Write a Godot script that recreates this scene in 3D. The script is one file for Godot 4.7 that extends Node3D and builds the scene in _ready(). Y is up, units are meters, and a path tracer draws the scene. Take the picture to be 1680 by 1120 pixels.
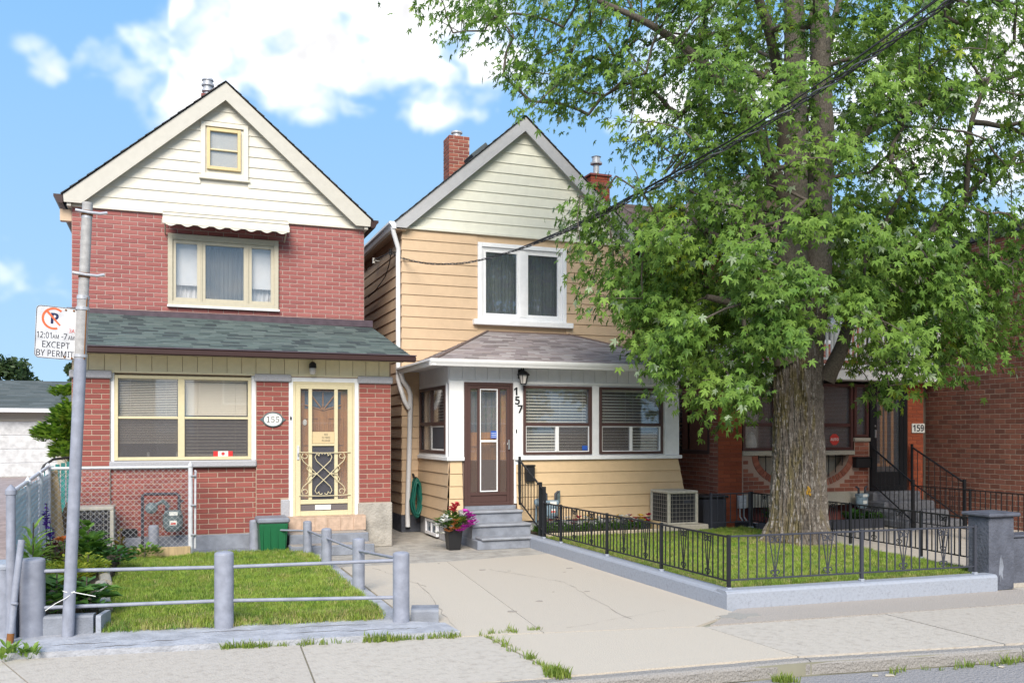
extends Node3D
# Three narrow city houses behind small front yards, a big silver maple, seen from across the pavement.
# World axes: x along the house fronts, y up, z towards the street. "d" below is the distance behind the viewpoint, z = -d.

const UPV := Vector3(0, 1, 0)
var M := {}
var used_names := {}
var rng := RandomNumberGenerator.new()

# ---------------------------------------------------------------- mesh collector
class MB:
	var v := PackedVector3Array()
	var n := PackedVector3Array()
	var c := PackedColorArray()
	var col := Color(1, 1, 1)
	var tinted := false
	func tri(a: Vector3, b: Vector3, e: Vector3) -> void:   # counter-clockwise seen from the front
		var m := (b - a).cross(e - a).normalized()
		v.append(a); v.append(e); v.append(b)
		for k in 3: n.append(m)
		if tinted:
			for k in 3: c.append(col)
	func trin(a: Vector3, b: Vector3, e: Vector3, na: Vector3, nb: Vector3, ne: Vector3) -> void:
		v.append(a); v.append(e); v.append(b)
		n.append(na); n.append(ne); n.append(nb)
		if tinted:
			for k in 3: c.append(col)
	func quad(a: Vector3, b: Vector3, e: Vector3, f: Vector3) -> void:
		tri(a, b, e); tri(a, e, f)
	func box(lo: Vector3, hi: Vector3, ch := 0.0) -> void:
		hexa([Vector3(lo.x, lo.y, hi.z), Vector3(hi.x, lo.y, hi.z), Vector3(hi.x, hi.y, hi.z), Vector3(lo.x, hi.y, hi.z), Vector3(lo.x, lo.y, lo.z), Vector3(hi.x, lo.y, lo.z), Vector3(hi.x, hi.y, lo.z), Vector3(lo.x, hi.y, lo.z)], ch)
	# eight corners: front 0-3 counter-clockwise from lower left, back 4-7 behind them; ch is the chamfer
	func hexa(p: Array, ch := 0.0) -> void:
		var faces := [[0, 1, 2, 3], [5, 4, 7, 6], [4, 0, 3, 7], [1, 5, 6, 2], [3, 2, 6, 7], [4, 5, 1, 0]]
		if ch <= 0.0:
			for f in faces: quad(p[f[0]], p[f[1]], p[f[2]], p[f[3]])
			return
		var at := {}
		for fi in 6:
			var f: Array = faces[fi]
			for k in 4:
				var o: Vector3 = p[f[k]]
				var a: Vector3 = p[f[(k + 1) % 4]] - o
				var b: Vector3 = p[f[(k + 3) % 4]] - o
				at[fi * 8 + f[k]] = o + a.normalized() * minf(ch, a.length() * 0.4) + b.normalized() * minf(ch, b.length() * 0.4)
			quad(at[fi * 8 + f[0]], at[fi * 8 + f[1]], at[fi * 8 + f[2]], at[fi * 8 + f[3]])
		for fi in 6:
			for fj in range(fi + 1, 6):
				var sh := []
				for k in 4:
					if faces[fj].has(faces[fi][k]): sh.append(k)
				if sh.size() != 2: continue
				var k0: int = sh[0]
				var k1: int = sh[1]
				if k0 == 0 and k1 == 3: k0 = 3; k1 = 0
				var c0: int = faces[fi][k0]
				var c1: int = faces[fi][k1]
				quad(at[fi * 8 + c1], at[fi * 8 + c0], at[fj * 8 + c0], at[fj * 8 + c1])
		for q in 8:
			var fs := []
			for fi in 6:
				if faces[fi].has(q): fs.append(fi)
			var a: Vector3 = at[fs[0] * 8 + q]
			var b: Vector3 = at[fs[1] * 8 + q]
			var e: Vector3 = at[fs[2] * 8 + q]
			var mid := Vector3.ZERO
			for x in p: mid += x
			mid /= 8.0
			if (b - a).cross(e - a).dot(a - mid) > 0: tri(a, b, e)
			else: tri(a, e, b)
	# a smooth tube through points; r is one radius or one for each point
	func tube(path: Array, r, seg := 8, caps := true) -> void:
		var cnt := path.size()
		var rings := []
		var nrm := []
		var side := Vector3.ZERO
		for i in cnt:
			var t: Vector3 = (path[mini(i + 1, cnt - 1)] - path[maxi(i - 1, 0)]).normalized()
			if side == Vector3.ZERO:
				side = t.cross(Vector3(0, 1, 0) if absf(t.y) < 0.9 else Vector3(1, 0, 0)).normalized()
			else:
				side = (side - t * side.dot(t)).normalized()
			var up := t.cross(side)
			var rr: float = r[i] if r is Array else r
			var ring := []
			var nn := []
			for k in seg:
				var a := TAU * k / seg
				var o := side * cos(a) + up * sin(a)
				nn.append(o)
				ring.append(path[i] + o * rr)
			rings.append(ring); nrm.append(nn)
		for i in cnt - 1:
			for k in seg:
				var k2 := (k + 1) % seg
				trin(rings[i][k], rings[i][k2], rings[i + 1][k2], nrm[i][k], nrm[i][k2], nrm[i + 1][k2])
				trin(rings[i][k], rings[i + 1][k2], rings[i + 1][k], nrm[i][k], nrm[i + 1][k2], nrm[i + 1][k])
		if caps:
			for k in seg:
				var k2 := (k + 1) % seg
				tri(path[0], rings[0][k2], rings[0][k])
				tri(path[cnt - 1], rings[cnt - 1][k], rings[cnt - 1][k2])
	# profile: Vector2(radius, height) from below upwards, turned about y at o
	func lathe(o: Vector3, prof: Array, seg := 16) -> void:
		for i in prof.size() - 1:
			var p0: Vector2 = prof[i]
			var p1: Vector2 = prof[i + 1]
			var sl := Vector2(p1.y - p0.y, p0.x - p1.x).normalized()
			for k in seg:
				var a0 := TAU * k / seg
				var a1 := TAU * (k + 1) / seg
				var d0 := Vector3(cos(a0), 0, -sin(a0))
				var d1 := Vector3(cos(a1), 0, -sin(a1))
				var n0 := d0 * sl.x + Vector3(0, sl.y, 0)
				var n1 := d1 * sl.x + Vector3(0, sl.y, 0)
				var A := o + d0 * p0.x + Vector3(0, p0.y, 0)
				var B := o + d1 * p0.x + Vector3(0, p0.y, 0)
				var C := o + d1 * p1.x + Vector3(0, p1.y, 0)
				var D := o + d0 * p1.x + Vector3(0, p1.y, 0)
				if p0.x > 0.0001: trin(A, B, C, n0, n1, n1)
				if p1.x > 0.0001: trin(A, C, D, n0, n1, n0)
	# a flat outline (x, y counter-clockwise) pushed from z0 to z1
	func prism(poly: Array, z0: float, z1: float) -> void:
		var pk := PackedVector2Array(poly)
		var ids := Geometry2D.triangulate_polygon(pk)
		for i in range(0, ids.size(), 3):
			var a: Vector2 = pk[ids[i]]
			var b: Vector2 = pk[ids[i + 1]]
			var e: Vector2 = pk[ids[i + 2]]
			if (b - a).cross(e - a) < 0:
				var t := b
				b = e
				e = t
			tri(Vector3(a.x, a.y, z1), Vector3(b.x, b.y, z1), Vector3(e.x, e.y, z1))
			tri(Vector3(a.x, a.y, z0), Vector3(e.x, e.y, z0), Vector3(b.x, b.y, z0))
		for i in pk.size():
			var a: Vector2 = pk[i]
			var b: Vector2 = pk[(i + 1) % pk.size()]
			quad(Vector3(a.x, a.y, z0), Vector3(b.x, b.y, z0), Vector3(b.x, b.y, z1), Vector3(a.x, a.y, z1))
	func mesh() -> ArrayMesh:
		var arr := []
		arr.resize(Mesh.ARRAY_MAX)
		arr[Mesh.ARRAY_VERTEX] = v
		arr[Mesh.ARRAY_NORMAL] = n
		if tinted: arr[Mesh.ARRAY_COLOR] = c
		var m := ArrayMesh.new()
		m.add_surface_from_arrays(Mesh.PRIMITIVE_TRIANGLES, arr)
		return m

# ---------------------------------------------------------------- scene helpers
func numbered(called: String) -> String:
	used_names[called] = used_names.get(called, -1) + 1
	return called if used_names[called] == 0 else "%s_%03d" % [called, used_names[called]]

func wx(node: Node) -> Transform3D:
	var t := Transform3D.IDENTITY
	while node != self:
		t = node.transform * t
		node = node.get_parent()
	return t

func tag(o: Node, label: String, category: String, group := "", kind := "") -> Node:
	if label: o.set_meta("label", label)
	if category: o.set_meta("category", category)
	if group: o.set_meta("group", group)
	if kind: o.set_meta("kind", kind)
	return o

func thing(called: String, label: String, category: String, at: Vector3, group := "") -> Node3D:
	var o := Node3D.new()
	o.name = numbered(called)
	add_child(o)
	o.position = at
	tag(o, label, category, group)
	return o

# one mesh as a part of parent; xf says where its own axes lie in the world
func put(parent: Node, called: String, mesh: Mesh, mat: Material, xf := Transform3D.IDENTITY) -> MeshInstance3D:
	var o := MeshInstance3D.new()
	o.mesh = mesh
	o.material_override = mat
	o.name = numbered(called) if parent == self else called
	parent.add_child(o, true)
	o.transform = xf if parent == self else wx(parent).affine_inverse() * xf
	return o

func structure(called: String, mesh: Mesh, mat: Material, xf := Transform3D.IDENTITY, label := "") -> MeshInstance3D:
	var o := put(self, called, mesh, mat, xf)
	o.set_meta("kind", "structure")
	if label: o.set_meta("label", label)
	return o

func front(d: float) -> Transform3D:          # a plane that faces the street
	return Transform3D(Basis.IDENTITY, Vector3(0, 0, -d))

func leftside(x: float) -> Transform3D:       # a plane that faces -x; its own x runs towards the street, x = -d
	return Transform3D(Basis(Vector3(0, 0, 1), UPV, Vector3(-1, 0, 0)), Vector3(x, 0, 0))

func bx(parent: Node, called: String, mat: Material, xf: Transform3D, x0: float, x1: float, y0: float, y1: float, z0: float, z1: float, ch := 0.003) -> MeshInstance3D:
	var m := MB.new()
	m.box(Vector3(x0, y0, z0), Vector3(x1, y1, z1), ch)
	return put(parent, called, m.mesh(), mat, xf)

# a rectangular ring: outer edges and the width of its members
func ring(parent: Node, called: String, mat: Material, xf: Transform3D, x0: float, x1: float, y0: float, y1: float, w: float, z0: float, z1: float) -> MeshInstance3D:
	var m := MB.new()
	m.box(Vector3(x0, y0, z0), Vector3(x0 + w, y1, z1), 0.003)
	m.box(Vector3(x1 - w, y0, z0), Vector3(x1, y1, z1), 0.003)
	m.box(Vector3(x0 + w, y1 - w, z0), Vector3(x1 - w, y1, z1 - 0.001), 0.003)
	m.box(Vector3(x0 + w, y0, z0), Vector3(x1 - w, y0 + w, z1 - 0.001), 0.003)
	return put(parent, called, m.mesh(), mat, xf)

func pane(parent: Node, xf: Transform3D, x0: float, x1: float, y0: float, y1: float, z: float, mat: Material = null, called := "pane") -> MeshInstance3D:
	var m := MB.new()
	m.box(Vector3(x0, y0, z - 0.003), Vector3(x1, y1, z), 0.0)
	if mat == null: m.box(Vector3(x0, y0, z - 0.017), Vector3(x1, y1, z - 0.014), 0.0)      # sealed double glazing
	return put(parent, called, m.mesh(), mat if mat else M.glass, xf)

# the room behind a window: five inner faces and the same again outside
func room(parent: Node, xf: Transform3D, x0: float, x1: float, y0: float, y1: float, z0: float, z1: float, mat: Material) -> MeshInstance3D:
	var m := MB.new()
	var a := Vector3(x0, y0, z0); var b := Vector3(x1, y0, z0); var e := Vector3(x1, y1, z0); var f := Vector3(x0, y1, z0)
	var g := Vector3(x0, y0, z1); var h := Vector3(x1, y0, z1); var i := Vector3(x1, y1, z1); var j := Vector3(x0, y1, z1)
	m.quad(a, b, e, f); m.quad(g, a, f, j); m.quad(b, h, i, e); m.quad(f, e, i, j); m.quad(g, h, b, a)
	return put(parent, "interior", m.mesh(), mat, xf)

# a wall sheet with rectangular openings [x0, x1, y0, y1]
func wall_sheet(m: MB, x0: float, x1: float, y0: float, y1: float, holes: Array, z := 0.0, thick := 0.12) -> void:
	var xs := [x0, x1]
	var ys := [y0, y1]
	for h in holes:
		xs.append(clampf(h[0], x0, x1)); xs.append(clampf(h[1], x0, x1)); ys.append(clampf(h[2], y0, y1)); ys.append(clampf(h[3], y0, y1))
	xs.sort(); ys.sort()
	for i in xs.size() - 1:
		for j in ys.size() - 1:
			if xs[i + 1] - xs[i] < 0.0005 or ys[j + 1] - ys[j] < 0.0005: continue
			var cx: float = (xs[i] + xs[i + 1]) / 2
			var cy: float = (ys[j] + ys[j + 1]) / 2
			var open := false
			for h in holes:
				if cx > h[0] and cx < h[1] and cy > h[2] and cy < h[3]: open = true
			if not open:
				m.quad(Vector3(xs[i], ys[j], z), Vector3(xs[i + 1], ys[j], z), Vector3(xs[i + 1], ys[j + 1], z), Vector3(xs[i], ys[j + 1], z))
	for h in holes:
		var p := [Vector2(h[0], h[2]), Vector2(h[1], h[2]), Vector2(h[1], h[3]), Vector2(h[0], h[3])]
		for k in 4:
			var a: Vector2 = p[k]
			var b: Vector2 = p[(k + 1) % 4]
			m.quad(Vector3(b.x, b.y, z), Vector3(a.x, a.y, z), Vector3(a.x, a.y, z - thick), Vector3(b.x, b.y, z - thick))

# lapped boards between two edge functions; each board is a part. holes [x0, x1, y0, y1] split a board
func siding(parent: Node, called: String, mat: Array, xf: Transform3D, y0: float, y1: float, step: float, le: Callable, re: Callable, holes := [], z := 0.0, proud := 0.022) -> void:
	var y := y0
	var k := 0
	while y < y1 - 0.01:
		var t := minf(y + step, y1)
		var spans := [[-1e3, 1e3]]
		for h in holes:
			if t > h[2] + 0.02 and y < h[3] - 0.02:
				var nxt := []
				for sp in spans:
					if h[0] > sp[0]: nxt.append([sp[0], minf(sp[1], h[0])])
					if h[1] < sp[1]: nxt.append([maxf(sp[0], h[1]), sp[1]])
				spans = nxt
		for sp in spans:
			var a0 := maxf(le.call(y), sp[0]); var b0 := minf(re.call(y), sp[1])
			var a1 := maxf(le.call(t), sp[0]); var b1 := minf(re.call(t), sp[1])
			if b0 - a0 < 0.02: continue
			if b1 < a1:
				a1 = (a1 + b1) / 2
				b1 = a1
			var m := MB.new()
			var o := 0.012
			m.hexa([Vector3(a0, y - o, z + proud), Vector3(b0, y - o, z + proud), Vector3(b1, t, z + 0.005), Vector3(a1, t, z + 0.005), Vector3(a0, y - o, z + 0.006), Vector3(b0, y - o, z + 0.006), Vector3(b1, t, z), Vector3(a1, t, z)], 0.0025)
			put(parent, called, m.mesh(), mat[(k * 7 + int(a0 * 3)) % mat.size()], xf)
			k += 1
		y = t

# running-bond bricks of a wall, gathered as [xf, x0, x1, y0, y1, z]; inside(x, y) can leave bricks out
func lay_bricks(list: Array, xf: Transform3D, x0: float, x1: float, y0: float, y1: float, bl: float, bh: float, j: float, holes := [], z := 0.0, shift := 0.0) -> void:
	var rows := int(round((y1 - y0) / bh))
	var h := (y1 - y0) / rows
	for r in rows:
		var ya := y0 + r * h
		var x := x0 - bl + fmod(shift + (0.5 * bl if r % 2 else 0.0), bl)
		while x < x1:
			var spans := [[maxf(x, x0), minf(x + bl, x1)]]
			for hh in holes:
				if ya + h / 2 > hh[2] and ya + h / 2 < hh[3]:
					var nxt := []
					for sp in spans:
						if hh[0] > sp[0]: nxt.append([sp[0], minf(sp[1], hh[0])])
						if hh[1] < sp[1]: nxt.append([maxf(sp[0], hh[1]), sp[1]])
					spans = nxt
			for sp in spans:
				if sp[1] - sp[0] > j + 0.025: list.append([xf, sp[0] + j / 2, sp[1] - j / 2, ya + j / 2, ya + h - j / 2, z])
			x += bl

var brick_meshes := {}
# lays the gathered bricks: the first "single" of them as parts, the rest as one part
func set_bricks(parent: Node, list: Array, tones: Array, mat: Material, single: int, proud := 0.007) -> void:
	var rest := MB.new()
	rest.tinted = true
	for i in list.size():
		var b: Array = list[i]
		var tone: Color = tones[rng.randi() % tones.size()]
		var jit := Vector3(rng.randf_range(-0.0012, 0.0012), rng.randf_range(-0.0012, 0.0012), rng.randf_range(-0.0015, 0.0015))
		var lo := Vector3(b[1], b[3], b[5] - 0.012)
		var hi := Vector3(b[2], b[4], b[5] + proud)
		if i < single:
			var size := hi - lo
			var key := "%.3f %.3f %s" % [size.x, size.y, tone.to_html()]
			if not brick_meshes.has(key):
				var q := MB.new()
				q.tinted = true
				q.col = tone
				q.box(-size / 2, size / 2, 0.004)
				brick_meshes[key] = q.mesh()
			put(parent, "brick", brick_meshes[key], mat, b[0] * Transform3D(Basis(Vector3(0, 0, 1), rng.randf_range(-0.002, 0.002)), (lo + hi) / 2 + jit))
		else:
			rest.col = tone
			var x0 := b[0] as Transform3D
			var c8 := []
			for q in [Vector3(lo.x, lo.y, hi.z), Vector3(hi.x, lo.y, hi.z), Vector3(hi.x, hi.y, hi.z), Vector3(lo.x, hi.y, hi.z), Vector3(lo.x, lo.y, lo.z), Vector3(hi.x, lo.y, lo.z), Vector3(hi.x, hi.y, lo.z), Vector3(lo.x, hi.y, lo.z)]:
				c8.append(x0 * (q + jit))
			rest.hexa(c8, 0.004)
	if rest.v.size():
		var o := put(parent, "brickwork", rest.mesh(), mat)
		o.set_meta("kind", "stuff")

# courses of shingles on the slope with corners a, b (eave, from one end to the other) and e, f (top, above b and a); one part
func shingles(parent: Node, tones: Array, mat: Material, a: Vector3, b: Vector3, e: Vector3, f: Vector3, course: float, tab: float, thick := 0.012) -> MeshInstance3D:
	var m := MB.new()
	m.tinted = true
	var nrm := (b - a).cross(f - a).normalized()
	var length := ((e + f) / 2 - (a + b) / 2).length()
	var rows := int(round(length / course))
	for r in rows:
		var t0 := float(r) / rows
		var t1 := float(r + 1.12) / rows
		var l0 := a.lerp(f, t0); var r0 := b.lerp(e, t0)
		var l1 := a.lerp(f, minf(t1, 1.0)); var r1 := b.lerp(e, minf(t1, 1.0))
		var w := (r0 - l0).length()
		var n := maxi(1, int(w / tab))
		var off := rng.randf() * 0.5
		var run := 0.0
		while run < w - 0.01:
			var nx := minf(w, run + tab * rng.randf_range(0.6, 1.4))
			m.col = tones[rng.randi() % tones.size()]
			var s0 := run / w
			var s1 := nx / w
			var hgt := nrm * thick * rng.randf_range(0.7, 1.25)
			var dz := (l1 - l0).normalized() * rng.randf_range(-0.012, 0.012)
			m.hexa([l0.lerp(r0, s0) + hgt + dz, l0.lerp(r0, s1) + hgt + dz, l1.lerp(r1, s1) + nrm * 0.002, l1.lerp(r1, s0) + nrm * 0.002, l0.lerp(r0, s0) - nrm * 0.004 + dz, l0.lerp(r0, s1) - nrm * 0.004 + dz, l1.lerp(r1, s1) - nrm * 0.004, l1.lerp(r1, s0) - nrm * 0.004])
			run = nx
	var o := put(parent, "shingles", m.mesh(), mat)
	o.set_meta("kind", "stuff")
	return o

func text(parent: Node, called: String, words: String, cap: float, mat: Material, xf: Transform3D, deep := 0.002, weight := 400, serif := false, squeeze := 1.0) -> MeshInstance3D:
	var t := TextMesh.new()
	var fnt := SystemFont.new()
	fnt.font_names = PackedStringArray(["Droid Serif" if serif else "Droid Sans"])
	fnt.font_weight = weight
	t.font = fnt
	t.text = words
	t.font_size = 64
	t.pixel_size = cap / (64.0 * 0.714)
	t.depth = deep
	return put(parent, called, t, mat, xf * Transform3D(Basis.from_scale(Vector3(squeeze, 1, 1)), Vector3.ZERO))

func at(x: float, y: float, d: float) -> Vector3:
	return Vector3(x, y, -d)

# ---------------------------------------------------------------- materials
func srgb(c: Color) -> Color:
	return c.linear_to_srgb()

func noise_tex(seed_: int, freq: float, lo: float, hi: float, oct := 4, size := 512, normal := 0.0, kind := FastNoiseLite.TYPE_SIMPLEX_SMOOTH) -> NoiseTexture2D:
	var f := FastNoiseLite.new()
	f.seed = seed_
	f.noise_type = kind
	f.frequency = freq
	f.fractal_octaves = oct
	f.fractal_gain = 0.6
	var t := NoiseTexture2D.new()
	t.width = size
	t.height = size
	t.seamless = true
	t.noise = f
	if normal > 0.0:
		t.as_normal_map = true
		t.bump_strength = normal
	else:
		var g := Gradient.new()
		g.offsets = PackedFloat32Array([0.15, 0.85])
		g.colors = PackedColorArray([srgb(Color(lo, lo, lo)), srgb(Color(hi, hi, hi))])
		t.color_ramp = g
	return t

var T := {}
# colour is a real-world linear value; grain names a greyscale texture that varies it, scale is its repeats per metre
func mat(called: String, c: Color, rough: float, grain := "", scale := 1.0, bump := "", bump_scale := 1.0, stretch := Vector3.ONE) -> StandardMaterial3D:
	var m := StandardMaterial3D.new()
	m.albedo_color = srgb(c)
	m.roughness = rough
	m.metallic_specular = 0.4
	if grain or bump:
		m.uv1_triplanar = true
		m.uv1_world_triplanar = true
		m.uv1_scale = stretch * scale
	if grain: m.albedo_texture = T[grain]
	if bump:
		m.normal_enabled = true
		m.normal_texture = T[bump]
		m.normal_scale = bump_scale
	M[called] = m
	return m

func make_materials() -> void:
	T.soft = noise_tex(1, 0.012, 0.925, 1.0, 5)
	T.patch = noise_tex(2, 0.008, 0.72, 1.06, 6)
	T.speck = noise_tex(3, 0.11, 0.62, 1.1, 3)
	T.concrete = noise_tex(4, 0.035, 0.88, 1.04, 8)
	var cg := Gradient.new()      # concrete: even, with darker weathered spots
	cg.offsets = PackedFloat32Array([0.0, 0.30, 0.42, 0.85])
	cg.colors = PackedColorArray([srgb(Color(0.72, 0.70, 0.68)), srgb(Color(0.90, 0.89, 0.88)), srgb(Color(0.96, 0.96, 0.95)), srgb(Color(1.04, 1.04, 1.03))])
	T.concrete.color_ramp = cg
	T.bark = noise_tex(5, 0.03, 0.45, 1.35, 6)
	T.grit = noise_tex(14, 0.17, 0.80, 1.07, 4)
	T.fine_n = noise_tex(6, 0.12, 0, 0, 3, 512, 3.0)
	T.rough_n = noise_tex(7, 0.045, 0, 0, 5, 512, 6.0)
	T.wavy_n = noise_tex(8, 0.006, 0, 0, 2, 512, 5.0)
	# house 155
	mat("cream", Color(0.69, 0.655, 0.56), 0.55, "soft", 0.8)
	mat("cream_b", Color(0.675, 0.64, 0.548), 0.55, "soft", 0.8)
	mat("cream_trim", Color(0.53, 0.505, 0.445), 0.5, "soft", 1.0)
	mat("fascia_cream", Color(0.82, 0.73, 0.50), 0.55, "soft", 1.3)
	mat("fascia_cream_b", Color(0.79, 0.70, 0.48), 0.55, "soft", 1.3)
	mat("frame_cream", Color(0.64, 0.56, 0.36), 0.4, "soft", 2.0)
	mat("frame_khaki", Color(0.50, 0.455, 0.35), 0.4, "soft", 2.0)
	mat("frame_gold", Color(0.64, 0.51, 0.27), 0.4, "soft", 2.0)
	mat("mortar_pink", Color(0.49, 0.36, 0.32), 0.9, "speck", 3.0, "fine_n", 0.5)
	mat("mortar_tan", Color(0.48, 0.355, 0.275), 0.9, "speck", 3.0, "fine_n", 0.5)
	mat("mortar_grey", Color(0.46, 0.39, 0.32), 0.9, "speck", 3.0, "fine_n", 0.5)
	for q in ["brick_pink", "brick_red", "brick_dark", "brick_rust", "tile_tint", "shingle", "leaf_tint", "petal"]:
		mat(q, Color(1, 1, 1), 0.85, "speck", 4.0, "fine_n", 0.6)
		M[q].vertex_color_use_as_albedo = true
	M.shingle.albedo_texture = T.speck
	M.shingle.uv1_scale = Vector3(9, 9, 9)
	for q in ["leaf_tint", "petal"]:
		M[q].albedo_texture = null
		M[q].normal_enabled = false
		M[q].roughness = 0.5
		M[q].backlight_enabled = true
		M[q].backlight = Color(0.9, 0.9, 0.9)
		M[q].cull_mode = BaseMaterial3D.CULL_DISABLED
	mat("flash_plum", Color(0.085, 0.06, 0.075), 0.5, "patch", 1.5)
	mat("gutter_brown", Color(0.045, 0.022, 0.02), 0.4, "soft", 1.0)
	mat("stone_grey", Color(0.42, 0.42, 0.45), 0.85, "concrete", 2.0, "rough_n", 1.0)
	mat("paint_grey", Color(0.245, 0.265, 0.31), 0.55, "patch", 0.9, "fine_n", 0.5)
	mat("paint_grey_light", Color(0.315, 0.34, 0.395), 0.6, "concrete", 1.2, "fine_n", 0.6)
	mat("paint_grey_dark", Color(0.085, 0.092, 0.115), 0.6, "patch", 0.9, "rough_n", 0.6)
	mat("concrete", Color(0.53, 0.47, 0.39), 0.9, "grit", 0.9, "fine_n", 0.6)
	mat("concrete_b", Color(0.515, 0.455, 0.378), 0.9, "grit", 0.97, "fine_n", 0.6)
	mat("walk", Color(0.47, 0.425, 0.37), 0.9, "concrete", 0.5, "fine_n", 0.5)
	mat("walk_b", Color(0.455, 0.41, 0.357), 0.9, "concrete", 0.62, "fine_n", 0.5)
	mat("aggregate", Color(0.45, 0.40, 0.355), 0.95, "speck", 1.6, "rough_n", 1.0)
	mat("concrete_old", Color(0.42, 0.39, 0.345), 0.9, "patch", 0.9, "rough_n", 0.7)
	mat("kerb", Color(0.33, 0.31, 0.29), 0.95, "speck", 1.2, "rough_n", 1.2)
	mat("asphalt", Color(0.33, 0.315, 0.315), 0.95, "speck", 1.1, "rough_n", 1.2)
	mat("lane", Color(0.36, 0.29, 0.27), 0.95, "patch", 0.4, "rough_n", 0.6)
	mat("soil", Color(0.11, 0.08, 0.055), 0.95, "speck", 2.0, "rough_n", 1.5)
	mat("turf", Color(0.19, 0.21, 0.07), 0.95, "speck", 1.5, "rough_n", 1.5)
	mat("earth", Color(0.26, 0.25, 0.19), 0.95, "patch", 0.2)
	# house 157
	mat("tan", Color(0.60, 0.435, 0.282), 0.5, "soft", 0.8)
	mat("tan_b", Color(0.585, 0.424, 0.275), 0.5, "soft", 0.8)
	mat("tan_low", Color(0.61, 0.445, 0.265), 0.5, "soft", 0.8)
	mat("tan_side", Color(0.59, 0.435, 0.30), 0.55, "soft", 0.8)
	mat("ivory", Color(0.72, 0.71, 0.60), 0.5, "soft", 0.8)
	mat("ivory_b", Color(0.705, 0.695, 0.588), 0.5, "soft", 0.8)
	mat("trim_grey", Color(0.42, 0.42, 0.43), 0.5, "soft", 0.8)
	mat("white", Color(0.84, 0.84, 0.84), 0.45, "soft", 1.0)
	mat("white_b", Color(0.80, 0.80, 0.81), 0.5, "soft", 1.0)
	mat("lilac_white", Color(0.74, 0.74, 0.77), 0.5, "soft", 1.0)
	mat("brown", Color(0.085, 0.047, 0.042), 0.4, "soft", 2.0)
	mat("screen", Color(0.17, 0.15, 0.15), 0.9, "speck", 8.0)
	mat("screen_dark", Color(0.045, 0.045, 0.06), 0.8, "speck", 8.0)
	mat("wood_orange", Color(0.46, 0.21, 0.06), 0.45, "patch", 1.0, "", 1.0, Vector3(5, 0.6, 5))
	mat("wood_pale", Color(0.46, 0.34, 0.19), 0.8, "patch", 1.0, "", 1.0, Vector3(4, 0.5, 4))
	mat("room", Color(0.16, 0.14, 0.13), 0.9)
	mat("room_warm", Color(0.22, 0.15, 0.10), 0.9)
	mat("curtain", Color(0.72, 0.72, 0.72), 0.9, "soft", 1.0)
	mat("blind", Color(0.78, 0.70, 0.56), 0.5)
	mat("iron", Color(0.014, 0.015, 0.018), 0.45, "soft", 2.0)
	mat("iron_grey", Color(0.045, 0.048, 0.062), 0.5, "soft", 2.0)
	mat("galv", Color(0.50, 0.51, 0.54), 0.42, "patch", 2.5)
	M.galv.metallic = 0.25
	mat("galv_white", Color(0.62, 0.63, 0.66), 0.5, "patch", 2.0)
	mat("rust", Color(0.24, 0.10, 0.03), 0.9, "speck", 6.0)
	mat("sign_white", Color(0.70, 0.70, 0.71), 0.35, "patch", 1.5)
	mat("ink", Color(0.018, 0.02, 0.035), 0.5)
	mat("sign_orange", Color(0.78, 0.16, 0.06), 0.5, "patch", 5.0)
	mat("sign_red", Color(0.55, 0.05, 0.04), 0.5)
	mat("sticker_blue", Color(0.03, 0.10, 0.42), 0.4)
	mat("black_plastic", Color(0.02, 0.02, 0.022), 0.4, "soft", 2.0)
	mat("bin_green", Color(0.014, 0.125, 0.05), 0.45, "soft", 2.0)
	mat("hose_green", Color(0.012, 0.11, 0.085), 0.4)
	mat("meter_grey", Color(0.13, 0.17, 0.18), 0.45, "patch", 3.0)
	mat("meter_blue", Color(0.22, 0.30, 0.36), 0.45, "patch", 3.0)
	mat("unit_beige", Color(0.50, 0.47, 0.40), 0.5, "patch", 2.0)
	mat("fin_dark", Color(0.022, 0.022, 0.028), 0.7)
	mat("slat_blue", Color(0.24, 0.58, 0.76), 0.45, "patch", 1.0)
	mat("slat_teal", Color(0.03, 0.20, 0.19), 0.45, "patch", 1.0)
	mat("roof_slate", Color(0.10, 0.12, 0.13), 0.9, "speck", 2.0, "rough_n", 1.0)
	mat("roof_edge", Color(0.045, 0.045, 0.05), 0.9, "speck", 3.0)
	mat("roof_brown", Color(0.19, 0.135, 0.115), 0.9, "speck", 3.0)
	mat("steel", Color(0.6, 0.6, 0.6), 0.3)
	M.steel.metallic = 0.8
	mat("cable", Color(0.02, 0.02, 0.022), 0.6)
	mat("cable_bare", Color(0.10, 0.10, 0.11), 0.5)
	mat("bark", Color(0.225, 0.19, 0.155), 0.95, "bark", 1.0, "rough_n", 1.6, Vector3(3.2, 0.8, 3.2))
	mat("branch", Color(0.14, 0.115, 0.095), 0.9, "bark", 2.0, "rough_n", 1.0)
	mat("moss", Color(0.20, 0.19, 0.035), 0.95, "speck", 5.0)
	mat("lamp_glass", Color(0.55, 0.52, 0.48), 0.25)
	mat("paper", Color(0.56, 0.44, 0.26), 0.8)
	mat("porcelain", Color(0.72, 0.72, 0.68), 0.3)
	mat("flag_red", Color(0.55, 0.03, 0.03), 0.6)
	mat("terra", Color(0.58, 0.40, 0.28), 0.6, "patch", 2.0)
	mat("terra_tile", Color(0.55, 0.40, 0.30), 0.5, "patch", 1.5)
	mat("brick_side", Color(0.27, 0.09, 0.08), 0.9, "speck", 3.0)
	mat("blind_ivory", Color(0.76, 0.71, 0.60), 0.5)
	mat("paint_grey_step", Color(0.30, 0.315, 0.35), 0.55, "patch", 0.9, "fine_n", 0.5)
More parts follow.
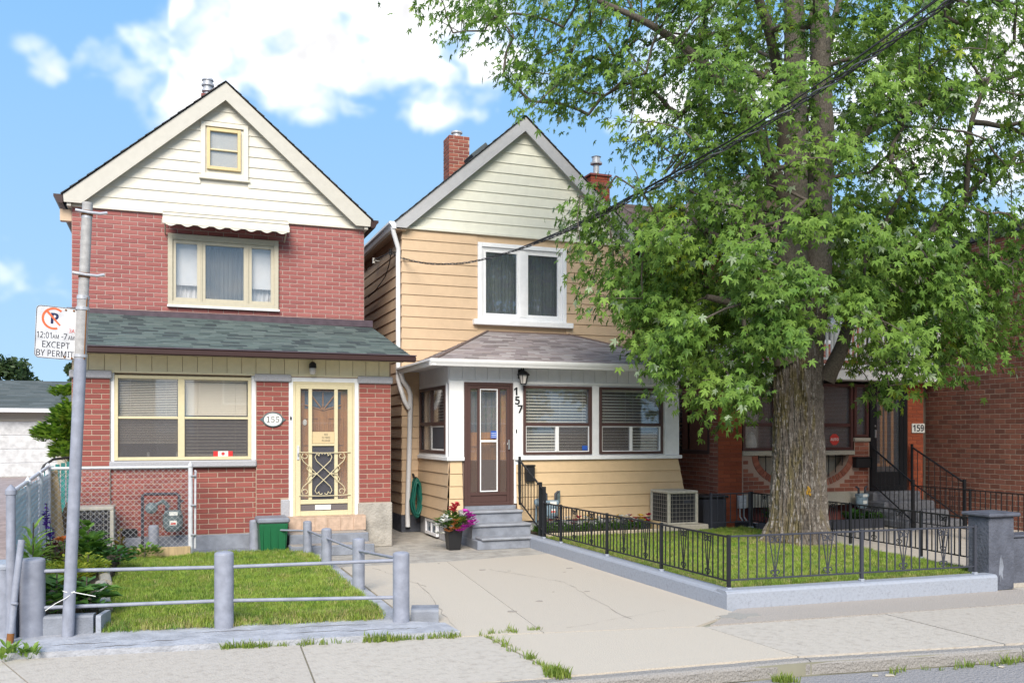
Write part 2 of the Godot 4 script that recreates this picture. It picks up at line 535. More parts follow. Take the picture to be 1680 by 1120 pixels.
	mat("mortar_rose", Color(0.50, 0.35, 0.28), 0.9, "speck", 3.0, "fine_n", 0.5)
	mat("mortar_rust", Color(0.27, 0.12, 0.085), 0.9, "speck", 3.0, "fine_n", 0.5)
	mat("stone_warm", Color(0.46, 0.42, 0.35), 0.85, "concrete", 1.5, "rough_n", 0.8)
	mat("brown_red", Color(0.085, 0.035, 0.032), 0.45, "soft", 2.0)
	mat("blind_dim", Color(0.30, 0.25, 0.19), 0.7)
	mat("step_dark", Color(0.15, 0.155, 0.175), 0.6, "patch", 1.5, "rough_n", 1.2)
	mat("paint_grey_post", Color(0.30, 0.318, 0.38), 0.5, "patch", 1.4, "fine_n", 0.4)
	mat("paint_grey_pillar", Color(0.105, 0.113, 0.142), 0.6, "patch", 0.9, "rough_n", 0.5)
	mat("pole_stained", Color(0.42, 0.41, 0.40), 0.5, "patch", 3.0, "fine_n", 0.6)
	mat("ink_navy", Color(0.015, 0.022, 0.075), 0.5)
	mat("wood_dull", Color(0.23, 0.17, 0.11), 0.8, "patch", 1.0, "", 1.0, Vector3(4, 0.5, 4))
	mat("wood_light", Color(0.55, 0.46, 0.33), 0.8, "patch", 1.5)
	mat("spot_yellow", Color(0.30, 0.17, 0.02), 0.8)
	mat("patch_grey", Color(0.34, 0.32, 0.29), 0.9, "concrete", 2.0, "rough_n", 1.0)
	M.bark.vertex_color_use_as_albedo = true
	M.bark.albedo_color = Color(1, 1, 1)
	mat("crack", Color(0.20, 0.175, 0.15), 0.95)
	mat("stain", Color(0.36, 0.32, 0.275), 0.95, "speck", 3.0)
	mat("paint_worn", Color(0.42, 0.43, 0.465), 0.7, "patch", 0.9, "rough_n", 0.5)
	mat("garage_white", Color(0.60, 0.60, 0.60), 0.5, "patch", 0.6)
	mat("awning_red", Color(0.11, 0.045, 0.035), 0.6)
	mat("curtain_grey", Color(0.20, 0.20, 0.24), 0.9)
	mat("curtain_dim", Color(0.10, 0.11, 0.108), 0.9, "soft", 1.0)
	mat("fan_glass", Color(0.10, 0.13, 0.17), 0.1)
	var g := StandardMaterial3D.new()
	g.albedo_color = Color(0.6, 0.65, 0.7, 0.05)
	g.transparency = BaseMaterial3D.TRANSPARENCY_ALPHA
	g.roughness = 0.02
	g.metallic_specular = 1.0
	M.glass = g
	var s := StandardMaterial3D.new()      # fine insect mesh: lets part of the view through
	s.albedo_color = Color(0.40, 0.38, 0.38, 0.36)
	s.transparency = BaseMaterial3D.TRANSPARENCY_ALPHA
	s.roughness = 0.85
	M.mesh_screen = s
	var dk := s.duplicate()
	dk.albedo_color = Color(0.30, 0.30, 0.33, 0.75)
	M.mesh_screen_dark = dk

# ---------------------------------------------------------------- camera, sky, sun
func make_view() -> void:
	var cam := Camera3D.new()
	cam.name = "camera"
	add_child(cam)
	cam.position = Vector3(0, 1.72, 0)
	cam.rotation_degrees = Vector3(0, -20.7, 0)
	cam.projection = Camera3D.PROJECTION_FRUSTUM
	cam.near = 0.1
	cam.far = 600.0
	cam.size = 0.1 * 1120.0 / 1490.0
	cam.frustum_offset = Vector2(0, 0.1 * 152.0 / 1490.0)
	cam.current = true
	var we := WorldEnvironment.new()
	we.name = "environment"
	var env := Environment.new()
	env.tonemap_mode = Environment.TONE_MAPPER_LINEAR
	env.tonemap_exposure = 1.97
	env.background_mode = Environment.BG_SKY
	env.sdfgi_enabled = true
	env.ssao_enabled = true
	env.ssil_enabled = true
	var sky := Sky.new()
	sky.sky_material = make_sky()
	env.sky = sky
	we.environment = env
	add_child(we)
	var sun := DirectionalLight3D.new()
	sun.name = "sun"
	add_child(sun)
	sun.light_energy = 0.95
	sun.light_color = Color(1.0, 0.965, 0.915)
	sun.light_angular_distance = 34.0
	sun.shadow_enabled = true
	sun.look_at_from_position(Vector3(-4.5, 9.5, 12.0), Vector3.ZERO, UPV)

# summer sky: blue, paler towards the horizon, with cumulus all round
func make_sky() -> PanoramaSkyMaterial:
	var W := 2048
	var H := 1024
	var fb := FastNoiseLite.new()
	fb.seed = 11
	fb.frequency = 0.030
	fb.fractal_octaves = 6
	fb.fractal_gain = 0.58
	var fw := FastNoiseLite.new()
	fw.seed = 5
	fw.frequency = 0.05
	fw.fractal_octaves = 3
	# cumulus heaps: azimuth from straight ahead of the houses, height, half width, half height (degrees), strength
	var heaps := [[1.0, 19.7, 4.6, 2.5, 1.0], [4.5, 22.0, 4.4, 3.6, 1.2], [8.0, 23.2, 5.5, 4.5, 1.2], [12.2, 23.6, 5.0, 3.6, 1.1], [16.6, 23.6, 4.5, 3.8, 1.1], [19.8, 21.6, 3.2, 2.8, 0.95], [15.6, 19.8, 2.0, 1.5, 0.8], [8.2, 19.0, 1.6, 0.7, 0.6],
		[-6.5, 19.7, 1.0, 0.8, 0.46], [-7.2, 20.7, 1.0, 0.5, 0.42], [-7.9, 17.3, 1.2, 0.7, 0.42], [-7.2, 8.6, 2.6, 1.8, 0.6], [-3.4, 8.6, 3.0, 1.5, 0.4], [33.0, 21.0, 6.0, 4.0, 0.9], [42.0, 20.0, 5.0, 3.5, 0.9], [50.0, 18.5, 6.0, 5.5, 1.1], [46.5, 15.0, 5.0, 2.5, 0.9], [49.0, 10.0, 5.0, 2.5, 0.7], [26.0, 12.0, 4.0, 2.0, 0.6]]
	var r := RandomNumberGenerator.new()
	r.seed = 77
	for k in 130:
		var az := r.randf_range(57.0, 345.0)
		var el := 4.0 + 66.0 * pow(r.randf(), 1.4)
		var s := r.randf_range(3.0, 8.5)
		heaps.append([az, el, s / cos(deg_to_rad(minf(el, 70.0))), s * r.randf_range(0.45, 0.75), r.randf_range(0.7, 1.2)])
	for k in 22:
		heaps.append([r.randf_range(-15.0, 57.0), r.randf_range(36.0, 70.0), r.randf_range(6.0, 14.0), r.randf_range(3.0, 5.0), r.randf_range(0.7, 1.1)])
	var cover := PackedFloat32Array()
	cover.resize(W * 512)
	for h in heaps:
		var rx := int(ceil(h[2] * 2.0 / 360.0 * W))
		var ry := int(ceil(h[3] * 2.0 / 180.0 * H))
		var cx := int(h[0] / 360.0 * W)
		var cy := int((90.0 - h[1]) / 180.0 * H)
		for j in range(maxi(0, cy - ry), mini(512, cy + ry + 1)):
			var dy: float = (90.0 - (j + 0.5) * 180.0 / H - h[1]) / h[3]
			if dy < 0.0: dy *= 1.25
			for i in range(cx - rx, cx + rx + 1):
				var dx: float = ((i + 0.5) / W * 360.0 - h[0]) / h[2]
				var q: float = 1.0 - (dx * dx + dy * dy) * 0.5
				if q <= 0.0: continue
				var at_ := j * W + posmod(i, W)
				cover[at_] = maxf(cover[at_], q * h[4])
	var px := PackedFloat32Array()
	px.resize(W * H * 3)
	var top := Vector3(0.085, 0.22, 0.50)
	var mid := Vector3(0.118, 0.275, 0.50)
	var low := Vector3(0.275, 0.41, 0.54)
	for j in H:
		var el := (90.0 - (j + 0.5) * 180.0 / H)
		var t := clampf(el / 30.0, 0.0, 1.0)
		var base := low.lerp(mid, pow(t, 0.8)) if el < 30.0 else mid.lerp(top, clampf((el - 30.0) / 60.0, 0.0, 1.0))
		if el < 0.0: base = Vector3(0.30, 0.29, 0.27)
		for i in W:
			var o := (j * W + i) * 3
			var c := base
			if j < 512:
				var cv := cover[j * W + i]
				var thin := 0.0
				if cv > 0.05:
					var wob := fw.get_noise_2d(i * 0.7, j * 0.9) * 9.0
					var nx := fb.get_noise_3d(i * 1.0 + wob, j * 1.5 - wob, 0.0)
					var d := cv + nx * 1.05 - 0.40
					thin = clampf(d * 1.35 + 0.16, 0.0, 1.0)
					thin = pow(thin, 1.5)
					var body := clampf(d * 1.3, 0.0, 1.0)
					var shade := 0.80 - 0.32 * body * clampf(0.45 - fw.get_noise_2d(i * 0.5, j * 0.8) * 0.9 - fb.get_noise_3d(i * 1.6, j * 2.0, 40.0) * 0.9, 0.0, 1.0)
					c = base.lerp(Vector3(shade, shade * 1.0, shade * 1.02), thin)
			px[o] = c.x; px[o + 1] = c.y; px[o + 2] = c.z
	var img := Image.create_from_data(W, H, false, Image.FORMAT_RGBF, px.to_byte_array())
	var p := PanoramaSkyMaterial.new()
	p.panorama = ImageTexture.create_from_image(img)
	return p

# ---------------------------------------------------------------- ground
func flat(poly: Array, y: float, low := -0.3) -> ArrayMesh:      # poly: Vector2(x, d)
	var m := MB.new()
	var pk := PackedVector2Array(poly)
	var ids := Geometry2D.triangulate_polygon(pk)
	for i in range(0, ids.size(), 3):
		var a := at(pk[ids[i]].x, y, pk[ids[i]].y)
		var b := at(pk[ids[i + 1]].x, y, pk[ids[i + 1]].y)
		var e := at(pk[ids[i + 2]].x, y, pk[ids[i + 2]].y)
		if (b - a).cross(e - a).y < 0: m.tri(a, e, b)
		else: m.tri(a, b, e)
	var area := 0.0
	for i in pk.size(): area += pk[i].cross(pk[(i + 1) % pk.size()])
	for i in pk.size():
		var p := pk[i]
		var q := pk[(i + 1) % pk.size()]
		if area > 0:
			m.quad(at(p.x, low, p.y), at(q.x, low, q.y), at(q.x, y, q.y), at(p.x, y, p.y))
		else:
			m.quad(at(q.x, low, q.y), at(p.x, low, p.y), at(p.x, y, p.y), at(q.x, y, q.y))
	return m.mesh()

# a cast strip with rounded upper edges along a path of Vector2(x, d); right is the width to the path's right
func strip(path: Array, wide: float, y0: float, y1: float, round_ := 0.02) -> ArrayMesh:
	var m := MB.new()
	if wide < 0.0:
		wide = -wide
		path = path.duplicate()
		path.reverse()
	var cut := [Vector2(0, y0), Vector2(0, y1 - round_), Vector2(round_ * 0.35, y1 - round_ * 0.35), Vector2(round_, y1), Vector2(wide - round_, y1), Vector2(wide - round_ * 0.35, y1 - round_ * 0.35), Vector2(wide, y1 - round_), Vector2(wide, y0)]
	var pts := []
	for i in path.size():
		var a: Vector2 = path[maxi(i - 1, 0)]
		var b: Vector2 = path[mini(i + 1, path.size() - 1)]
		var s := (b - a).normalized()
		var nrm := Vector2(s.y, -s.x)
		if i > 0 and i < path.size() - 1:
			var s0: Vector2 = (path[i] - path[i - 1]).normalized()
			nrm = nrm / maxf(0.5, absf(nrm.dot(Vector2(s0.y, -s0.x))))
		var row := []
		for q in cut:
			var o: Vector2 = path[i] + nrm * q.x
			row.append(at(o.x, q.y, o.y))
		pts.append(row)
	for i in path.size() - 1:
		for k in cut.size() - 1:
			m.quad(pts[i][k], pts[i][k + 1], pts[i + 1][k + 1], pts[i + 1][k])
	for k in range(1, cut.size() - 1):
		m.tri(pts[0][0], pts[0][k + 1], pts[0][k])
		m.tri(pts[-1][0], pts[-1][k], pts[-1][k + 1])
	return m.mesh()

func wavy(a: Vector2, b: Vector2, n: int, amp: float, seed_: int) -> Array:
	var r := RandomNumberGenerator.new()
	r.seed = seed_
	var out := []
	var nrm := (b - a).orthogonal().normalized()
	for i in n + 1:
		out.append(a.lerp(b, float(i) / n) + nrm * (r.randf_range(-amp, amp) if i > 0 and i < n else 0.0))
	return out

func make_ground() -> void:
	# far ground sheet and road
	structure("ground", flat([Vector2(-300, -300), Vector2(300, -300), Vector2(300, 400), Vector2(-300, 400)], -0.118, -0.4), M.earth)
	structure("road", flat([Vector2(-60, 12.4), Vector2(-8, 6.80), Vector2(0, 6.01), Vector2(2.457, 5.72), Vector2(4.58, 5.56), Vector2(6.45, 5.30), Vector2(14, 4.62), Vector2(60, 0.4), Vector2(60, -8), Vector2(-60, 3)], -0.092, -0.11), M.asphalt, Transform3D.IDENTITY, "worn grey asphalt road at the foot of the kerb")
	# base under everything on the house side
	structure("lot_base", flat([Vector2(-60, 12.5), Vector2(-8, 6.9), Vector2(0, 6.10), Vector2(2.457, 5.82), Vector2(4.58, 5.66), Vector2(6.45, 5.40), Vector2(14, 4.72), Vector2(60, 0.6), Vector2(60, 60), Vector2(-60, 60)], -0.016, -0.117), M.earth)
	# kerb: one weathered piece each side of the driveway cut
	var kerb := Node3D.new()
	kerb.name = "kerb"
	add_child(kerb)
	kerb.set_meta("kind", "structure")
	var kp := [Vector2(-8, 6.9), Vector2(0, 6.06), Vector2(2.457, 5.79), Vector2(4.58, 5.66), Vector2(6.45, 5.39), Vector2(14, 4.70)]
	for i in kp.size() - 1:
		var pts := wavy(kp[i], kp[i + 1] - (kp[i + 1] - kp[i]).normalized() * 0.012, 10, 0.006, 40 + i)
		pts.reverse()
		put(kerb, "kerbstone", strip(pts, 0.13, -0.11, 0.0 - 0.002 * i, 0.025), M.kerb)
	# pavement slabs
	var walk := Node3D.new()
	walk.name = "pavement"
	add_child(walk)
	walk.set_meta("kind", "structure")
	var back := [Vector2(-8, 8.66), Vector2(-2.9, 8.05), Vector2(-1.2, 7.84), Vector2(1.0, 7.54), Vector2(2.52, 7.33), Vector2(4.47, 6.98), Vector2(6.4, 6.86), Vector2(8.12, 6.76), Vector2(11, 6.5), Vector2(14, 6.2)]
	var fore := [Vector2(-8, 7.035), Vector2(-2.6, 6.46), Vector2(-0.62, 6.25), Vector2(0.93, 6.085), Vector2(2.62, 5.905), Vector2(4.56, 5.795), Vector2(6.4, 5.525), Vector2(8.2, 5.36), Vector2(11, 5.09), Vector2(14, 4.83)]
	var tilt := [0.0, 0.002, 0.0, -0.003, 0.002, 0.0, 0.003, -0.002, 0.0]
	for i in back.size() - 1:
		var g := 0.007
		var dirb: Vector2 = (back[i + 1] - back[i]).normalized() * g
		var dirf: Vector2 = (fore[i + 1] - fore[i]).normalized() * g
		var poly := []
		poly.append_array(wavy(fore[i] + dirf, fore[i + 1] - dirf, 6, 0.003, 60 + i))
		poly.append_array(wavy(back[i + 1] - dirb - Vector2(0, g), back[i] + dirb - Vector2(0, g), 6, 0.003, 80 + i))
		put(walk, "slab", flat(poly, 0.002 + tilt[i], -0.05), M.concrete if i == 4 else (M.walk if i % 2 else M.walk_b))
	# driveway: broad slabs with joints
	var drive := Node3D.new()
	drive.name = "driveway"
	add_child(drive)
	drive.set_meta("kind", "structure")
	var g := 0.006
	var dq := [
		[Vector2(2.08, 7.40), Vector2(2.52, 7.345), Vector2(3.03, 7.255), Vector2(3.50, 11.75), Vector2(2.08, 11.75)],
		[Vector2(3.03 + g, 7.25), Vector2(4.40, 7.005), Vector2(5.10, 7.42), Vector2(5.10, 12.02), Vector2(3.50 + g, 11.75)],
		[Vector2(1.9, 11.75 + g), Vector2(3.50, 11.75 + g), Vector2(5.10, 12.02 + g), Vector2(5.10, 13.75), Vector2(1.9, 13.75)],
		[Vector2(3.0, 13.76), Vector2(4.3, 13.76), Vector2(4.3, 24), Vector2(3.0, 24)]]
	for i in dq.size(): put(drive, "slab", flat(dq[i], 0.004 if i < 2 else 0.002, -0.05), [M.concrete, M.concrete_b, M.concrete_old, M.concrete_old][i])
	# hairline cracks and small popped-out spots in the driveway
	var cr := RandomNumberGenerator.new()
	cr.seed = 6
	for q in [[2.35, 7.6, 0.35, 2.6], [4.0, 7.5, 0.3, 2.2], [2.7, 9.9, -0.25, 1.6], [3.3, 7.35, 1.2, 0.4], [4.3, 9.6, -0.5, 1.3]]:
		var cm := MB.new()
		var n := 14
		var pa := []
		for i in n + 1: pa.append(Vector2(q[0] + q[2] * i / n + cr.randf_range(-0.02, 0.02), q[1] + q[3] * i / n + cr.randf_range(-0.02, 0.02)))
		for i in n:
			var w0 := cr.randf_range(0.0008, 0.003)
			cm.quad(at(pa[i].x - w0, 0.0075, pa[i].y - w0), at(pa[i + 1].x - w0, 0.0075, pa[i + 1].y - w0), at(pa[i + 1].x + w0, 0.0075, pa[i + 1].y + w0), at(pa[i].x + w0, 0.0075, pa[i].y + w0))
		put(drive, "crack", cm.mesh(), M.crack)
	for k in 14:
		var cm := MB.new()
		var c := Vector2(cr.randf_range(2.3, 5.0), cr.randf_range(7.4, 13.2))
		var pa := []
		var rr := cr.randf_range(0.012, 0.05)
		for i in 9: pa.append(Vector2(c.x + cos(TAU * i / 9) * rr * cr.randf_range(0.6, 1.5), c.y + sin(TAU * i / 9) * rr * cr.randf_range(0.5, 1.0)))
		put(drive, "stain", flat(pa, 0.0072, 0.0), M.stain)
	# exposed stone strip between pavement and right-hand garden kerb, with a worn-out patch
	structure("verge", flat([Vector2(4.55, 7.0), Vector2(6.4, 6.875), Vector2(8.12, 6.775), Vector2(8.8, 6.72), Vector2(8.8, 7.42), Vector2(5.3, 7.62)], 0.006, -0.05), M.aggregate, Transform3D.IDENTITY, "rough exposed stone strip between pavement and kerb")
	structure("verge_corner", flat([Vector2(8.81, 6.72), Vector2(11.0, 6.52), Vector2(14.0, 6.22), Vector2(14, 7.5), Vector2(8.81, 7.5)], 0.003, -0.05), M.walk_b)
	var pt := []
	for k in 16:
		var a := TAU * k / 16
		pt.append(Vector2(5.02 + cos(a) * 0.27 * (0.8 + 0.3 * sin(k * 2.3)), 7.25 + sin(a) * 0.15 * (0.8 + 0.3 * cos(k * 1.7))))
	structure("patch", flat(pt, 0.0095, -0.02), M.patch_grey)
	# next lot on the other side: lane to the garage, 159's front walk
	structure("lane", flat([Vector2(-30, 11.2), Vector2(-1.42, 8.0), Vector2(-1.42, 50), Vector2(-30, 50)], 0.0, -0.05), M.lane, Transform3D.IDENTITY, "worn reddish grey lane running back to the garage")
	structure("path", flat([Vector2(8.93, 7.6), Vector2(13.98, 7.6), Vector2(13.98, 14), Vector2(9.3, 14), Vector2(9.3, 13.0)], 0.03, -0.05), M.walk_b, Transform3D.IDENTITY, "pale concrete path up to the brick house steps")
	# lawns
	structure("lawn", flat([Vector2(-0.58, 8.55), Vector2(0.45, 8.40), Vector2(1.82, 8.20), Vector2(1.80, 13.05), Vector2(1.55, 13.1), Vector2(-0.55, 13.3)], 0.075, -0.05), M.turf, Transform3D.IDENTITY, "small green lawn inside the grey post fence")
	structure("lawn", flat([Vector2(5.29, 7.74), Vector2(8.8, 7.56), Vector2(9.22, 13.0), Vector2(5.29, 13.0)], 0.145, -0.05), M.turf, Transform3D.IDENTITY, "green lawn inside the black iron fence under the maple")
	# painted concrete edging of the near lawn
	var ed := thing("concrete_edging", "pale grey painted cracked concrete edging along the post fence lawn", "edging", at(0.4, 0, 8.0))
	var ep := []
	ep.append_array(wavy(Vector2(-1.6, 7.92), Vector2(2.32, 7.40), 14, 0.012, 7))
	ep.append_array(wavy(Vector2(2.30, 7.78), Vector2(2.02, 7.95), 3, 0.006, 8))
	ep.append_array(wavy(Vector2(2.0, 11.7), Vector2(1.98, 13.0), 3, 0.006, 8))
	ep.append_array([Vector2(1.80, 13.05), Vector2(1.82, 8.20)])
	ep.append_array(wavy(Vector2(1.80, 8.20), Vector2(-0.55, 8.52), 12, 0.015, 9))
	ep.append_array([Vector2(-1.6, 8.66)])
	put(ed, "slab", flat(ep, 0.042, -0.05), M.paint_worn)
	# open cracks in the thin concrete
	cr.seed = 15
	for q in [[-0.9, 8.05, 0.5], [-0.55, 7.86, 0.35], [0.2, 8.12, 0.6], [0.9, 7.85, 0.5], [1.35, 7.75, 0.45], [1.75, 7.68, 0.3], [-0.2, 7.92, 0.3], [1.0, 8.05, 0.7]]:
		var cm := MB.new()
		var pa := []
		var n := 9
		for i in n + 1: pa.append(Vector2(q[0] + q[2] * i / n, q[1] - 0.13 * q[2] * i / n + cr.randf_range(-0.025, 0.025)))
		for i in n:
			var w0 := 0.006 * sin(PI * i / n) + 0.0008
			var w1 := 0.006 * sin(PI * (i + 1) / n) + 0.0008
			cm.quad(at(pa[i].x, 0.0435, pa[i].y - w0), at(pa[i + 1].x, 0.0435, pa[i + 1].y - w1), at(pa[i + 1].x, 0.0435, pa[i + 1].y + w1), at(pa[i].x, 0.0435, pa[i].y + w0))
		put(ed, "crack", cm.mesh(), M.soil)
	put(ed, "stub", strip([Vector2(2.30, 7.98), Vector2(2.06, 8.05)], 0.22, 0.0, 0.13, 0.03), M.paint_grey)
	# low kerb round the iron-fenced lawn
	var kb := thing("garden_kerb", "pale grey painted concrete kerb under the black iron fence", "kerb", at(5.2, 0, 9))
	put(kb, "kerb_run", strip(wavy(Vector2(5.10, 12.72), Vector2(5.10, 7.56), 16, 0.004, 12), -0.19, -0.02, 0.175, 0.03), M.paint_grey_light)
	put(kb, "kerb_run", strip(wavy(Vector2(5.10, 7.555), Vector2(8.47, 7.40), 12, 0.004, 13), -0.2, -0.02, 0.185, 0.03), M.paint_grey_light)
	# dark paved apron in front of house 155's wall
	structure("apron", flat([Vector2(0.25, 13.06), Vector2(1.64, 12.95), Vector2(1.64, 13.74), Vector2(-1.3, 13.74), Vector2(-1.3, 13.3)], 0.07, -0.05), M.paint_grey)

# grass and weeds: many blades, one object for each lawn
func tuft(blades: int, h: float, spread: float, wide: float, r: RandomNumberGenerator) -> ArrayMesh:
	var m := MB.new()
	for k in blades:
		var a := r.randf() * TAU
		var o := Vector3(r.randf_range(-spread, spread), 0, r.randf_range(-spread, spread))
		var hh := h * r.randf_range(0.5, 1.15)
		var lean := Vector3(cos(a), 0, sin(a)) * hh * r.randf_range(0.15, 0.8)
		var sd := Vector3(-sin(a), 0, cos(a)) * wide
		var mid := o + lean * 0.4 + Vector3(0, hh * 0.62, 0)
		var tip := o + lean + Vector3(0, hh, 0)
		m.tri(o - sd, o + sd, mid + sd * 0.7)
		m.tri(o - sd, mid + sd * 0.7, mid - sd * 0.7)
		m.tri(mid - sd * 0.7, mid + sd * 0.7, tip)
	return m.mesh()

func scatter(called: String, label: String, mesh: ArrayMesh, spots: Array, tones: Callable, m: Material, seed_: int, smin := 0.7, smax := 1.3) -> MultiMeshInstance3D:
	var r := RandomNumberGenerator.new()
	r.seed = seed_
	var mm := MultiMesh.new()
	mm.transform_format = MultiMesh.TRANSFORM_3D
	mm.use_colors = true
	mm.mesh = mesh
	mm.instance_count = spots.size()
	for i in spots.size():
		var s := r.randf_range(smin, smax) * (0.75 + 0.6 * clampf(grass_noise.get_noise_2d(spots[i].x * 170 - 90, spots[i].z * 170) + 0.4, 0, 1))
		mm.set_instance_transform(i, Transform3D(Basis(UPV, r.randf() * TAU).scaled(Vector3(s, s * r.randf_range(0.8, 1.2), s)), spots[i]))
		mm.set_instance_color(i, tones.call(r, spots[i]))
	var o := MultiMeshInstance3D.new()
	o.name = numbered(called)
	o.multimesh = mm
	o.material_override = m
	add_child(o)
	tag(o, label, "grass", "", "stuff")
	return o

func grass_tone(r: RandomNumberGenerator, p: Vector3, dry: float) -> Color:
	var n := grass_noise.get_noise_2d(p.x * 100, p.z * 100) * 0.5 + 0.5
	var g := Color(0.23, 0.36, 0.05).lerp(Color(0.38, 0.49, 0.08), clampf(n * 1.3 - 0.15 + r.randf_range(-0.25, 0.25), 0, 1))
	var pt := grass_noise.get_noise_2d(p.x * 260 + 500, p.z * 260)
	if pt > 0.16: g = g.lerp(Color(0.44, 0.42, 0.12), clampf((pt - 0.2) * 2.0, 0, 0.5))
	if pt < -0.22: g = g.lerp(Color(0.13, 0.26, 0.05), clampf((-pt - 0.22) * 3.0, 0, 0.7))
	if r.randf() < 0.06 + dry: g = g.lerp(Color(0.55, 0.46, 0.22), r.randf_range(0.4, 1.0))
	if r.randf() < 0.12: g = Color(0.12, 0.20, 0.035)
	return g * r.randf_range(0.8, 1.15)

var grass_noise := FastNoiseLite.new()
func make_grass() -> void:
	grass_noise.seed = 21
	grass_noise.frequency = 0.011
	var r := RandomNumberGenerator.new()
	r.seed = 5
	var t := tuft(11, 0.04, 0.032, 0.0024, r)
	var spots := []
	for k in 15000:
		var d := 8.22 + pow(r.randf(), 1.25) * 4.95
		var x := r.randf_range(-0.58, 1.84)
		if d < 8.50 - 0.13 * (x + 0.58) + 0.05 * sin(x * 9.0) * 0.5: continue
		spots.append(at(x, 0.07, d))
	for k in 620:      # dry fringe hanging over the edging
		var x := r.randf_range(-0.56, 1.82)
		spots.append(at(x, r.randf_range(0.035, 0.06), 8.50 - 0.128 * (x + 0.58) + r.randfn(-0.03, 0.035)))
	scatter("lawn_grass", "short bright green grass inside the grey post fence", t, spots, func(q, p): return grass_tone(q, p, 0.35 if -p.z < 8.72 - 0.13 * (p.x + 0.58) + 0.1 * sin(p.x * 5) else (0.2 if p.x > 1.55 else 0.02)), M.leaf_tint, 31)
	spots = []
	for k in 16000:
		var d := 7.6 + pow(r.randf(), 1.2) * 5.3
		var x := r.randf_range(5.3, 9.1)
		if x > 8.78 + (d - 7.6) * 0.075: continue
		if d > 12.75 and x < 8.2: continue
		if Vector2(x - 8.61, d - 10.94).length() < 0.5: continue
		if d < 7.76 and r.randf() < 0.5: continue
		spots.append(at(x, 0.14, d))
	scatter("lawn_grass", "green grass inside the black iron fence below the maple", t, spots, func(q, p): return grass_tone(q, p, (0.4 if p.x < 5.5 or -p.z < 7.85 else 0.04) + (0.35 if Vector2(p.x - 8.61, -p.z - 10.94).length() < 0.8 else 0.0)), M.leaf_tint, 32, 0.6, 1.15)
	# weeds in the pavement joints
	var w := tuft(8, 0.05, 0.035, 0.004, r)
	spots = []
	for k in 240:
		var q := r.randf()
		var x := lerpf(0.38, 2.3, q)
		var dens: float = 0.25 + 0.75 * maxf(0.0, sin(q * 11.0)) * (1.0 - q * 0.5)
		if r.randf() > dens: continue
		spots.append(at(x, 0.0, 7.62 - 0.137 * (x - 0.4) + r.randf_range(-0.035, 0.05) * dens))
	for k in 60:
		var q := r.randf()
		if r.randf() > 0.35 + 0.65 * q: continue
		spots.append(at(2.525 + 0.1 * q + r.randf_range(-0.02, 0.02), 0.0, 7.33 - 1.5 * q))
	for k in 60: spots.append(at(2.60 + r.randf_range(-0.05, 0.05), 0.0, 5.98 + r.randf_range(-0.1, 0.14)))
	for k in 18: spots.append(at(r.randf_range(2.1, 3.1), 0.0, 7.385 - r.randf() * 0.03))
	for k in 26: spots.append(at(4.20 + r.randf_range(-0.06, 0.06), -0.09, 5.52 + r.randf_range(-0.04, 0.03)))
	for k in 60:
		var x := r.randf_range(5.0, 8.0)
		spots.append(at(x, -0.09, 5.60 - 0.09 * (x - 4.58) - 0.13 + r.randf_range(-0.03, 0.03)))
	scatter("joint_weeds", "low green weeds growing in the pavement joints and gutter", w, spots, func(q, p): return Color(0.15, 0.24, 0.035).lerp(Color(0.27, 0.33, 0.06), q.randf()), M.leaf_tint, 33, 0.5, 1.3)
	# leafy weeds at the foot of the thick post
	var wds := [[-1.0, 7.79, 0.8], [-1.15, 7.80, 1.0], [-1.32, 7.83, 0.7]]
	for i in 3:
		var s: Array = wds[i]
		var pl := leafy(at(s[0], 0.0, s[1]), 0.13 * s[2], 26, 0.085 * s[2], 0.018, [Color(0.17, 0.29, 0.045), Color(0.26, 0.38, 0.07)], int(s[0] * -100), 0.9)
		var o := put(self, "weed", pl, M.leaf_tint)
		tag(o, "bright green leafy weed at the cracked edging, %s from the sign pole" % ORD[i], "weed", "leafy weeds at the edging")

# a clump of leaves on short stems round a base point: height, number, leaf length and half width, upright 0..1
func leafy(o: Vector3, h: float, count: int, ll: float, lw: float, tones: Array, seed_: int, upright := 0.5, radius := -1.0) -> ArrayMesh:
	var r := RandomNumberGenerator.new()
	r.seed = seed_
	if radius < 0: radius = h * 0.8
	var m := MB.new()
	m.tinted = true
	for k in count:
		m.col = tones[r.randi() % tones.size()] * r.randf_range(0.8, 1.2)
		var a := r.randf() * TAU
		var out := Vector3(cos(a), 0, sin(a))
		var q := sqrt(r.randf())
		var base := o + out * radius * q * 0.75 + Vector3(0, h * (1.0 - q * 0.5) * r.randf_range(0.3, 1.0), 0)
		var dir := (out * r.randf_range(0.4, 1.0) + Vector3(0, lerpf(-0.3, 1.3, upright) * r.randf_range(0.5, 1.2), 0)).normalized()
		var sd := dir.cross(UPV).normalized()
		var up := sd.cross(dir)
		var l := ll * r.randf_range(0.65, 1.25)
		var w := lw * r.randf_range(0.7, 1.2)
		var tip := base + dir * l - up * l * 0.12
		var m1 := base + dir * l * 0.32
		var m2 := base + dir * l * 0.68 - up * l * 0.02
		var b := sd * w
		var lift := up * w * 0.35
		m.tri(base, m1 - b + lift, m1); m.tri(base, m1, m1 + b + lift)
		m.tri(m1, m1 - b + lift, m2 - b * 0.8 + lift); m.tri(m1, m2 - b * 0.8 + lift, m2)
		m.tri(m1, m2, m2 + b * 0.8 + lift); m.tri(m1, m2 + b * 0.8 + lift, m1 + b + lift)
		m.tri(m2, m2 - b * 0.8 + lift, tip); m.tri(m2, tip, m2 + b * 0.8 + lift)
		if k % 3 == 0:
			m.col = tones[0] * 0.6
			var q0 := o + out * radius * 0.15 * q
			m.tri(q0 - sd * 0.003, q0 + sd * 0.003, base)
	return m.mesh()

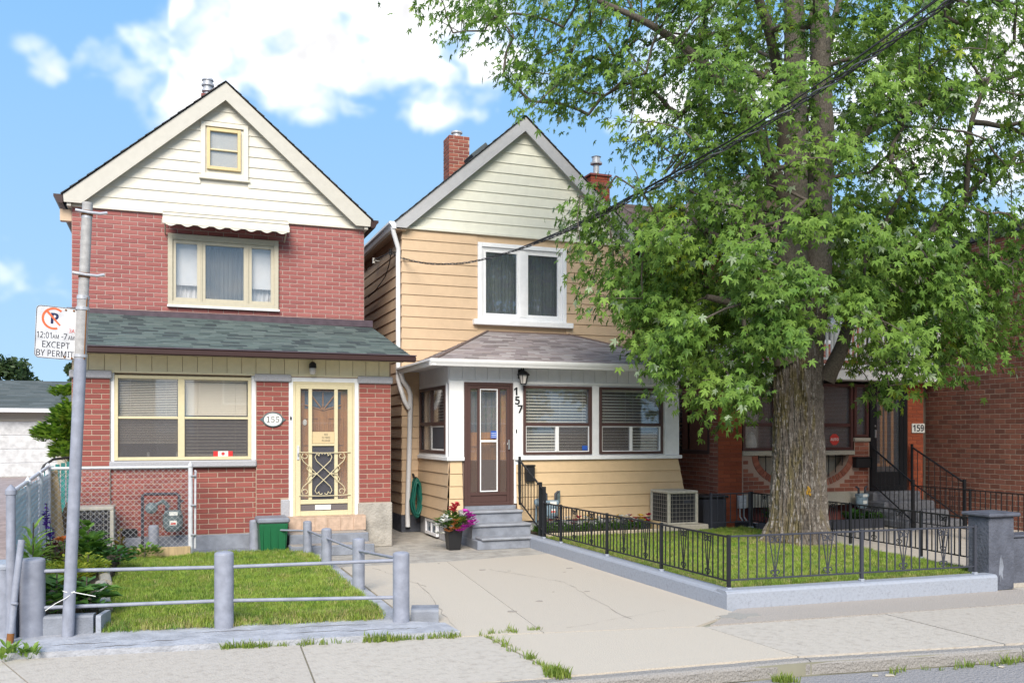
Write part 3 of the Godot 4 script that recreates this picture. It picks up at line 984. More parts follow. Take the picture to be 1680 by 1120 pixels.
# ---------------------------------------------------------------- house 155: red brick with a green-grey porch roof
func slope_slab(a: Vector3, b: Vector3, e: Vector3, f: Vector3, t: float) -> ArrayMesh:
	var m := MB.new()
	var nn := (b - a).cross(f - a).normalized() * t
	m.hexa([a, b, e, f, a - nn, b - nn, e - nn, f - nn])
	return m.mesh()

func house_shell(root: Node, mat_: Material, x0: float, x1: float, y1: float, d0: float, d1: float, ridge: Vector2) -> void:
	var m := MB.new()
	m.quad(at(x0, 0, d1), at(x0, 0, d0), at(x0, y1, d0), at(x0, y1, d1))
	m.quad(at(x1, 0, d0), at(x1, 0, d1), at(x1, y1, d1), at(x1, y1, d0))
	m.quad(at(x1, 0, d1), at(x0, 0, d1), at(x0, y1, d1), at(x1, y1, d1))
	if ridge.y > 0: m.tri(at(x1, y1, d1), at(x0, y1, d1), at(ridge.x, ridge.y, d1))
	put(root, "side_wall", m.mesh(), mat_)

func gable_roof(root: Node, cx: float, ry: float, half: float, ey: float, d0: float, d1: float, tones: Array) -> void:
	for s in [-1.0, 1.0]:
		var a := at(cx + s * half, ey, d0)
		var b := at(cx + s * half, ey, d1)
		var e := at(cx, ry, d1)
		var f := at(cx, ry, d0)
		var k := Vector3(0, 0, -0.055)
		var sl := put(root, "roof", slope_slab(b, a + k, f + k, e, 0.05) if s < 0 else slope_slab(a + k, b, e, f + k, 0.05), M.roof_edge)
		if s < 0: shingles(sl, tones, M.shingle, b + Vector3(0, 0.004, 0), a + Vector3(0, 0.004, 0.02), f + Vector3(0, 0.004, 0.02), e + Vector3(0, 0.004, 0), 0.16, 0.5)
		else: shingles(sl, tones, M.shingle, a + Vector3(0, 0.004, 0.02), b + Vector3(0, 0.004, 0), e + Vector3(0, 0.004, 0), f + Vector3(0, 0.004, 0.02), 0.16, 0.5)

func gutter(root: Node, mat_: Material, x: float, y: float, d0: float, d1: float, s: float, size := 0.11) -> void:
	# K-shaped gutter along an eave that runs away from the street; s is the side it hangs on
	var poly := [Vector2(0, 0), Vector2(0, -size), Vector2(s * size * 0.55, -size), Vector2(s * size * 0.75, -size * 0.55), Vector2(s * size, -size * 0.3), Vector2(s * size, 0)]
	if s > 0: poly.reverse()
	poly.reverse()
	var m := MB.new()
	var p2 := []
	for q in poly: p2.append(q + Vector2(x, y))
	if s > 0: p2.reverse()
	m.prism(p2, -d1, -d0)
	put(root, "gutter", m.mesh(), mat_)

func blind(parent: Node, xf: Transform3D, x0: float, x1: float, y0: float, y1: float, z: float, gap: float, deep: float, tilt: float, mat_: Material, cords := 2) -> void:
	var y := y1 - gap
	while y > y0:
		var m := MB.new()
		var dy := sin(tilt) * deep / 2
		var dz := cos(tilt) * deep / 2
		m.hexa([Vector3(x0, y - dy, z + dz), Vector3(x1, y - dy, z + dz), Vector3(x1, y - dy + 0.0022, z + dz), Vector3(x0, y - dy + 0.0022, z + dz), Vector3(x0, y + dy, z - dz), Vector3(x1, y + dy, z - dz), Vector3(x1, y + dy + 0.0022, z - dz), Vector3(x0, y + dy + 0.0022, z - dz)])
		put(parent, "slat", m.mesh(), mat_, xf)
		y -= gap
	bx(parent, "bottom_rail", mat_, xf, x0, x1, y0 - 0.012, y0 + 0.008, z - 0.012, z + 0.012)
	for k in cords:
		var cx := lerpf(x0, x1, (k + 0.5) / cords + (0.06 if k % 2 else -0.06))
		var t := MB.new()
		t.tube([Vector3(cx, y0, z + deep * 0.5 + 0.003), Vector3(cx, y1, z + deep * 0.5 + 0.003)], 0.002, 4)
		put(parent, "cord", t.mesh(), mat_, xf)

func scroll(c: Vector2, r: float, a0: float, turns: float, grow: float, z: float) -> Array:
	var out := []
	var n := int(10 * absf(turns)) + 4
	for i in n + 1:
		var t := float(i) / n
		var a := a0 + TAU * turns * t
		var rr := r * lerpf(grow, 1.0, t)
		out.append(Vector3(c.x + cos(a) * rr, c.y + sin(a) * rr, z))
	return out

func make_155() -> void:
	var root := thing("brick_house", "narrow red brick house with cream gable, awning and green-grey porch roof", "house", at(0.87, 0, 15.0))
	var U := front(15.55)
	var L := front(13.72)
	house_shell(root, M.brick_side, -1.411, 3.146, 5.25, 15.56, 24.0, Vector2(0.86, 7.15))
	# upper wall
	var win := [-0.018, 1.703, 3.79, 4.93]
	var m := MB.new()
	wall_sheet(m, -1.411, 3.146, 0.0, 5.30, [win])
	put(root, "wall", m.mesh(), M.mortar_pink, U)
	var bricks_u := []
	lay_bricks(bricks_u, U, -1.411, 3.146, 3.62, 5.29, 0.236, 0.0695, 0.0115, [win])
	# porch wall: three piers and the wall under the window
	m = MB.new()
	wall_sheet(m, -1.245, 3.19, 0.0, 2.84, [[-0.765, 1.19, 0.0, 2.60], [1.66, 2.68, 0.45, 2.56]], 0.0, 0.14)
	wall_sheet(m, -0.766, 1.191, 0.0, 2.61, [[-0.74, 1.15, 1.34, 2.56]], -0.06, 0.14)
	m.quad(Vector3(-1.245, 0, -1.83), Vector3(-1.245, 0, 0), Vector3(-1.245, 2.9, 0), Vector3(-1.245, 2.9, -1.83))
	m.quad(Vector3(3.19, 0, 0), Vector3(3.19, 0, -1.83), Vector3(3.19, 2.9, -1.83), Vector3(3.19, 2.9, 0))
	put(root, "porch_wall", m.mesh(), M.mortar_tan, L)
	var low := []
	lay_bricks(low, L, -1.245, -0.765, 0.28, 2.49, 0.247, 0.0715, 0.0115, [], 0.0, 0.0)
	lay_bricks(low, L, 1.19, 1.66, 0.28, 2.49, 0.247, 0.0715, 0.0115, [[1.54, 1.67, 0.2, 0.76]], 0.0, 0.11)
	lay_bricks(low, L, 2.70, 3.19, 0.68, 2.49, 0.247, 0.0715, 0.0115, [], 0.0, 0.0)
	var under := []
	lay_bricks(under, L, -0.765, 1.19, 0.28, 1.24, 0.247, 0.0715, 0.0115, [], -0.06, 0.06)
	for b in under: low.append(b)
	low.append_array(bricks_u)
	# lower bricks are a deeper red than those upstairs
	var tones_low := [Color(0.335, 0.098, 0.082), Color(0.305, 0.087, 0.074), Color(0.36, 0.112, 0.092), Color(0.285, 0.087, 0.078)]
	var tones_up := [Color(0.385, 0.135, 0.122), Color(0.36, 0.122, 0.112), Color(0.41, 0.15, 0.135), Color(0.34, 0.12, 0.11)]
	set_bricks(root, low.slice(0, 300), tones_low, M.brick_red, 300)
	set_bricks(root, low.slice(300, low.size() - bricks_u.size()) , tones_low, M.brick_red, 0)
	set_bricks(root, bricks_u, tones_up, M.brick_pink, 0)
	bx(root, "plinth", M.paint_grey, L, -1.25, 1.66, 0.0, 0.276, -0.055, 0.012, 0.01)
	bx(root, "pier_base", M.stone_grey, L, 1.542, 1.664, 0.277, 0.755, -0.02, 0.03, 0.01)
	bx(root, "pier_base", M.concrete_old, L, 2.675, 3.205, 0.0, 0.675, -0.1, 0.045, 0.012)
	for c in [[-1.275, -0.74], [1.165, 1.69], [2.675, 3.215]]:
		bx(root, "pier_cap", M.stone_grey, L, c[0], c[1], 2.49, 2.598, -0.12, 0.05, 0.014)
	# gable boards
	var le := func(y): return 0.86 - (7.24 - y) / 0.855
	var re := func(y): return 0.86 + (7.24 - y) / 0.855
	var gm := MB.new()
	gm.tri(Vector3(0.86 - 2.30, 5.24, -0.002), Vector3(0.86 + 2.30, 5.24, -0.002), Vector3(0.86, 7.33, -0.002))
	put(root, "gable_wall", gm.mesh(), M.cream_trim, U)
	siding(root, "clapboard", [M.cream, M.cream_b], U, 5.27, 7.24, 0.172, func(y): return maxf(le.call(y), -1.42), func(y): return minf(re.call(y), 3.155), [[0.475, 1.22, 5.885, 6.79]])
	bx(root, "gable_trim", M.cream, U, -1.43, 3.165, 5.235, 5.272, 0.0, 0.05)
	for s in [-1.0, 1.0]:
		var poly := []
		for q in [Vector2(0, 7.41), Vector2(2.375, 5.385), Vector2(2.365, 5.27), Vector2(2.12, 5.27), Vector2(0, 7.13)]: poly.append(Vector2(0.858 + s * q.x, q.y))
		if s > 0: poly.reverse()
		var bm := MB.new()
		bm.prism(poly, 0.0, 0.03)
		put(root, "bargeboard", bm.mesh(), M.cream_trim, front(15.42))
		var sm := MB.new()
		var so := [at(0.858 + s * 2.33, 5.29, 15.55), at(0.858 + s * 2.33, 5.29, 15.42), at(0.858, 7.27, 15.42), at(0.858, 7.27, 15.55)]
		if s < 0: sm.quad(so[0], so[1], so[2], so[3])
		else: sm.quad(so[3], so[2], so[1], so[0])
		put(root, "soffit", sm.mesh(), M.cream_b)
		bx(root, "eave_return", M.cream_trim, front(15.55), 0.86 + s * 2.30 - 0.03, 0.86 + s * 2.30 + 0.03, 5.22, 5.32, -8.4, 0.128)
		gutter(root, M.gutter_brown, 0.858 + s * 2.38, 5.385, 15.4, 24.0, s, 0.13)
	gable_roof(root, 0.858, 7.43, 2.40, 5.385, 15.38, 24.05, [Color(0.06, 0.06, 0.065), Color(0.05, 0.05, 0.055), Color(0.075, 0.07, 0.07)])
	bx(root, "bracket_box", M.tan_side, front(15.6), -1.58, -1.415, 5.02, 5.2, -0.1, 0.02)
	# attic window
	var aw := ring(root, "attic_window", M.cream, U, 0.475, 1.22, 5.885, 6.79, 0.075, 0.0, 0.05)
	ring(aw, "frame", M.frame_gold, U, 0.572, 1.10, 6.02, 6.69, 0.05, -0.02, 0.062)
	bx(aw, "apron_board", M.cream, U, 0.45, 1.245, 5.86, 5.885, 0.0, 0.06)
	bx(aw, "sash_rail", M.frame_cream, U, 0.622, 1.05, 6.335, 6.36, -0.01, 0.045)
	bx(aw, "casing", M.cream_b, U, 0.55, 1.13, 6.715, 6.715 + 0.002, 0.0, 0.03)
	var back_ := MB.new()
	wall_sheet(back_, 0.55, 1.145, 5.96, 6.715, [[0.62, 1.05, 6.07, 6.64]], 0.012, 0.1)
	put(aw, "panel", back_.mesh(), M.cream_b, U)
	pane(aw, U, 0.622, 1.05, 6.07, 6.335, 0.02)
	pane(aw, U, 0.622, 1.05, 6.36, 6.64, 0.03)
	for k in 2: bx(aw, "curtain", M.curtain_grey, U, 0.63 + k * 0.215, 0.82 + k * 0.215, 6.07, 6.64, -0.06, -0.05)
	room(aw, U, 0.60, 1.07, 6.05, 6.66, -0.7, -0.005, M.room)
	# upstairs window with three sashes
	var uw := ring(root, "window", M.frame_khaki, U, -0.018, 1.703, 3.79, 4.93, 0.07, -0.05, 0.055)
	bx(uw, "head", M.frame_khaki, U, -0.018, 1.703, 4.84, 4.925, -0.05, 0.045)
	room(uw, U, -0.01, 1.695, 3.8, 4.9, -1.5, -0.06, M.room)
	var sh := [[0.052, 0.475], [0.50, 1.20], [1.225, 1.633]]
	for i in 3:
		var a: Array = sh[i]
		if i > 0: bx(uw, "mullion", M.frame_khaki, U, sh[i - 1][1] , a[0], 3.86, 4.84, -0.05, 0.04)
		var sa := ring(uw, "sash", M.frame_khaki, U, a[0], a[1], 3.862, 4.838, 0.052, -0.04, 0.025)
		pane(sa, U, a[0] + 0.05, a[1] - 0.05, 3.912, 4.79, 0.0)
		if i != 1:
			bx(uw, "roller_shade", M.curtain, U, a[0] + 0.04, a[1] - 0.04, 4.13, 4.82, -0.11, -0.105)
			curtain(uw, U, a[0] + 0.03, a[1] - 0.03, 3.86, 4.16, -0.2, 5, M.curtain)
		else:
			curtain(uw, U, a[0] + 0.03, a[1] - 0.03, 3.86, 4.82, -0.3, 9, M.curtain_dim)
	bx(uw, "sill", M.white_b, U, -0.03, 1.72, 3.755, 3.79, -0.02, 0.075)
	# aluminium awning
	var aw2 := put(root, "awning", slope_slab(at(-0.1, 5.06, 15.15), at(1.84, 5.06, 15.15), at(1.86, 5.30, 15.54), at(-0.085, 5.30, 15.54), 0.012), M.cream_b)
	bx(aw2, "valance", M.cream, front(15.15), -0.1, 1.84, 5.005, 5.088, 0.0, 0.014)
	for k in 15:
		var x0 := lerpf(-0.1, 1.84, k / 15.0)
		var x1 := lerpf(-0.1, 1.84, (k + 1) / 15.0)
		var u := MB.new()
		u.hexa([at(x0 + 0.05, 5.025, 15.17), at(x1 - 0.01, 5.025, 15.17), at(x1 - 0.01, 5.262, 15.53), at(x0 + 0.05, 5.262, 15.53), at(x0 + 0.05, 5.04, 15.17), at(x1 - 0.01, 5.04, 15.17), at(x1 - 0.01, 5.28, 15.53), at(x0 + 0.05, 5.28, 15.53)])
		put(aw2, "underside_stripe", u.mesh(), M.awning_red)
	for r in [0.0, 0.42, 0.78]:
		bx(aw2, "rib", M.cream_trim, Transform3D.IDENTITY, -0.1, 1.85, 5.075 + r * 0.235, 5.088 + r * 0.235, -15.17 - r * 0.385, -15.15 - r * 0.385)
	var vm := MB.new()      # wavy lower hem
	for k in 60:
		var x0 := lerpf(-0.1, 1.84, k / 60.0)
		var x1 := lerpf(-0.1, 1.84, (k + 1) / 60.0)
		var y0 := 4.992 + 0.02 * cos(k / 60.0 * TAU * 8.0)
		var y1 := 4.992 + 0.02 * cos((k + 1) / 60.0 * TAU * 8.0)
		vm.hexa([Vector3(x0, y0, 0.01), Vector3(x1, y1, 0.01), Vector3(x1, 5.01, 0.01), Vector3(x0, 5.01, 0.01), Vector3(x0, y0, 0.004), Vector3(x1, y1, 0.004), Vector3(x1, 5.01, 0.004), Vector3(x0, 5.01, 0.004)])
	put(aw2, "hem", vm.mesh(), M.cream, front(15.15))
	for x in [-0.06, 1.80]:
		var bt := MB.new()
		bt.tube([at(x, 5.04, 15.18), at(x, 4.92, 15.53)], 0.012, 6)
		put(aw2, "bracket", bt.mesh(), M.frame_khaki)
	# porch roof
	var pr := put(root, "porch_roof", slope_slab(at(-1.36, 2.875, 13.34), at(3.40, 2.875, 13.34), at(3.27, 3.545, 15.54), at(-1.44, 3.60, 15.54), 0.06), M.roof_edge)
	shingles(pr, [Color(0.115, 0.15, 0.142), Color(0.135, 0.175, 0.163), Color(0.09, 0.115, 0.112), Color(0.15, 0.185, 0.175), Color(0.065, 0.08, 0.083), Color(0.12, 0.15, 0.145)], M.shingle, at(-1.38, 2.885, 13.31), at(3.42, 2.885, 13.31), at(3.28, 3.555, 15.54), at(-1.45, 3.61, 15.54), 0.10, 0.22, 0.011)
	bx(pr, "flashing", M.flash_plum, U, -1.48, 3.29, 3.56, 3.675, 0.0, 0.05)
	bx(root, "gutter", M.gutter_brown, front(13.34), -1.42, 3.47, 2.80, 2.885, 0.0, 0.10, 0.014)
	bx(root, "gutter_lip", M.flash_plum, front(13.34), -1.42, 3.475, 2.886, 2.902, 0.05, 0.106)
	bx(root, "porch_soffit", M.fascia_cream, Transform3D.IDENTITY, -1.38, 3.38, 2.825, 2.835, -13.75, -13.33)
	for s in [-1.30, 3.27]:
		var tm := MB.new()
		tm.tri(at(s, 2.84, 13.36), at(s, 2.84, 15.54), at(s, 3.53, 15.54))
		put(root, "roof_end", tm.mesh(), M.fascia_cream)
	var px := -1.235
	var k2 := 0
	while px < 3.12:
		bx(root, "fascia_plank", [M.fascia_cream, M.fascia_cream_b][k2 % 2], L, px, minf(px + 0.196, 3.165), 2.602, 2.824, -0.02, 0.012, 0.004)
		px += 0.202
		k2 += 1
	bx(root, "fascia_back", M.roof_brown, L, -1.235, 3.165, 2.60, 2.825, -0.03, -0.022)
	bx(root, "fascia_rail", M.fascia_cream_b, L, -0.77, 3.16, 2.575, 2.602, -0.12, 0.006)
	# porch window: two double-hung halves with blinds
	var pw := ring(root, "porch_window", M.frame_cream, L, -0.711, 1.122, 1.352, 2.545, 0.046, -0.11, -0.02)
	bx(pw, "jamb_board", M.white_b, L, -0.764, -0.713, 1.345, 2.575, -0.13, -0.03)
	bx(pw, "jamb_board", M.white_b, L, 1.124, 1.188, 1.345, 2.575, -0.13, -0.03)
	bx(pw, "mullion", M.frame_cream, L, 0.117, 0.207, 1.398, 2.499, -0.11, -0.022)
	room(pw, L, -0.74, 1.15, 1.34, 2.56, -1.2, -0.20, M.room)
	for h in [[-0.665, 0.117], [0.207, 1.076]]:
		bx(pw, "meeting_rail", M.frame_cream, L, h[0], h[1], 1.935, 1.968, -0.085, -0.03)
		pane(pw, L, h[0], h[1], 1.968, 2.499, -0.05)
		pane(pw, L, h[0], h[1], 1.398, 1.935, -0.062)
		pane(pw, L, h[0], h[1], 1.398, 1.935, -0.045, M.mesh_screen, "insect_screen")
	var b1 := bx(pw, "venetian_blind", M.blind, L, -0.66, 0.11, 2.475, 2.50, -0.15, -0.11)
	blind(b1, L, -0.655, 0.105, 1.60, 2.475, -0.13, 0.0235, 0.024, 0.5, M.blind)
	var b2 := bx(pw, "venetian_blind", M.blind, L, 0.215, 1.07, 2.475, 2.50, -0.15, -0.11)
	blind(b2, L, 0.22, 1.065, 2.0, 2.475, -0.13, 0.0235, 0.026, 1.15, M.blind)
	bx(b2, "mid_rail", M.blind, L, 0.22, 1.065, 1.995, 2.0, -0.135, -0.125)
	blind(b2, L, 0.22, 1.065, 1.42, 1.99, -0.131, 0.047, 0.026, 0.3, M.blind)
	bx(pw, "sill", M.stone_grey, L, -0.775, 1.195, 1.245, 1.345, -0.14, 0.035, 0.016)
	# small things on the sill behind the glass
	for dsh in [[-0.30, 0.075], [0.09, 0.05]]:
		var dish := thing("ornament_dish", "small white ornament dish with bird figure behind the porch window" if dsh[0] < 0 else "small white figurine behind the porch window beside the mullion", "ornament", at(dsh[0], 1.345, 13.88))
		var q := MB.new()
		var s: float = dsh[1]
		q.lathe(Vector3.ZERO, [Vector2(0, 0), Vector2(s, 0.004), Vector2(s * 1.1, 0.035), Vector2(s, 0.03), Vector2(0, 0.012)], 14)
		put(dish, "bowl", q.mesh(), M.porcelain, Transform3D(Basis.IDENTITY, at(dsh[0], 1.36, 13.88)))
		q = MB.new()
		q.lathe(Vector3(s * 0.3, 0.03, 0), [Vector2(0, 0), Vector2(s * 0.35, 0.02), Vector2(s * 0.2, 0.045), Vector2(s * 0.28, 0.06), Vector2(0, 0.08)], 10)
		put(dish, "figure", q.mesh(), M.porcelain, Transform3D(Basis.IDENTITY, at(dsh[0], 1.36, 13.88)))
	var fl := thing("flag_sticker", "small red and white maple leaf flag in the porch window corner", "flag", at(0.72, 1.40, 13.77))
	bx(fl, "field", M.porcelain, L, 0.64, 0.83, 1.40, 1.475, -0.044, -0.0425, 0)
	bx(fl, "band", M.flag_red, L, 0.595, 0.66, 1.40, 1.475, -0.042, -0.0405, 0)
	bx(fl, "band", M.flag_red, L, 0.80, 0.865, 1.40, 1.475, -0.042, -0.0405, 0)
	var lf := MB.new()
	var star := []
	for i in 22:
		var a := TAU * i / 22.0 + PI / 2
		star.append(Vector2(0.73 + cos(a) * (0.033 if i % 2 == 0 else 0.017), 1.437 + sin(a) * (0.033 if i % 2 == 0 else 0.017)))
	lf.prism(star, -0.042, -0.0405)
	put(fl, "leaf_emblem", lf.mesh(), M.flag_red, L)
	# front door
	var dr := ring(root, "front_door", M.white, L, 1.655, 2.69, 0.505, 2.56, 0.062, -0.12, 0.012)
	room(dr, L, 1.67, 2.67, 0.48, 2.56, -1.1, -0.13, M.room_warm)
	ring(dr, "door_frame", M.frame_cream, L, 1.717, 2.628, 0.506, 2.497, 0.034, -0.05, 0.022)
	var sd := ring(dr, "storm_door", M.frame_cream, L, 1.752, 2.593, 0.508, 2.462, 0.07, -0.02, 0.034)
	for q in [[1.94, 1.992], [2.322, 2.374]]: bx(sd, "stile", M.frame_cream, L, q[0], q[1], 0.745, 2.392, -0.015, 0.03)
	bx(sd, "rail", M.frame_cream, L, 1.992, 2.322, 1.545, 1.575, -0.015, 0.028)
	bx(sd, "rail", M.frame_cream, L, 1.822, 2.523, 0.68, 0.745, -0.015, 0.031)
	bx(sd, "kick_panel", M.screen, L, 1.822, 2.523, 0.578, 0.68, -0.01, 0.012)
	for q in [[1.822, 1.94], [2.374, 2.523]]: pane(sd, L, q[0], q[1], 0.745, 2.392, 0.004)
	pane(sd, L, 1.992, 2.322, 1.575, 2.392, 0.004)
	pane(sd, L, 1.992, 2.322, 0.745, 1.545, 0.002, M.mesh_screen_dark, "insect_screen")
	bx(sd, "letter_slot", M.porcelain, L, 2.035, 2.27, 0.59, 0.665, 0.012, 0.036)
	var hd := bx(sd, "handle", M.galv_white, L, 1.77, 1.80, 1.34, 1.55, 0.034, 0.05)
	bx(hd, "push_button", M.steel, L, 1.775, 1.795, 1.40, 1.44, 0.05, 0.075)
	bx(sd, "note", M.paper, L, 1.994, 2.32, 1.582, 1.755, 0.006, 0.008, 0)
	text(sd, "note_words", "NO\nFLYERS\nPLEASE", 0.028, M.ink, L * Transform3D(Basis.IDENTITY, Vector3(2.2, 1.668, 0.0095)), 0.001)
	# gilded scrollwork over the lower lights
	var sc := MB.new()
	var z := 0.046
	for y in [0.812, 1.452]:
		var bow := []
		for i in 9: bow.append(Vector3(lerpf(1.80, 2.56, i / 8.0), y - 0.012 * sin(PI * i / 8.0), z + 0.004))
		sc.tube(bow, 0.007, 6)
	var cx := 2.157
	var cy := 1.13
	for sy in [-1.0, 1.0]:
		for sx in [-1.0, 1.0]:
			var hp := []      # half a heart: from the middle curl up and round to the crossing
			hp.append_array(scroll(Vector2(cx + sx * 0.035, cy + sy * 0.285), 0.035, PI if sx > 0 else 0.0, 0.6 * sx * sy * -1.0, 0.4, z))
			hp.append_array([Vector3(cx + sx * 0.10, cy + sy * 0.30, z), Vector3(cx + sx * 0.125, cy + sy * 0.25, z), Vector3(cx + sx * 0.10, cy + sy * 0.19, z), Vector3(cx, cy + sy * 0.095, z), Vector3(cx - sx * 0.10, cy, z), Vector3(cx - sx * 0.19, cy - sy * 0.09, z), Vector3(cx - sx * 0.30, cy - sy * 0.19, z), Vector3(cx - sx * 0.325, cy - sy * 0.25, z), Vector3(cx - sx * 0.30, cy - sy * 0.305, z)])
			sc.tube(hp, 0.0062, 6)
			sc.tube(scroll(Vector2(cx + sx * 0.265, cy + sy * 0.27), 0.05, PI / 2 * sy, 0.7 * sx * sy, 0.35, z), 0.0055, 6)
			sc.tube([Vector3(cx + sx * 0.10, cy, z), Vector3(cx + sx * 0.20, cy + sy * 0.02, z), Vector3(cx + sx * 0.245, cy + sy * 0.08, z), Vector3(cx + sx * 0.215, cy + sy * 0.13, z), Vector3(cx + sx * 0.18, cy + sy * 0.10, z)], 0.0055, 6)
	put(sd, "scrollwork", sc.mesh(), M.frame_cream, L)
	# wooden inner door with a fan light
	var inner := MB.new()
	wall_sheet(inner, 1.72, 2.62, 0.50, 2.50, [[1.90, 2.44, 2.10, 2.36]], -0.10, 0.04)
	var idr := put(dr, "wooden_door", inner.mesh(), M.wood_orange, L)
	for q in [[1.86, 2.12, 1.55, 1.98], [2.22, 2.48, 1.55, 1.98], [1.86, 2.12, 0.75, 1.42], [2.22, 2.48, 0.75, 1.42]]:
		ring(idr, "panel_moulding", M.wood_orange, L, q[0], q[1], q[2], q[3], 0.03, -0.10, -0.085)
	var fan := MB.new()
	for a in [0.3, 0.95, 1.57, 2.19, 2.84]:
		fan.tube([Vector3(2.17, 2.08, -0.095), Vector3(2.17 + cos(a) * 0.29, 2.08 + sin(a) * 0.27, -0.095)], 0.012, 5)
	put(idr, "fan_bars", fan.mesh(), M.wood_orange, L)
	pane(idr, L, 1.90, 2.44, 2.10, 2.36, -0.11, M.fan_glass)
	bx(idr, "knob_plate", M.porcelain, L, 1.865, 1.93, 1.85, 1.94, -0.10, -0.08, 0.02)
	var dia := MB.new()
	dia.prism([Vector2(1.683, 2.0), Vector2(1.70, 1.955), Vector2(1.683, 1.91), Vector2(1.668, 1.955)], 0.012, 0.02)
	put(dr, "bell_plate", dia.mesh(), M.iron, L)
	# house number plate
	var np := MB.new()
	var el := []
	for i in 36: el.append(Vector2(1.424 + cos(TAU * i / 36) * 0.135, 1.935 + sin(TAU * i / 36) * 0.10))
	np.prism(el, 0.008, 0.024)
	var plate := put(root, "number_plate", np.mesh(), M.porcelain, L)
	np = MB.new()
	var rim := []
	for i in 37: rim.append(Vector3(1.424 + cos(TAU * i / 36) * 0.137, 1.935 + sin(TAU * i / 36) * 0.102, 0.022))
	np.tube(rim, 0.011, 6, false)
	for s in [-1.0, 1.0]:
		np.prism([Vector2(1.424 + s * 0.13, 1.98), Vector2(1.424 + s * 0.185, 1.935), Vector2(1.424 + s * 0.13, 1.89)] if s < 0 else [Vector2(1.424 + s * 0.13, 1.89), Vector2(1.424 + s * 0.185, 1.935), Vector2(1.424 + s * 0.13, 1.98)], 0.008, 0.02)
	put(plate, "rim", np.mesh(), M.meter_grey, L)
	text(plate, "number", "155", 0.085, M.ink, L * Transform3D(Basis.IDENTITY, Vector3(1.424, 1.935, 0.025)), 0.002, 400, true)
	# porch lamp
	var lp := MB.new()
	lp.lathe(Vector3(1.99, 2.60, 0.10), [Vector2(0, 0), Vector2(0.035, 0.005), Vector2(0.05, 0.05), Vector2(0.05, 0.10)], 14)
	var lamp := put(root, "porch_lamp", lp.mesh(), M.lamp_glass, L)
	lp = MB.new()
	lp.lathe(Vector3(1.99, 2.60, 0.10), [Vector2(0.054, 0.095), Vector2(0.056, 0.12), Vector2(0.05, 0.165), Vector2(0.02, 0.19), Vector2(0, 0.195)], 14)
	lp.box(Vector3(1.97, 2.66, 0.01), Vector3(2.01, 2.72, 0.06), 0.005)
	put(lamp, "cap", lp.mesh(), M.iron, L)
	# tiled landing and two painted steps
	var st := bx(root, "steps", M.paint_grey, front(13.3), 1.60, 2.735, 0.0, 0.285, -0.4, 0.13, 0.012)
	bx(st, "landing", M.terra, L, 1.63, 2.765, 0.286, 0.50, 0.02, 0.205, 0.006)
	for i in 6:
		bx(st, "tile", M.terra_tile, L, 1.632 + i * 0.189, 1.632 + i * 0.189 + 0.184, 0.292, 0.496, 0.205, 0.212, 0.003)
		bx(st, "tile", M.terra_tile, L, 1.632 + i * 0.189, 1.632 + i * 0.189 + 0.184, 0.501, 0.509, 0.02, 0.205, 0.003)
	bx(st, "step", M.paint_grey, front(13.0), 1.58, 2.76, 0.0, 0.15, -0.2, 0.12, 0.012)
	bx(st, "tread", M.aggregate, front(13.0), 1.60, 2.74, 0.1505, 0.156, -0.165, 0.10, 0.003)
	bx(st, "tread", M.aggregate, front(13.3), 1.62, 2.72, 0.2855, 0.291, -0.20, 0.11, 0.003)
	# flue pipe on the roof
	var vp := MB.new()
	vp.lathe(at(0.62, 7.05, 16.4), [Vector2(0.065, 0), Vector2(0.065, 0.52), Vector2(0.10, 0.53), Vector2(0.10, 0.56), Vector2(0.075, 0.565), Vector2(0.075, 0.62), Vector2(0.105, 0.63), Vector2(0.105, 0.66), Vector2(0.08, 0.665), Vector2(0.08, 0.71), Vector2(0.10, 0.72), Vector2(0.09, 0.75), Vector2(0, 0.77)], 18)
	var fp := put(root, "flue_pipe", vp.mesh(), M.galv)
	bx(fp, "flue_base", M.brick_side, Transform3D.IDENTITY, 0.51, 0.73, 6.9, 7.52, -16.5, -16.3)

func curtain(parent: Node, xf: Transform3D, x0: float, x1: float, y0: float, y1: float, z: float, folds: int, mat_: Material) -> MeshInstance3D:
	var m := MB.new()
	var n := folds * 6
	for i in n:
		var p := []
		for q in [i, i + 1]:
			var a := float(q) / n * TAU * folds
			p.append(Vector3(lerpf(x0, x1, float(q) / n), 0, z + 0.018 * sin(a) + 0.006 * sin(a * 2.3)))
		m.quad(Vector3(p[0].x, y0, p[0].z), Vector3(p[1].x, y0, p[1].z), Vector3(p[1].x, y1, p[1].z), Vector3(p[0].x, y1, p[0].z))
	return put(parent, "curtain", m.mesh(), mat_, xf)

# ---------------------------------------------------------------- house 157: tan clapboard with an enclosed porch
func chimney(root: Node, x0: float, x1: float, y0: float, y1: float, d0: float, d1: float, tones: Array, mat_: Material, mortar: Material) -> MeshInstance3D:
	var ch := bx(root, "chimney", mortar, Transform3D.IDENTITY, x0 + 0.006, x1 - 0.006, y0, y1, -d1 + 0.006, -d0 - 0.006, 0)
	var list := []
	lay_bricks(list, front(d0), x0, x1, y0, y1, 0.20, 0.072, 0.011, [], -0.006)
	lay_bricks(list, leftside(x0), -d1, -d0, y0, y1, 0.20, 0.072, 0.011, [], -0.006)
	set_bricks(ch, list, tones, mat_, 999, 0.006)
	return ch

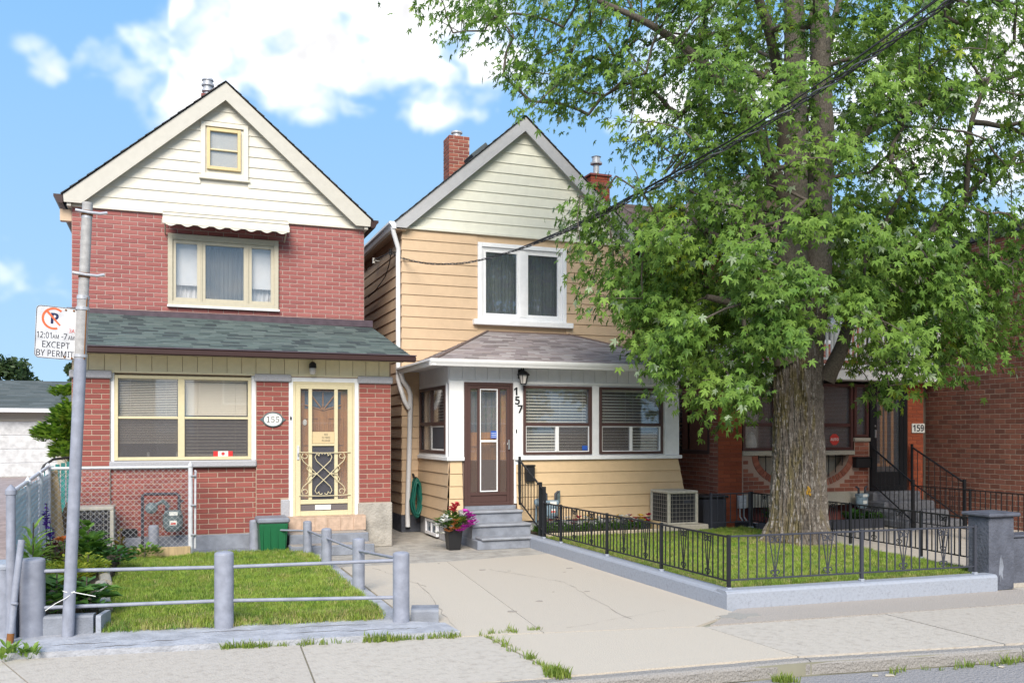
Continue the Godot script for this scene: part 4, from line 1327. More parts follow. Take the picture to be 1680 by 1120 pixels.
func make_157() -> void:
	var root := thing("clapboard_house", "tan clapboard house with ivory gable and white enclosed porch", "house", at(6.0, 0, 15.0))
	var U := front(15.55)
	var L := front(13.72)
	var SL := leftside(3.823)
	var PL := leftside(4.128)
	house_shell(root, M.tan_side, 3.823, 8.34, 5.30, 15.56, 24.0, Vector2(6.08, 7.25))
	var win := [5.206, 6.949, 3.70, 5.18]
	var m := MB.new()
	wall_sheet(m, 3.823, 8.34, 0.0, 5.36, [[5.26, 6.90, 3.78, 5.14]], -0.002)
	put(root, "wall", m.mesh(), M.tan_b, U)
	siding(root, "clapboard", [M.tan, M.tan_b], U, 0.32, 5.34, 0.1931, func(_y): return 3.812, func(y): return 4.135 if y < 2.55 else 8.35, [win])
	siding(root, "side_clapboard", [M.tan_side], SL, 0.32, 5.27, 0.1931, func(_y): return -24.0, func(_y): return -15.545)
	bx(root, "foundation", M.paint_grey_dark, Transform3D.IDENTITY, 3.80, 8.35, 0.0, 0.31, -23.9, -15.54, 0.01)
	# gable
	siding(root, "gable_clapboard", [M.ivory, M.ivory_b], U, 5.36, 7.32, 0.188, func(y): return maxf(6.08 - (7.33 - y) / 0.87, 3.80), func(y): return minf(6.08 + (7.33 - y) / 0.87, 8.36))
	bx(root, "gable_trim", M.ivory_b, U, 3.80, 8.36, 5.315, 5.362, 0.0, 0.055)
	var gm := MB.new()
	gm.tri(Vector3(3.74, 5.32, -0.003), Vector3(8.42, 5.32, -0.003), Vector3(6.08, 7.42, -0.003))
	put(root, "gable_wall", gm.mesh(), M.ivory_b, U)
	for s in [-1.0, 1.0]:
		var poly := []
		for q in [Vector2(0, 7.50), Vector2(2.405, 5.41), Vector2(2.395, 5.30), Vector2(2.22, 5.30), Vector2(0, 7.245)]: poly.append(Vector2(6.08 + s * q.x, q.y))
		if s > 0: poly.reverse()
		var bm := MB.new()
		bm.prism(poly, 0.0, 0.03)
		put(root, "bargeboard", bm.mesh(), M.trim_grey, front(15.42))
		var sm := MB.new()
		var so := [at(6.08 + s * 2.36, 5.33, 15.55), at(6.08 + s * 2.36, 5.33, 15.42), at(6.08, 7.37, 15.42), at(6.08, 7.37, 15.55)]
		if s < 0: sm.quad(so[0], so[1], so[2], so[3])
		else: sm.quad(so[3], so[2], so[1], so[0])
		put(root, "soffit", sm.mesh(), M.trim_grey)
		bx(root, "eave_soffit", M.tan_side, Transform3D.IDENTITY, 6.08 + s * 2.30 - 0.1, 6.08 + s * 2.30 + 0.09, 5.27, 5.285, -24.0, -15.43)
		gutter(root, M.white_b, 6.08 + s * 2.40, 5.40, 15.41, 24.0, s, 0.12)
	gable_roof(root, 6.08, 7.52, 2.42, 5.405, 15.38, 24.05, [Color(0.08, 0.075, 0.075), Color(0.06, 0.058, 0.06), Color(0.095, 0.09, 0.088)])
	# chimneys and roof vent
	var red := [Color(0.30, 0.095, 0.065), Color(0.27, 0.085, 0.06), Color(0.335, 0.115, 0.08), Color(0.245, 0.085, 0.065)]
	var c1 := chimney(root, 5.17, 5.60, 6.35, 7.63, 17.2, 17.6, red, M.brick_rust, M.mortar_tan)
	var f1 := MB.new()
	f1.lathe(at(5.39, 7.63, 17.4), [Vector2(0.085, 0), Vector2(0.085, 0.10), Vector2(0.115, 0.105), Vector2(0.115, 0.135), Vector2(0, 0.15)], 16)
	put(c1, "flue", f1.mesh(), M.galv)
	var c2 := chimney(root, 7.79, 8.21, 5.5, 6.83, 16.2, 16.6, [Color(0.28, 0.06, 0.03), Color(0.25, 0.055, 0.03), Color(0.31, 0.075, 0.04)], M.brick_rust, M.brick_side)
	bx(c2, "chimney_band", M.brick_side, Transform3D.IDENTITY, 7.765, 8.235, 6.62, 6.70, -16.625, -16.175)
	bx(c2, "chimney_band", M.brick_side, Transform3D.IDENTITY, 7.765, 8.235, 6.83, 6.87, -16.625, -16.175)
	f1 = MB.new()
	f1.lathe(at(8.0, 6.87, 16.4), [Vector2(0.06, 0), Vector2(0.06, 0.24), Vector2(0.12, 0.245), Vector2(0.12, 0.275), Vector2(0.08, 0.28), Vector2(0.08, 0.38), Vector2(0.10, 0.39), Vector2(0, 0.43)], 16)
	put(c2, "flue", f1.mesh(), M.galv)
	var rv := MB.new()
	rv.hexa([at(5.53, 7.06, 16.7), at(5.83, 7.32, 16.7), at(5.77, 7.40, 16.7), at(5.47, 7.14, 16.7), at(5.53, 7.06, 17.3), at(5.83, 7.32, 17.3), at(5.77, 7.40, 17.3), at(5.47, 7.14, 17.3)], 0.01)
	put(root, "skylight", rv.mesh(), M.roof_slate)
	# upstairs window
	var uw := ring(root, "window", M.white, U, 5.206, 6.949, 3.75, 5.18, 0.075, -0.06, 0.05)
	room(uw, U, 5.25, 6.91, 3.76, 5.16, -1.6, -0.10, M.room)
	ring(uw, "inner_frame", M.white_b, U, 5.283, 6.872, 3.827, 5.103, 0.035, -0.06, 0.02)
	bx(uw, "mullion", M.white, U, 6.02, 6.14, 3.862, 5.068, -0.06, 0.032)
	for q in [[5.318, 6.02], [6.14, 6.837]]:
		var sa := ring(uw, "sash", M.white, U, q[0], q[1], 3.862, 5.068, 0.05, -0.05, 0.012)
		pane(sa, U, q[0] + 0.048, q[1] - 0.048, 3.91, 5.02, -0.01)
		curtain(uw, U, q[0], q[1], 3.84, 5.06, -0.28, 10, M.curtain_dim)
	bx(uw, "sill", M.white, U, 5.113, 7.062, 3.69, 3.785, -0.02, 0.12, 0.006)
	# enclosed porch: walls
	m = MB.new()
	wall_sheet(m, 4.128, 8.271, 1.30, 2.88, [[4.40, 5.165, 1.30, 2.53], [5.39, 6.585, 1.40, 2.495], [6.76, 7.945, 1.40, 2.495]], 0.0, 0.12)
	put(root, "porch_wall", m.mesh(), M.white_b, L)
	m = MB.new()
	wall_sheet(m, -15.55, -13.72, 1.30, 2.88, [[-15.40, -13.92, 1.42, 2.47]], 0.0, 0.12)
	m.quad(Vector3(-13.72, 0, -4.143), Vector3(-15.55, 0, -4.143), Vector3(-15.55, 2.88, -4.143), Vector3(-13.72, 2.88, -4.143))
	put(root, "porch_side_wall", m.mesh(), M.lilac_white, PL)
	bx(root, "corner_board", M.white, L, 4.122, 4.36, 1.362, 2.56, 0.0, 0.02)
	bx(root, "corner_board", M.white, L, 7.99, 8.277, 1.362, 2.56, 0.0, 0.02)
	bx(root, "pilaster", M.white, L, 5.215, 5.352, 0.6, 2.56, 0.0, 0.018)
	bx(root, "pilaster", M.white_b, L, 6.612, 6.732, 1.362, 2.53, 0.0, 0.02)
	bx(root, "architrave", M.white, L, 5.352, 8.27, 2.532, 2.575, 0.0, 0.028)
	var px := 4.13
	while px < 8.25:
		bx(root, "frieze_plank", M.lilac_white, L, px, minf(px + 0.205, 8.27), 2.577, 2.82, 0.0, 0.014, 0.003)
		px += 0.211
	bx(root, "frieze_board", M.lilac_white, PL, -15.5, -13.72, 2.52, 2.82, 0.0, 0.014)
	# ledge
	bx(root, "ledge", M.white, L, 5.22, 8.315, 1.30, 1.36, 0.0, 0.06, 0.006)
	bx(root, "ledge", M.white, L, 4.09, 4.365, 1.30, 1.36, 0.0, 0.06, 0.006)
	bx(root, "ledge", M.white_b, PL, -15.5, -13.66, 1.30, 1.36, 0.0, 0.05, 0.006)
	# flared skirt of wide boards
	for k in 5:
		var y1 := 1.30 - k * 0.196
		var y0 := maxf(y1 - 0.196, 0.33)
		var f0 := (1.30 - y0) * 0.17
		var f1_ := (1.30 - y1) * 0.17
		for part in [[5.245, 8.262, 1.0], [4.14, 4.335, -1.0]]:
			var q := MB.new()
			var xr0: float = part[1] + (f0 * 1.0 if part[2] > 0 else 0.0)
			var xr1: float = part[1] + (f1_ * 1.0 if part[2] > 0 else 0.0)
			var xl0: float = part[0] - (f0 * 0.3 if part[2] < 0 else 0.0)
			var xl1: float = part[0] - (f1_ * 0.3 if part[2] < 0 else 0.0)
			q.hexa([Vector3(xl0, y0 - 0.008, f0 * 0.5 + 0.024), Vector3(xr0, y0 - 0.008, f0 * 0.5 + 0.024), Vector3(xr1, y1, f1_ * 0.5 + 0.006), Vector3(xl1, y1, f1_ * 0.5 + 0.006), Vector3(xl0, y0 - 0.008, f0 * 0.5 + 0.006), Vector3(xr0, y0 - 0.008, f0 * 0.5 + 0.006), Vector3(xr1, y1, f1_ * 0.5 - 0.01), Vector3(xl1, y1, f1_ * 0.5 - 0.01)], 0.0025)
			put(root, "skirt_board", q.mesh(), M.tan_low, L)
		var q2 := MB.new()
		q2.hexa([Vector3(-15.55, y0 - 0.008, f0 * 0.3 + 0.024), Vector3(-13.715 + f0 * 0.5, y0 - 0.008, f0 * 0.3 + 0.024), Vector3(-13.715 + f1_ * 0.5, y1, f1_ * 0.3 + 0.006), Vector3(-15.55, y1, f1_ * 0.3 + 0.006), Vector3(-15.55, y0 - 0.008, f0 * 0.3), Vector3(-13.72, y0 - 0.008, f0 * 0.3), Vector3(-13.72, y1, f1_ * 0.3 - 0.01), Vector3(-15.55, y1, f1_ * 0.3 - 0.01)], 0.0025)
		put(root, "side_skirt_board", q2.mesh(), M.tan, PL)
	m = MB.new()
	m.quad(Vector3(4.13, 0, 0.0), Vector3(8.27, 0, 0.0), Vector3(8.27, 1.31, 0), Vector3(4.13, 1.31, 0))
	put(root, "skirt_backing", m.mesh(), M.roof_brown, L)
	bx(root, "porch_foundation", M.stone_grey, L, 4.14, 8.30, 0.0, 0.335, -1.8, 0.05, 0.01)
	var bw := ring(root, "basement_window", M.lilac_white, PL, -15.0, -14.3, 0.04, 0.31, 0.05, 0.0, 0.05)
	bx(bw, "sash_bar", M.lilac_white, PL, -14.68, -14.63, 0.09, 0.26, 0.0, 0.04)
	pane(bw, PL, -14.95, -14.35, 0.09, 0.26, 0.022, M.fan_glass)
	# porch windows
	var spec := [[5.375, 6.60, 1], [6.746, 7.957, 0]]
	for s in spec:
		var a: float = s[0]
		var b: float = s[1]
		var w := ring(root, "porch_window", M.brown, L, a, b, 1.385, 2.508, 0.042, -0.06, 0.03)
		room(w, L, a + 0.01, b - 0.01, 1.37, 2.51, -1.3, -0.15, M.room_warm)
		bx(w, "meeting_rail", M.brown, L, a + 0.042, b - 0.042, 1.855, 1.905, -0.05, 0.022)
		pane(w, L, a + 0.04, b - 0.04, 1.905, 2.467, -0.01)
		ring(w, "slider_frame", M.white, L, a + 0.043, b - 0.043, 1.427, 1.854, 0.016, -0.03, 0.012)
		var mid := lerpf(a, b, 0.47)
		bx(w, "slider_stile", M.white, L, mid, mid + 0.055, 1.443, 1.838, -0.03, 0.016)
		pane(w, L, a + 0.058, b - 0.058, 1.443, 1.838, -0.02)
		if s[2] == 1: pane(w, L, mid + 0.055, b - 0.058, 1.443, 1.838, 0.004, M.mesh_screen, "insect_screen")
		else: pane(w, L, a + 0.058, mid, 1.443, 1.838, 0.004, M.mesh_screen, "insect_screen")
		var bl := bx(w, "venetian_blind", M.blind_ivory, L, a + 0.05, b - 0.05, 2.43, 2.47, -0.13, -0.07)
		blind(bl, L, a + 0.055, b - 0.055, 1.42, 2.43, -0.10, 0.0505, 0.05, 0.42, M.blind_ivory, 4)
	bx(root, "window_sticker", M.sticker_blue, L, 6.43, 6.53, 1.455, 1.53, 0.005, 0.0065, 0)
	# side window
	var sw := ring(root, "side_window", M.brown, PL, -15.45, -13.87, 1.40, 2.50, 0.05, -0.06, 0.03)
	room(sw, PL, -15.42, -13.9, 1.38, 2.5, -1.0, -0.15, M.room)
	ring(sw, "casing", M.white_b, PL, -15.50, -13.82, 1.362, 2.545, 0.045, 0.0, 0.02)
	bx(sw, "meeting_rail", M.brown, PL, -15.40, -13.92, 1.86, 1.92, -0.05, 0.025)
	bx(sw, "stile", M.brown, PL, -14.78, -14.73, 1.92, 2.45, -0.05, 0.015)
	pane(sw, PL, -15.40, -13.92, 1.92, 2.45, -0.01)
	pane(sw, PL, -15.40, -13.92, 1.45, 1.86, -0.01)
	ring(sw, "slider_frame", M.white, PL, -14.72, -13.925, 1.452, 1.858, 0.025, -0.03, 0.01)
	pane(sw, PL, -14.70, -13.95, 1.477, 1.833, 0.004, M.mesh_screen_dark, "insect_screen")
	var sbl := bx(sw, "venetian_blind", M.blind_ivory, PL, -14.72, -13.93, 2.42, 2.45, -0.13, -0.07)
	blind(sbl, PL, -14.72, -13.93, 1.46, 2.42, -0.10, 0.0505, 0.05, 0.42, M.blind_ivory, 3)
	bx(sw, "curtain_panel", M.curtain, PL, -15.4, -15.15, 1.45, 2.45, -0.08, -0.075)
	# porch roof: hip with white gutter
	var ey := 2.85
	var A := at(3.80, ey, 13.37); var B := at(8.62, ey, 13.37); var E := at(7.0, 3.565, 15.53); var F := at(5.40, 3.565, 15.53)
	var G := at(3.80, ey, 15.53); var Hh := at(8.62, ey, 15.53)
	var rt := [Color(0.36, 0.31, 0.30), Color(0.31, 0.26, 0.255), Color(0.41, 0.36, 0.35), Color(0.25, 0.21, 0.20), Color(0.375, 0.315, 0.30), Color(0.45, 0.40, 0.385)]
	var pr := put(root, "porch_roof", slope_slab(A, B, E, F, 0.04), M.roof_brown)
	shingles(pr, rt, M.shingle, A + Vector3(0, 0.006, 0.01), B + Vector3(0, 0.006, 0.01), E + Vector3(0, 0.006, 0), F + Vector3(0, 0.006, 0), 0.11, 0.22, 0.010)
	var pl := put(root, "porch_roof", slope_slab(G, A, F + Vector3(0, 0, 0.001), F, 0.04), M.roof_brown)
	shingles(pl, rt, M.shingle, G + Vector3(0, 0.006, 0), A + Vector3(0, 0.006, 0), F + Vector3(0, 0.006, 0.002), F + Vector3(0, 0.006, 0), 0.11, 0.22, 0.010)
	put(root, "porch_roof", slope_slab(B, Hh, E, E + Vector3(0, 0, 0.001), 0.04), M.roof_brown)
	var hp := MB.new()
	hp.tube([A + Vector3(0, 0.02, 0), F + Vector3(0, 0.02, 0)], 0.022, 6)
	hp.tube([B + Vector3(0, 0.02, 0), E + Vector3(0, 0.02, 0)], 0.022, 6)
	hp.tube([F + Vector3(0, 0.01, 0.01), E + Vector3(0, 0.01, 0.01)], 0.02, 6)
	put(pr, "hip_cap", hp.mesh(), M.roof_brown)
	bx(root, "porch_soffit", M.lilac_white, Transform3D.IDENTITY, 3.80, 8.62, 2.805, 2.815, -15.5, -13.37)
	var gp := []
	for q in [Vector2(0, 0), Vector2(0.055, 0), Vector2(0.07, 0.03), Vector2(0.09, 0.06), Vector2(0.10, 0.09), Vector2(0.10, 0.105), Vector2(0, 0.105)]: gp.append(q)
	var gmx := MB.new()
	gmx.prism(gp, -8.70, -3.70)
	put(root, "porch_gutter", gmx.mesh(), M.white, Transform3D(Basis(Vector3(0, 0, 1), UPV, Vector3(-1, 0, 0)), Vector3(0, 2.765, -13.37)))
	gutter(root, M.white_b, 3.795, 2.87, 13.30, 15.52, -1.0, 0.10)
	# front door
	var dr := ring(root, "front_door", M.brown, L, 4.372, 5.19, 0.582, 2.545, 0.05, -0.06, 0.034)
	room(dr, L, 4.37, 5.19, 0.55, 2.55, -1.2, -0.2, M.room_warm)
	var sd := ring(dr, "storm_door", M.brown, L, 4.424, 5.138, 0.585, 2.492, 0.05, -0.02, 0.026)
	for q in [[4.594, 4.630], [4.934, 4.970]]: bx(sd, "stile", M.brown, L, q[0], q[1], 0.79, 2.442, -0.015, 0.022)
	bx(sd, "kick_rail", M.brown, L, 4.474, 5.088, 0.742, 0.79, -0.015, 0.024)
	bx(sd, "kick_panel", M.brown, L, 4.474, 5.088, 0.635, 0.742, -0.012, 0.01)
	for q in [[4.474, 4.594], [4.970, 5.088]]: pane(sd, L, q[0], q[1], 0.79, 2.442, 0.0)
	pane(sd, L, 4.64, 4.924, 1.64, 2.432, 0.0)
	ring(sd, "vent_frame", M.white, L, 4.632, 4.932, 1.612, 2.440, 0.014, -0.005, 0.024)
	ring(sd, "screen_frame", M.white, L, 4.632, 4.932, 0.80, 1.610, 0.018, -0.005, 0.025)
	pane(sd, L, 4.65, 4.914, 0.818, 1.592, 0.008, M.mesh_screen, "insect_screen")
	bx(sd, "door_sticker", M.sticker_blue, L, 4.82, 4.92, 1.655, 1.77, 0.003, 0.0045, 0)
	for k in 3: bx(sd, "sticker_line", M.porcelain, L, 4.83, 4.91, 1.675 + k * 0.028, 1.682 + k * 0.028, 0.0045, 0.0055, 0)
	bx(sd, "handle", M.steel, L, 5.105, 5.125, 1.47, 1.63, 0.026, 0.06, 0.005)
	var hl := MB.new()
	hl.tube([Vector3(5.115, 1.60, 0.05), Vector3(5.085, 1.575, 0.075), Vector3(5.075, 1.55, 0.07)], 0.007, 6)
	put(sd, "lever", hl.mesh(), M.steel, L)
	var inner := MB.new()
	wall_sheet(inner, 4.38, 5.18, 0.59, 2.54, [[4.52, 5.04, 1.75, 2.4]], -0.13, 0.04)
	var idr := put(dr, "wooden_door", inner.mesh(), M.wood_orange, L)
	for q in [[4.50, 4.74, 0.8, 1.55], [4.82, 5.06, 0.8, 1.55]]: ring(idr, "panel_moulding", M.wood_orange, L, q[0], q[1], q[2], q[3], 0.03, -0.13, -0.11)
	bx(idr, "threshold", M.paint_grey, L, 4.36, 5.22, 0.53, 0.58, -0.1, 0.09)
	curtain(idr, L, 4.5, 5.06, 1.72, 2.42, -0.19, 6, M.curtain_dim)
	# house number: three digits stepping down, lantern, door bell
	var nums := [["1", 5.245, 2.41], ["5", 5.268, 2.265], ["7", 5.315, 2.125]]
	for q in nums: text(root, "number", q[0], 0.125, M.iron, L * Transform3D(Basis.IDENTITY, Vector3(q[1], q[2], 0.026)), 0.008, 700)
	bx(root, "door_bell", M.iron, L, 5.243, 5.263, 1.735, 1.80, 0.018, 0.03, 0.006)
	var ln := MB.new()
	ln.lathe(Vector3(5.325, 2.55, 0.13), [Vector2(0, 0), Vector2(0.035, 0.0), Vector2(0.06, 0.11)], 6)
	var lan := put(root, "porch_lantern", ln.mesh(), M.lamp_glass, L * Transform3D(Basis.from_scale(Vector3(1.3, 1.25, 1.2)), Vector3(-1.60, -0.66, 0)))
	ln = MB.new()
	ln.lathe(Vector3(5.325, 2.55, 0.13), [Vector2(0.085, 0.11), Vector2(0.085, 0.12), Vector2(0.05, 0.155), Vector2(0.02, 0.17), Vector2(0, 0.19)], 6)
	ln.lathe(Vector3(5.325, 2.54, 0.13), [Vector2(0, 0), Vector2(0.04, 0.003), Vector2(0.038, 0.014), Vector2(0, 0.014)], 6)
	for k in 6:
		var a := TAU * k / 6.0
		ln.tube([Vector3(5.325 + cos(a) * 0.036, 2.55, 0.13 - sin(a) * 0.036), Vector3(5.325 + cos(a) * 0.062, 2.66, 0.13 - sin(a) * 0.062)], 0.005, 4)
	ln.tube([Vector3(5.325, 2.70, 0.02), Vector3(5.325, 2.76, 0.06), Vector3(5.325, 2.77, 0.11), Vector3(5.325, 2.74, 0.13)], 0.01, 6)
	ln.box(Vector3(5.29, 2.62, 0.015), Vector3(5.36, 2.74, 0.03), 0.006)
	put(lan, "lantern_frame", ln.mesh(), M.iron, L * Transform3D(Basis.from_scale(Vector3(1.3, 1.25, 1.2)), Vector3(-1.60, -0.66, 0)))
	# downspouts
	var ds := MB.new()
	ds.tube([at(3.63, 5.31, 15.46), at(3.65, 5.22, 15.48), at(3.755, 4.97, 15.57), at(3.76, 4.85, 15.60), at(3.76, 2.68, 15.60), at(3.79, 2.50, 15.53), at(3.84, 2.30, 15.47), at(3.92, 2.16, 15.46)], 0.042, 8)
	put(root, "downspout", ds.mesh(), M.white_b)
	ds = MB.new()
	ds.tube([at(3.76, 2.80, 15.40), at(3.80, 2.66, 15.44), at(3.91, 2.52, 15.47), at(3.95, 2.40, 15.48), at(3.95, 2.2, 15.49), at(3.93, 1.4, 15.49), at(3.90, 0.35, 15.49), at(3.90, 0.1, 15.47)], 0.044, 8)
	put(root, "downspout", ds.mesh(), M.white_b)
	# steps
	var st := bx(root, "steps", M.paint_grey, Transform3D.IDENTITY, 4.27, 5.24, 0.0, 0.135, -13.72, -12.74, 0.008)
	for q in [[4.325, 5.265, 0.135, 12.70, 13.1], [4.27, 5.235, 0.31, 12.98, 13.4], [4.245, 5.205, 0.49, 13.26, 13.72]]:
		bx(st, "tread", M.paint_grey_step, Transform3D.IDENTITY, q[0], q[1], q[2], q[2] + 0.043, -q[4], -q[3], 0.014)
	bx(st, "riser", M.paint_grey, Transform3D.IDENTITY, 4.275, 5.225, 0.136, 0.309, -13.72, -13.015, 0.004)
	bx(st, "riser", M.paint_grey, Transform3D.IDENTITY, 4.26, 5.195, 0.310, 0.489, -13.72, -13.295, 0.004)
	# service mast insulators where the cable lands
	for q in [[15.88, 4.96], [17.3, 5.06]]:
		var im := MB.new()
		im.tube([at(3.82, q[1], q[0]), at(3.70, q[1], q[0])], 0.012, 6)
		im.lathe(at(3.69, q[1] - 0.05, q[0]), [Vector2(0, 0), Vector2(0.03, 0), Vector2(0.022, 0.03), Vector2(0.03, 0.05), Vector2(0.022, 0.07), Vector2(0.03, 0.1), Vector2(0, 0.1)], 12)
		put(root, "insulator", im.mesh(), M.porcelain if q[0] > 16 else M.cable)
	var mb := bx(root, "mailbox", M.black_plastic, L, 5.385, 5.535, 0.955, 1.195, 0.02, 0.13, 0.008)
	bx(mb, "mailbox_lid", M.black_plastic, L, 5.38, 5.54, 1.197, 1.225, 0.02, 0.145, 0.006)

# ---------------------------------------------------------------- house 159, the brick block beside it, the garage
func make_159() -> void:
	var root := thing("brick_porch_house", "brown brick house with arched porch opening behind the maple trunk", "house", at(11.4, 0, 15.0))
	var L := front(13.72)
	var SL := leftside(9.08)
	var X0 := 9.08
	var X1 := 13.76
	# half-round opening under the sill
	var ocx := 10.93
	var ocy := 1.325
	var orx := 1.02
	var ory := 0.50
	var m := MB.new()
	var n := 24
	var arc := []
	for i in n + 1:
		var a := PI + PI * i / n
		arc.append(Vector2(ocx + cos(a) * orx, ocy + sin(a) * ory))
	# wall sheet round the half-round: quads from the arc down to the base line
	for i in n:
		var p: Vector2 = arc[i]
		var q: Vector2 = arc[i + 1]
		m.quad(Vector3(p.x, 0.64, 0), Vector3(q.x, 0.64, 0), Vector3(q.x, q.y, 0), Vector3(p.x, p.y, 0))
		m.quad(Vector3(q.x, q.y, 0), Vector3(p.x, p.y, 0), Vector3(p.x, p.y, -0.2), Vector3(q.x, q.y, -0.2))
	m.quad(Vector3(9.56, 0.64, 0), Vector3(ocx - orx, 0.64, 0), Vector3(ocx - orx, 1.33, 0), Vector3(9.56, 1.33, 0))
	m.quad(Vector3(ocx + orx, 0.64, 0), Vector3(12.44, 0.64, 0), Vector3(12.44, 1.33, 0), Vector3(ocx + orx, 1.33, 0))
	m.quad(Vector3(12.08, 1.33, 0), Vector3(12.44, 1.33, 0), Vector3(12.44, 1.58, 0), Vector3(12.08, 1.58, 0))
	put(root, "porch_wall", m.mesh(), M.mortar_rose, L)
	bx(root, "pier", M.mortar_rust, L, 9.08, 9.58, 0, 2.72, -1.2, 0.0, 0)
	bx(root, "pier", M.mortar_rust, L, 13.37, 13.76, 0, 2.72, -1.2, 0.0, 0)
	m = MB.new()
	wall_sheet(m, -24.0, -13.73, 0.0, 2.75, [[-15.9, -14.0, 1.40, 2.62]], 0.002, 0.12)
	put(root, "side_wall", m.mesh(), M.mortar_rose, SL)
	# bricks
	var tone_w := [Color(0.36, 0.125, 0.08), Color(0.32, 0.11, 0.072), Color(0.40, 0.148, 0.095), Color(0.285, 0.10, 0.07)]
	var tone_r := [Color(0.36, 0.09, 0.042), Color(0.32, 0.08, 0.04), Color(0.40, 0.105, 0.05)]
	var list := []
	lay_bricks(list, L, 9.60, 12.42, 0.65, 1.325, 0.225, 0.076, 0.011, [])
	var kept := []
	for b in list:
		var ok := true
		for c in [Vector2(b[1], b[3]), Vector2(b[2], b[3]), Vector2(b[1], b[4]), Vector2(b[2], b[4])]:
			if pow((c.x - ocx) / (orx + 0.13), 2) + pow((c.y - ocy) / (ory + 0.12), 2) < 1.0: ok = false
		if ok: kept.append(b)
	lay_bricks(kept, L, 12.09, 12.42, 1.33, 1.57, 0.225, 0.076, 0.011, [])
	set_bricks(root, kept, tone_w, M.brick_dark, 200)
	# soldier bricks round the opening
	for i in 34:
		var a := PI + PI * (i + 0.5) / 34
		var q := MB.new()
		q.tinted = true
		q.col = tone_w[i % 4]
		var t := Vector2(-sin(a) * orx, cos(a) * ory).normalized()
		var nn := Vector2(t.y, -t.x)
		var c := Vector2(ocx + cos(a) * orx, ocy + sin(a) * ory)
		var hw := 0.031
		q.hexa([v3(c - t * hw, 0.016), v3(c - t * hw + nn * 0.12, 0.016), v3(c + t * hw * 1.15 + nn * 0.12, 0.016), v3(c + t * hw, 0.016), v3(c - t * hw, -0.1), v3(c - t * hw + nn * 0.12, -0.1), v3(c + t * hw * 1.15 + nn * 0.12, -0.1), v3(c + t * hw, -0.1)], 0.004)
		put(root, "arch_brick", q.mesh(), M.brick_dark, L)
	var pl := []
	lay_bricks(pl, L, 9.08, 9.58, 0.06, 2.70, 0.25, 0.074, 0.006, [])
	lay_bricks(pl, L, 13.37, 13.76, 0.06, 2.70, 0.22, 0.074, 0.006, [])
	set_bricks(root, pl, tone_r, M.brick_rust, 100)
	var sdl := []
	lay_bricks(sdl, SL, -16.0, -14.0, 0.64, 1.36, 0.225, 0.076, 0.011, [])
	lay_bricks(sdl, SL, -14.0, -13.72, 0.64, 2.70, 0.28, 0.076, 0.011, [])
	set_bricks(root, sdl, tone_w, M.brick_dark, 0)
	# stone sills and base band
	bx(root, "stone_sill", M.stone_warm, L, 9.585, 12.07, 1.332, 1.415, -0.15, 0.04, 0.008)
	bx(root, "stone_sill", M.stone_warm, L, 12.07, 12.44, 1.582, 1.65, -0.15, 0.04, 0.008)
	bx(root, "stone_band", M.stone_warm, L, 9.585, 12.42, 0.40, 0.638, -0.1, 0.03, 0.01)
	bx(root, "stone_band", M.stone_warm, SL, -16.5, -13.74, 0.40, 0.62, 0.0, 0.03, 0.01)
	bx(root, "crawl_wall", M.brick_side, L, 9.585, 12.42, 0.0, 0.398, -0.6, -0.3)
	# grille in the opening, blind behind it
	var gr := MB.new()
	for i in 13:
		var x := ocx - orx + 0.08 + i * (2 * orx - 0.16) / 12
		var yb := ocy - ory * sqrt(maxf(0.0, 1.0 - pow((x - ocx) / orx, 2)))
		gr.tube([Vector3(x, yb, -0.08), Vector3(x, 1.33, -0.08)], 0.009, 5)
	gr.tube([Vector3(ocx - orx, 1.30, -0.08), Vector3(ocx + orx, 1.30, -0.08)], 0.009, 5)
	put(root, "iron_grille", gr.mesh(), M.iron, L)
	bx(root, "opening_back", M.stone_warm, L, ocx - orx - 0.1, ocx + orx + 0.1, 0.75, 1.33, -0.32, -0.30, 0)
	# enclosed porch windows
	for q in [[9.60, 10.32], [10.34, 11.10], [11.12, 12.06], [12.09, 12.43]]:
		var yb := 1.66 if q[0] > 12.0 else 1.418
		var w := ring(root, "porch_window", M.brown_red, L, q[0], q[1], yb, 2.66, 0.055, -0.1, 0.0)
		room(w, L, q[0], q[1], yb - 0.02, 2.68, -1.0, -0.12, M.room)
		if q[0] < 12.0: bx(w, "meeting_rail", M.brown_red, L, q[0] + 0.055, q[1] - 0.055, 1.86, 1.92, -0.09, -0.01)
		pane(w, L, q[0] + 0.05, q[1] - 0.05, yb + 0.05, 2.61, -0.05)
	var pk := MB.new()
	pk.lathe(Vector3(9.95, 1.43, -0.25), [Vector2(0, 0), Vector2(0.09, 0.0), Vector2(0.10, 0.1), Vector2(0.075, 0.26), Vector2(0.03, 0.32), Vector2(0, 0.33)], 12)
	var orn := thing("vase", "grey rounded vase behind the brick house porch window", "vase", at(9.95, 1.43, 13.97))
	put(orn, "vase_body", pk.mesh(), M.galv_white, L)
	var oct := thing("red_sign", "small red octagonal window sign in the brick house porch", "sign", at(11.66, 1.62, 13.79))
	pk = MB.new()
	var o8 := []
	for i in 8: o8.append(Vector2(11.66 + cos(TAU * (i + 0.5) / 8) * 0.11, 1.62 + sin(TAU * (i + 0.5) / 8) * 0.11))
	pk.prism(o8, -0.048, -0.044)
	put(oct, "plate", pk.mesh(), M.sign_red, L)
	text(oct, "words", "AUTO", 0.05, M.porcelain, L * Transform3D(Basis.IDENTITY, Vector3(11.66, 1.62, -0.0425)), 0.001, 700)
	# side window
	var sw := ring(root, "side_window", M.brown, SL, -15.95, -13.98, 1.36, 2.66, 0.07, -0.1, 0.012)
	room(sw, SL, -15.95, -13.98, 1.36, 2.66, -1.0, -0.12, M.room)
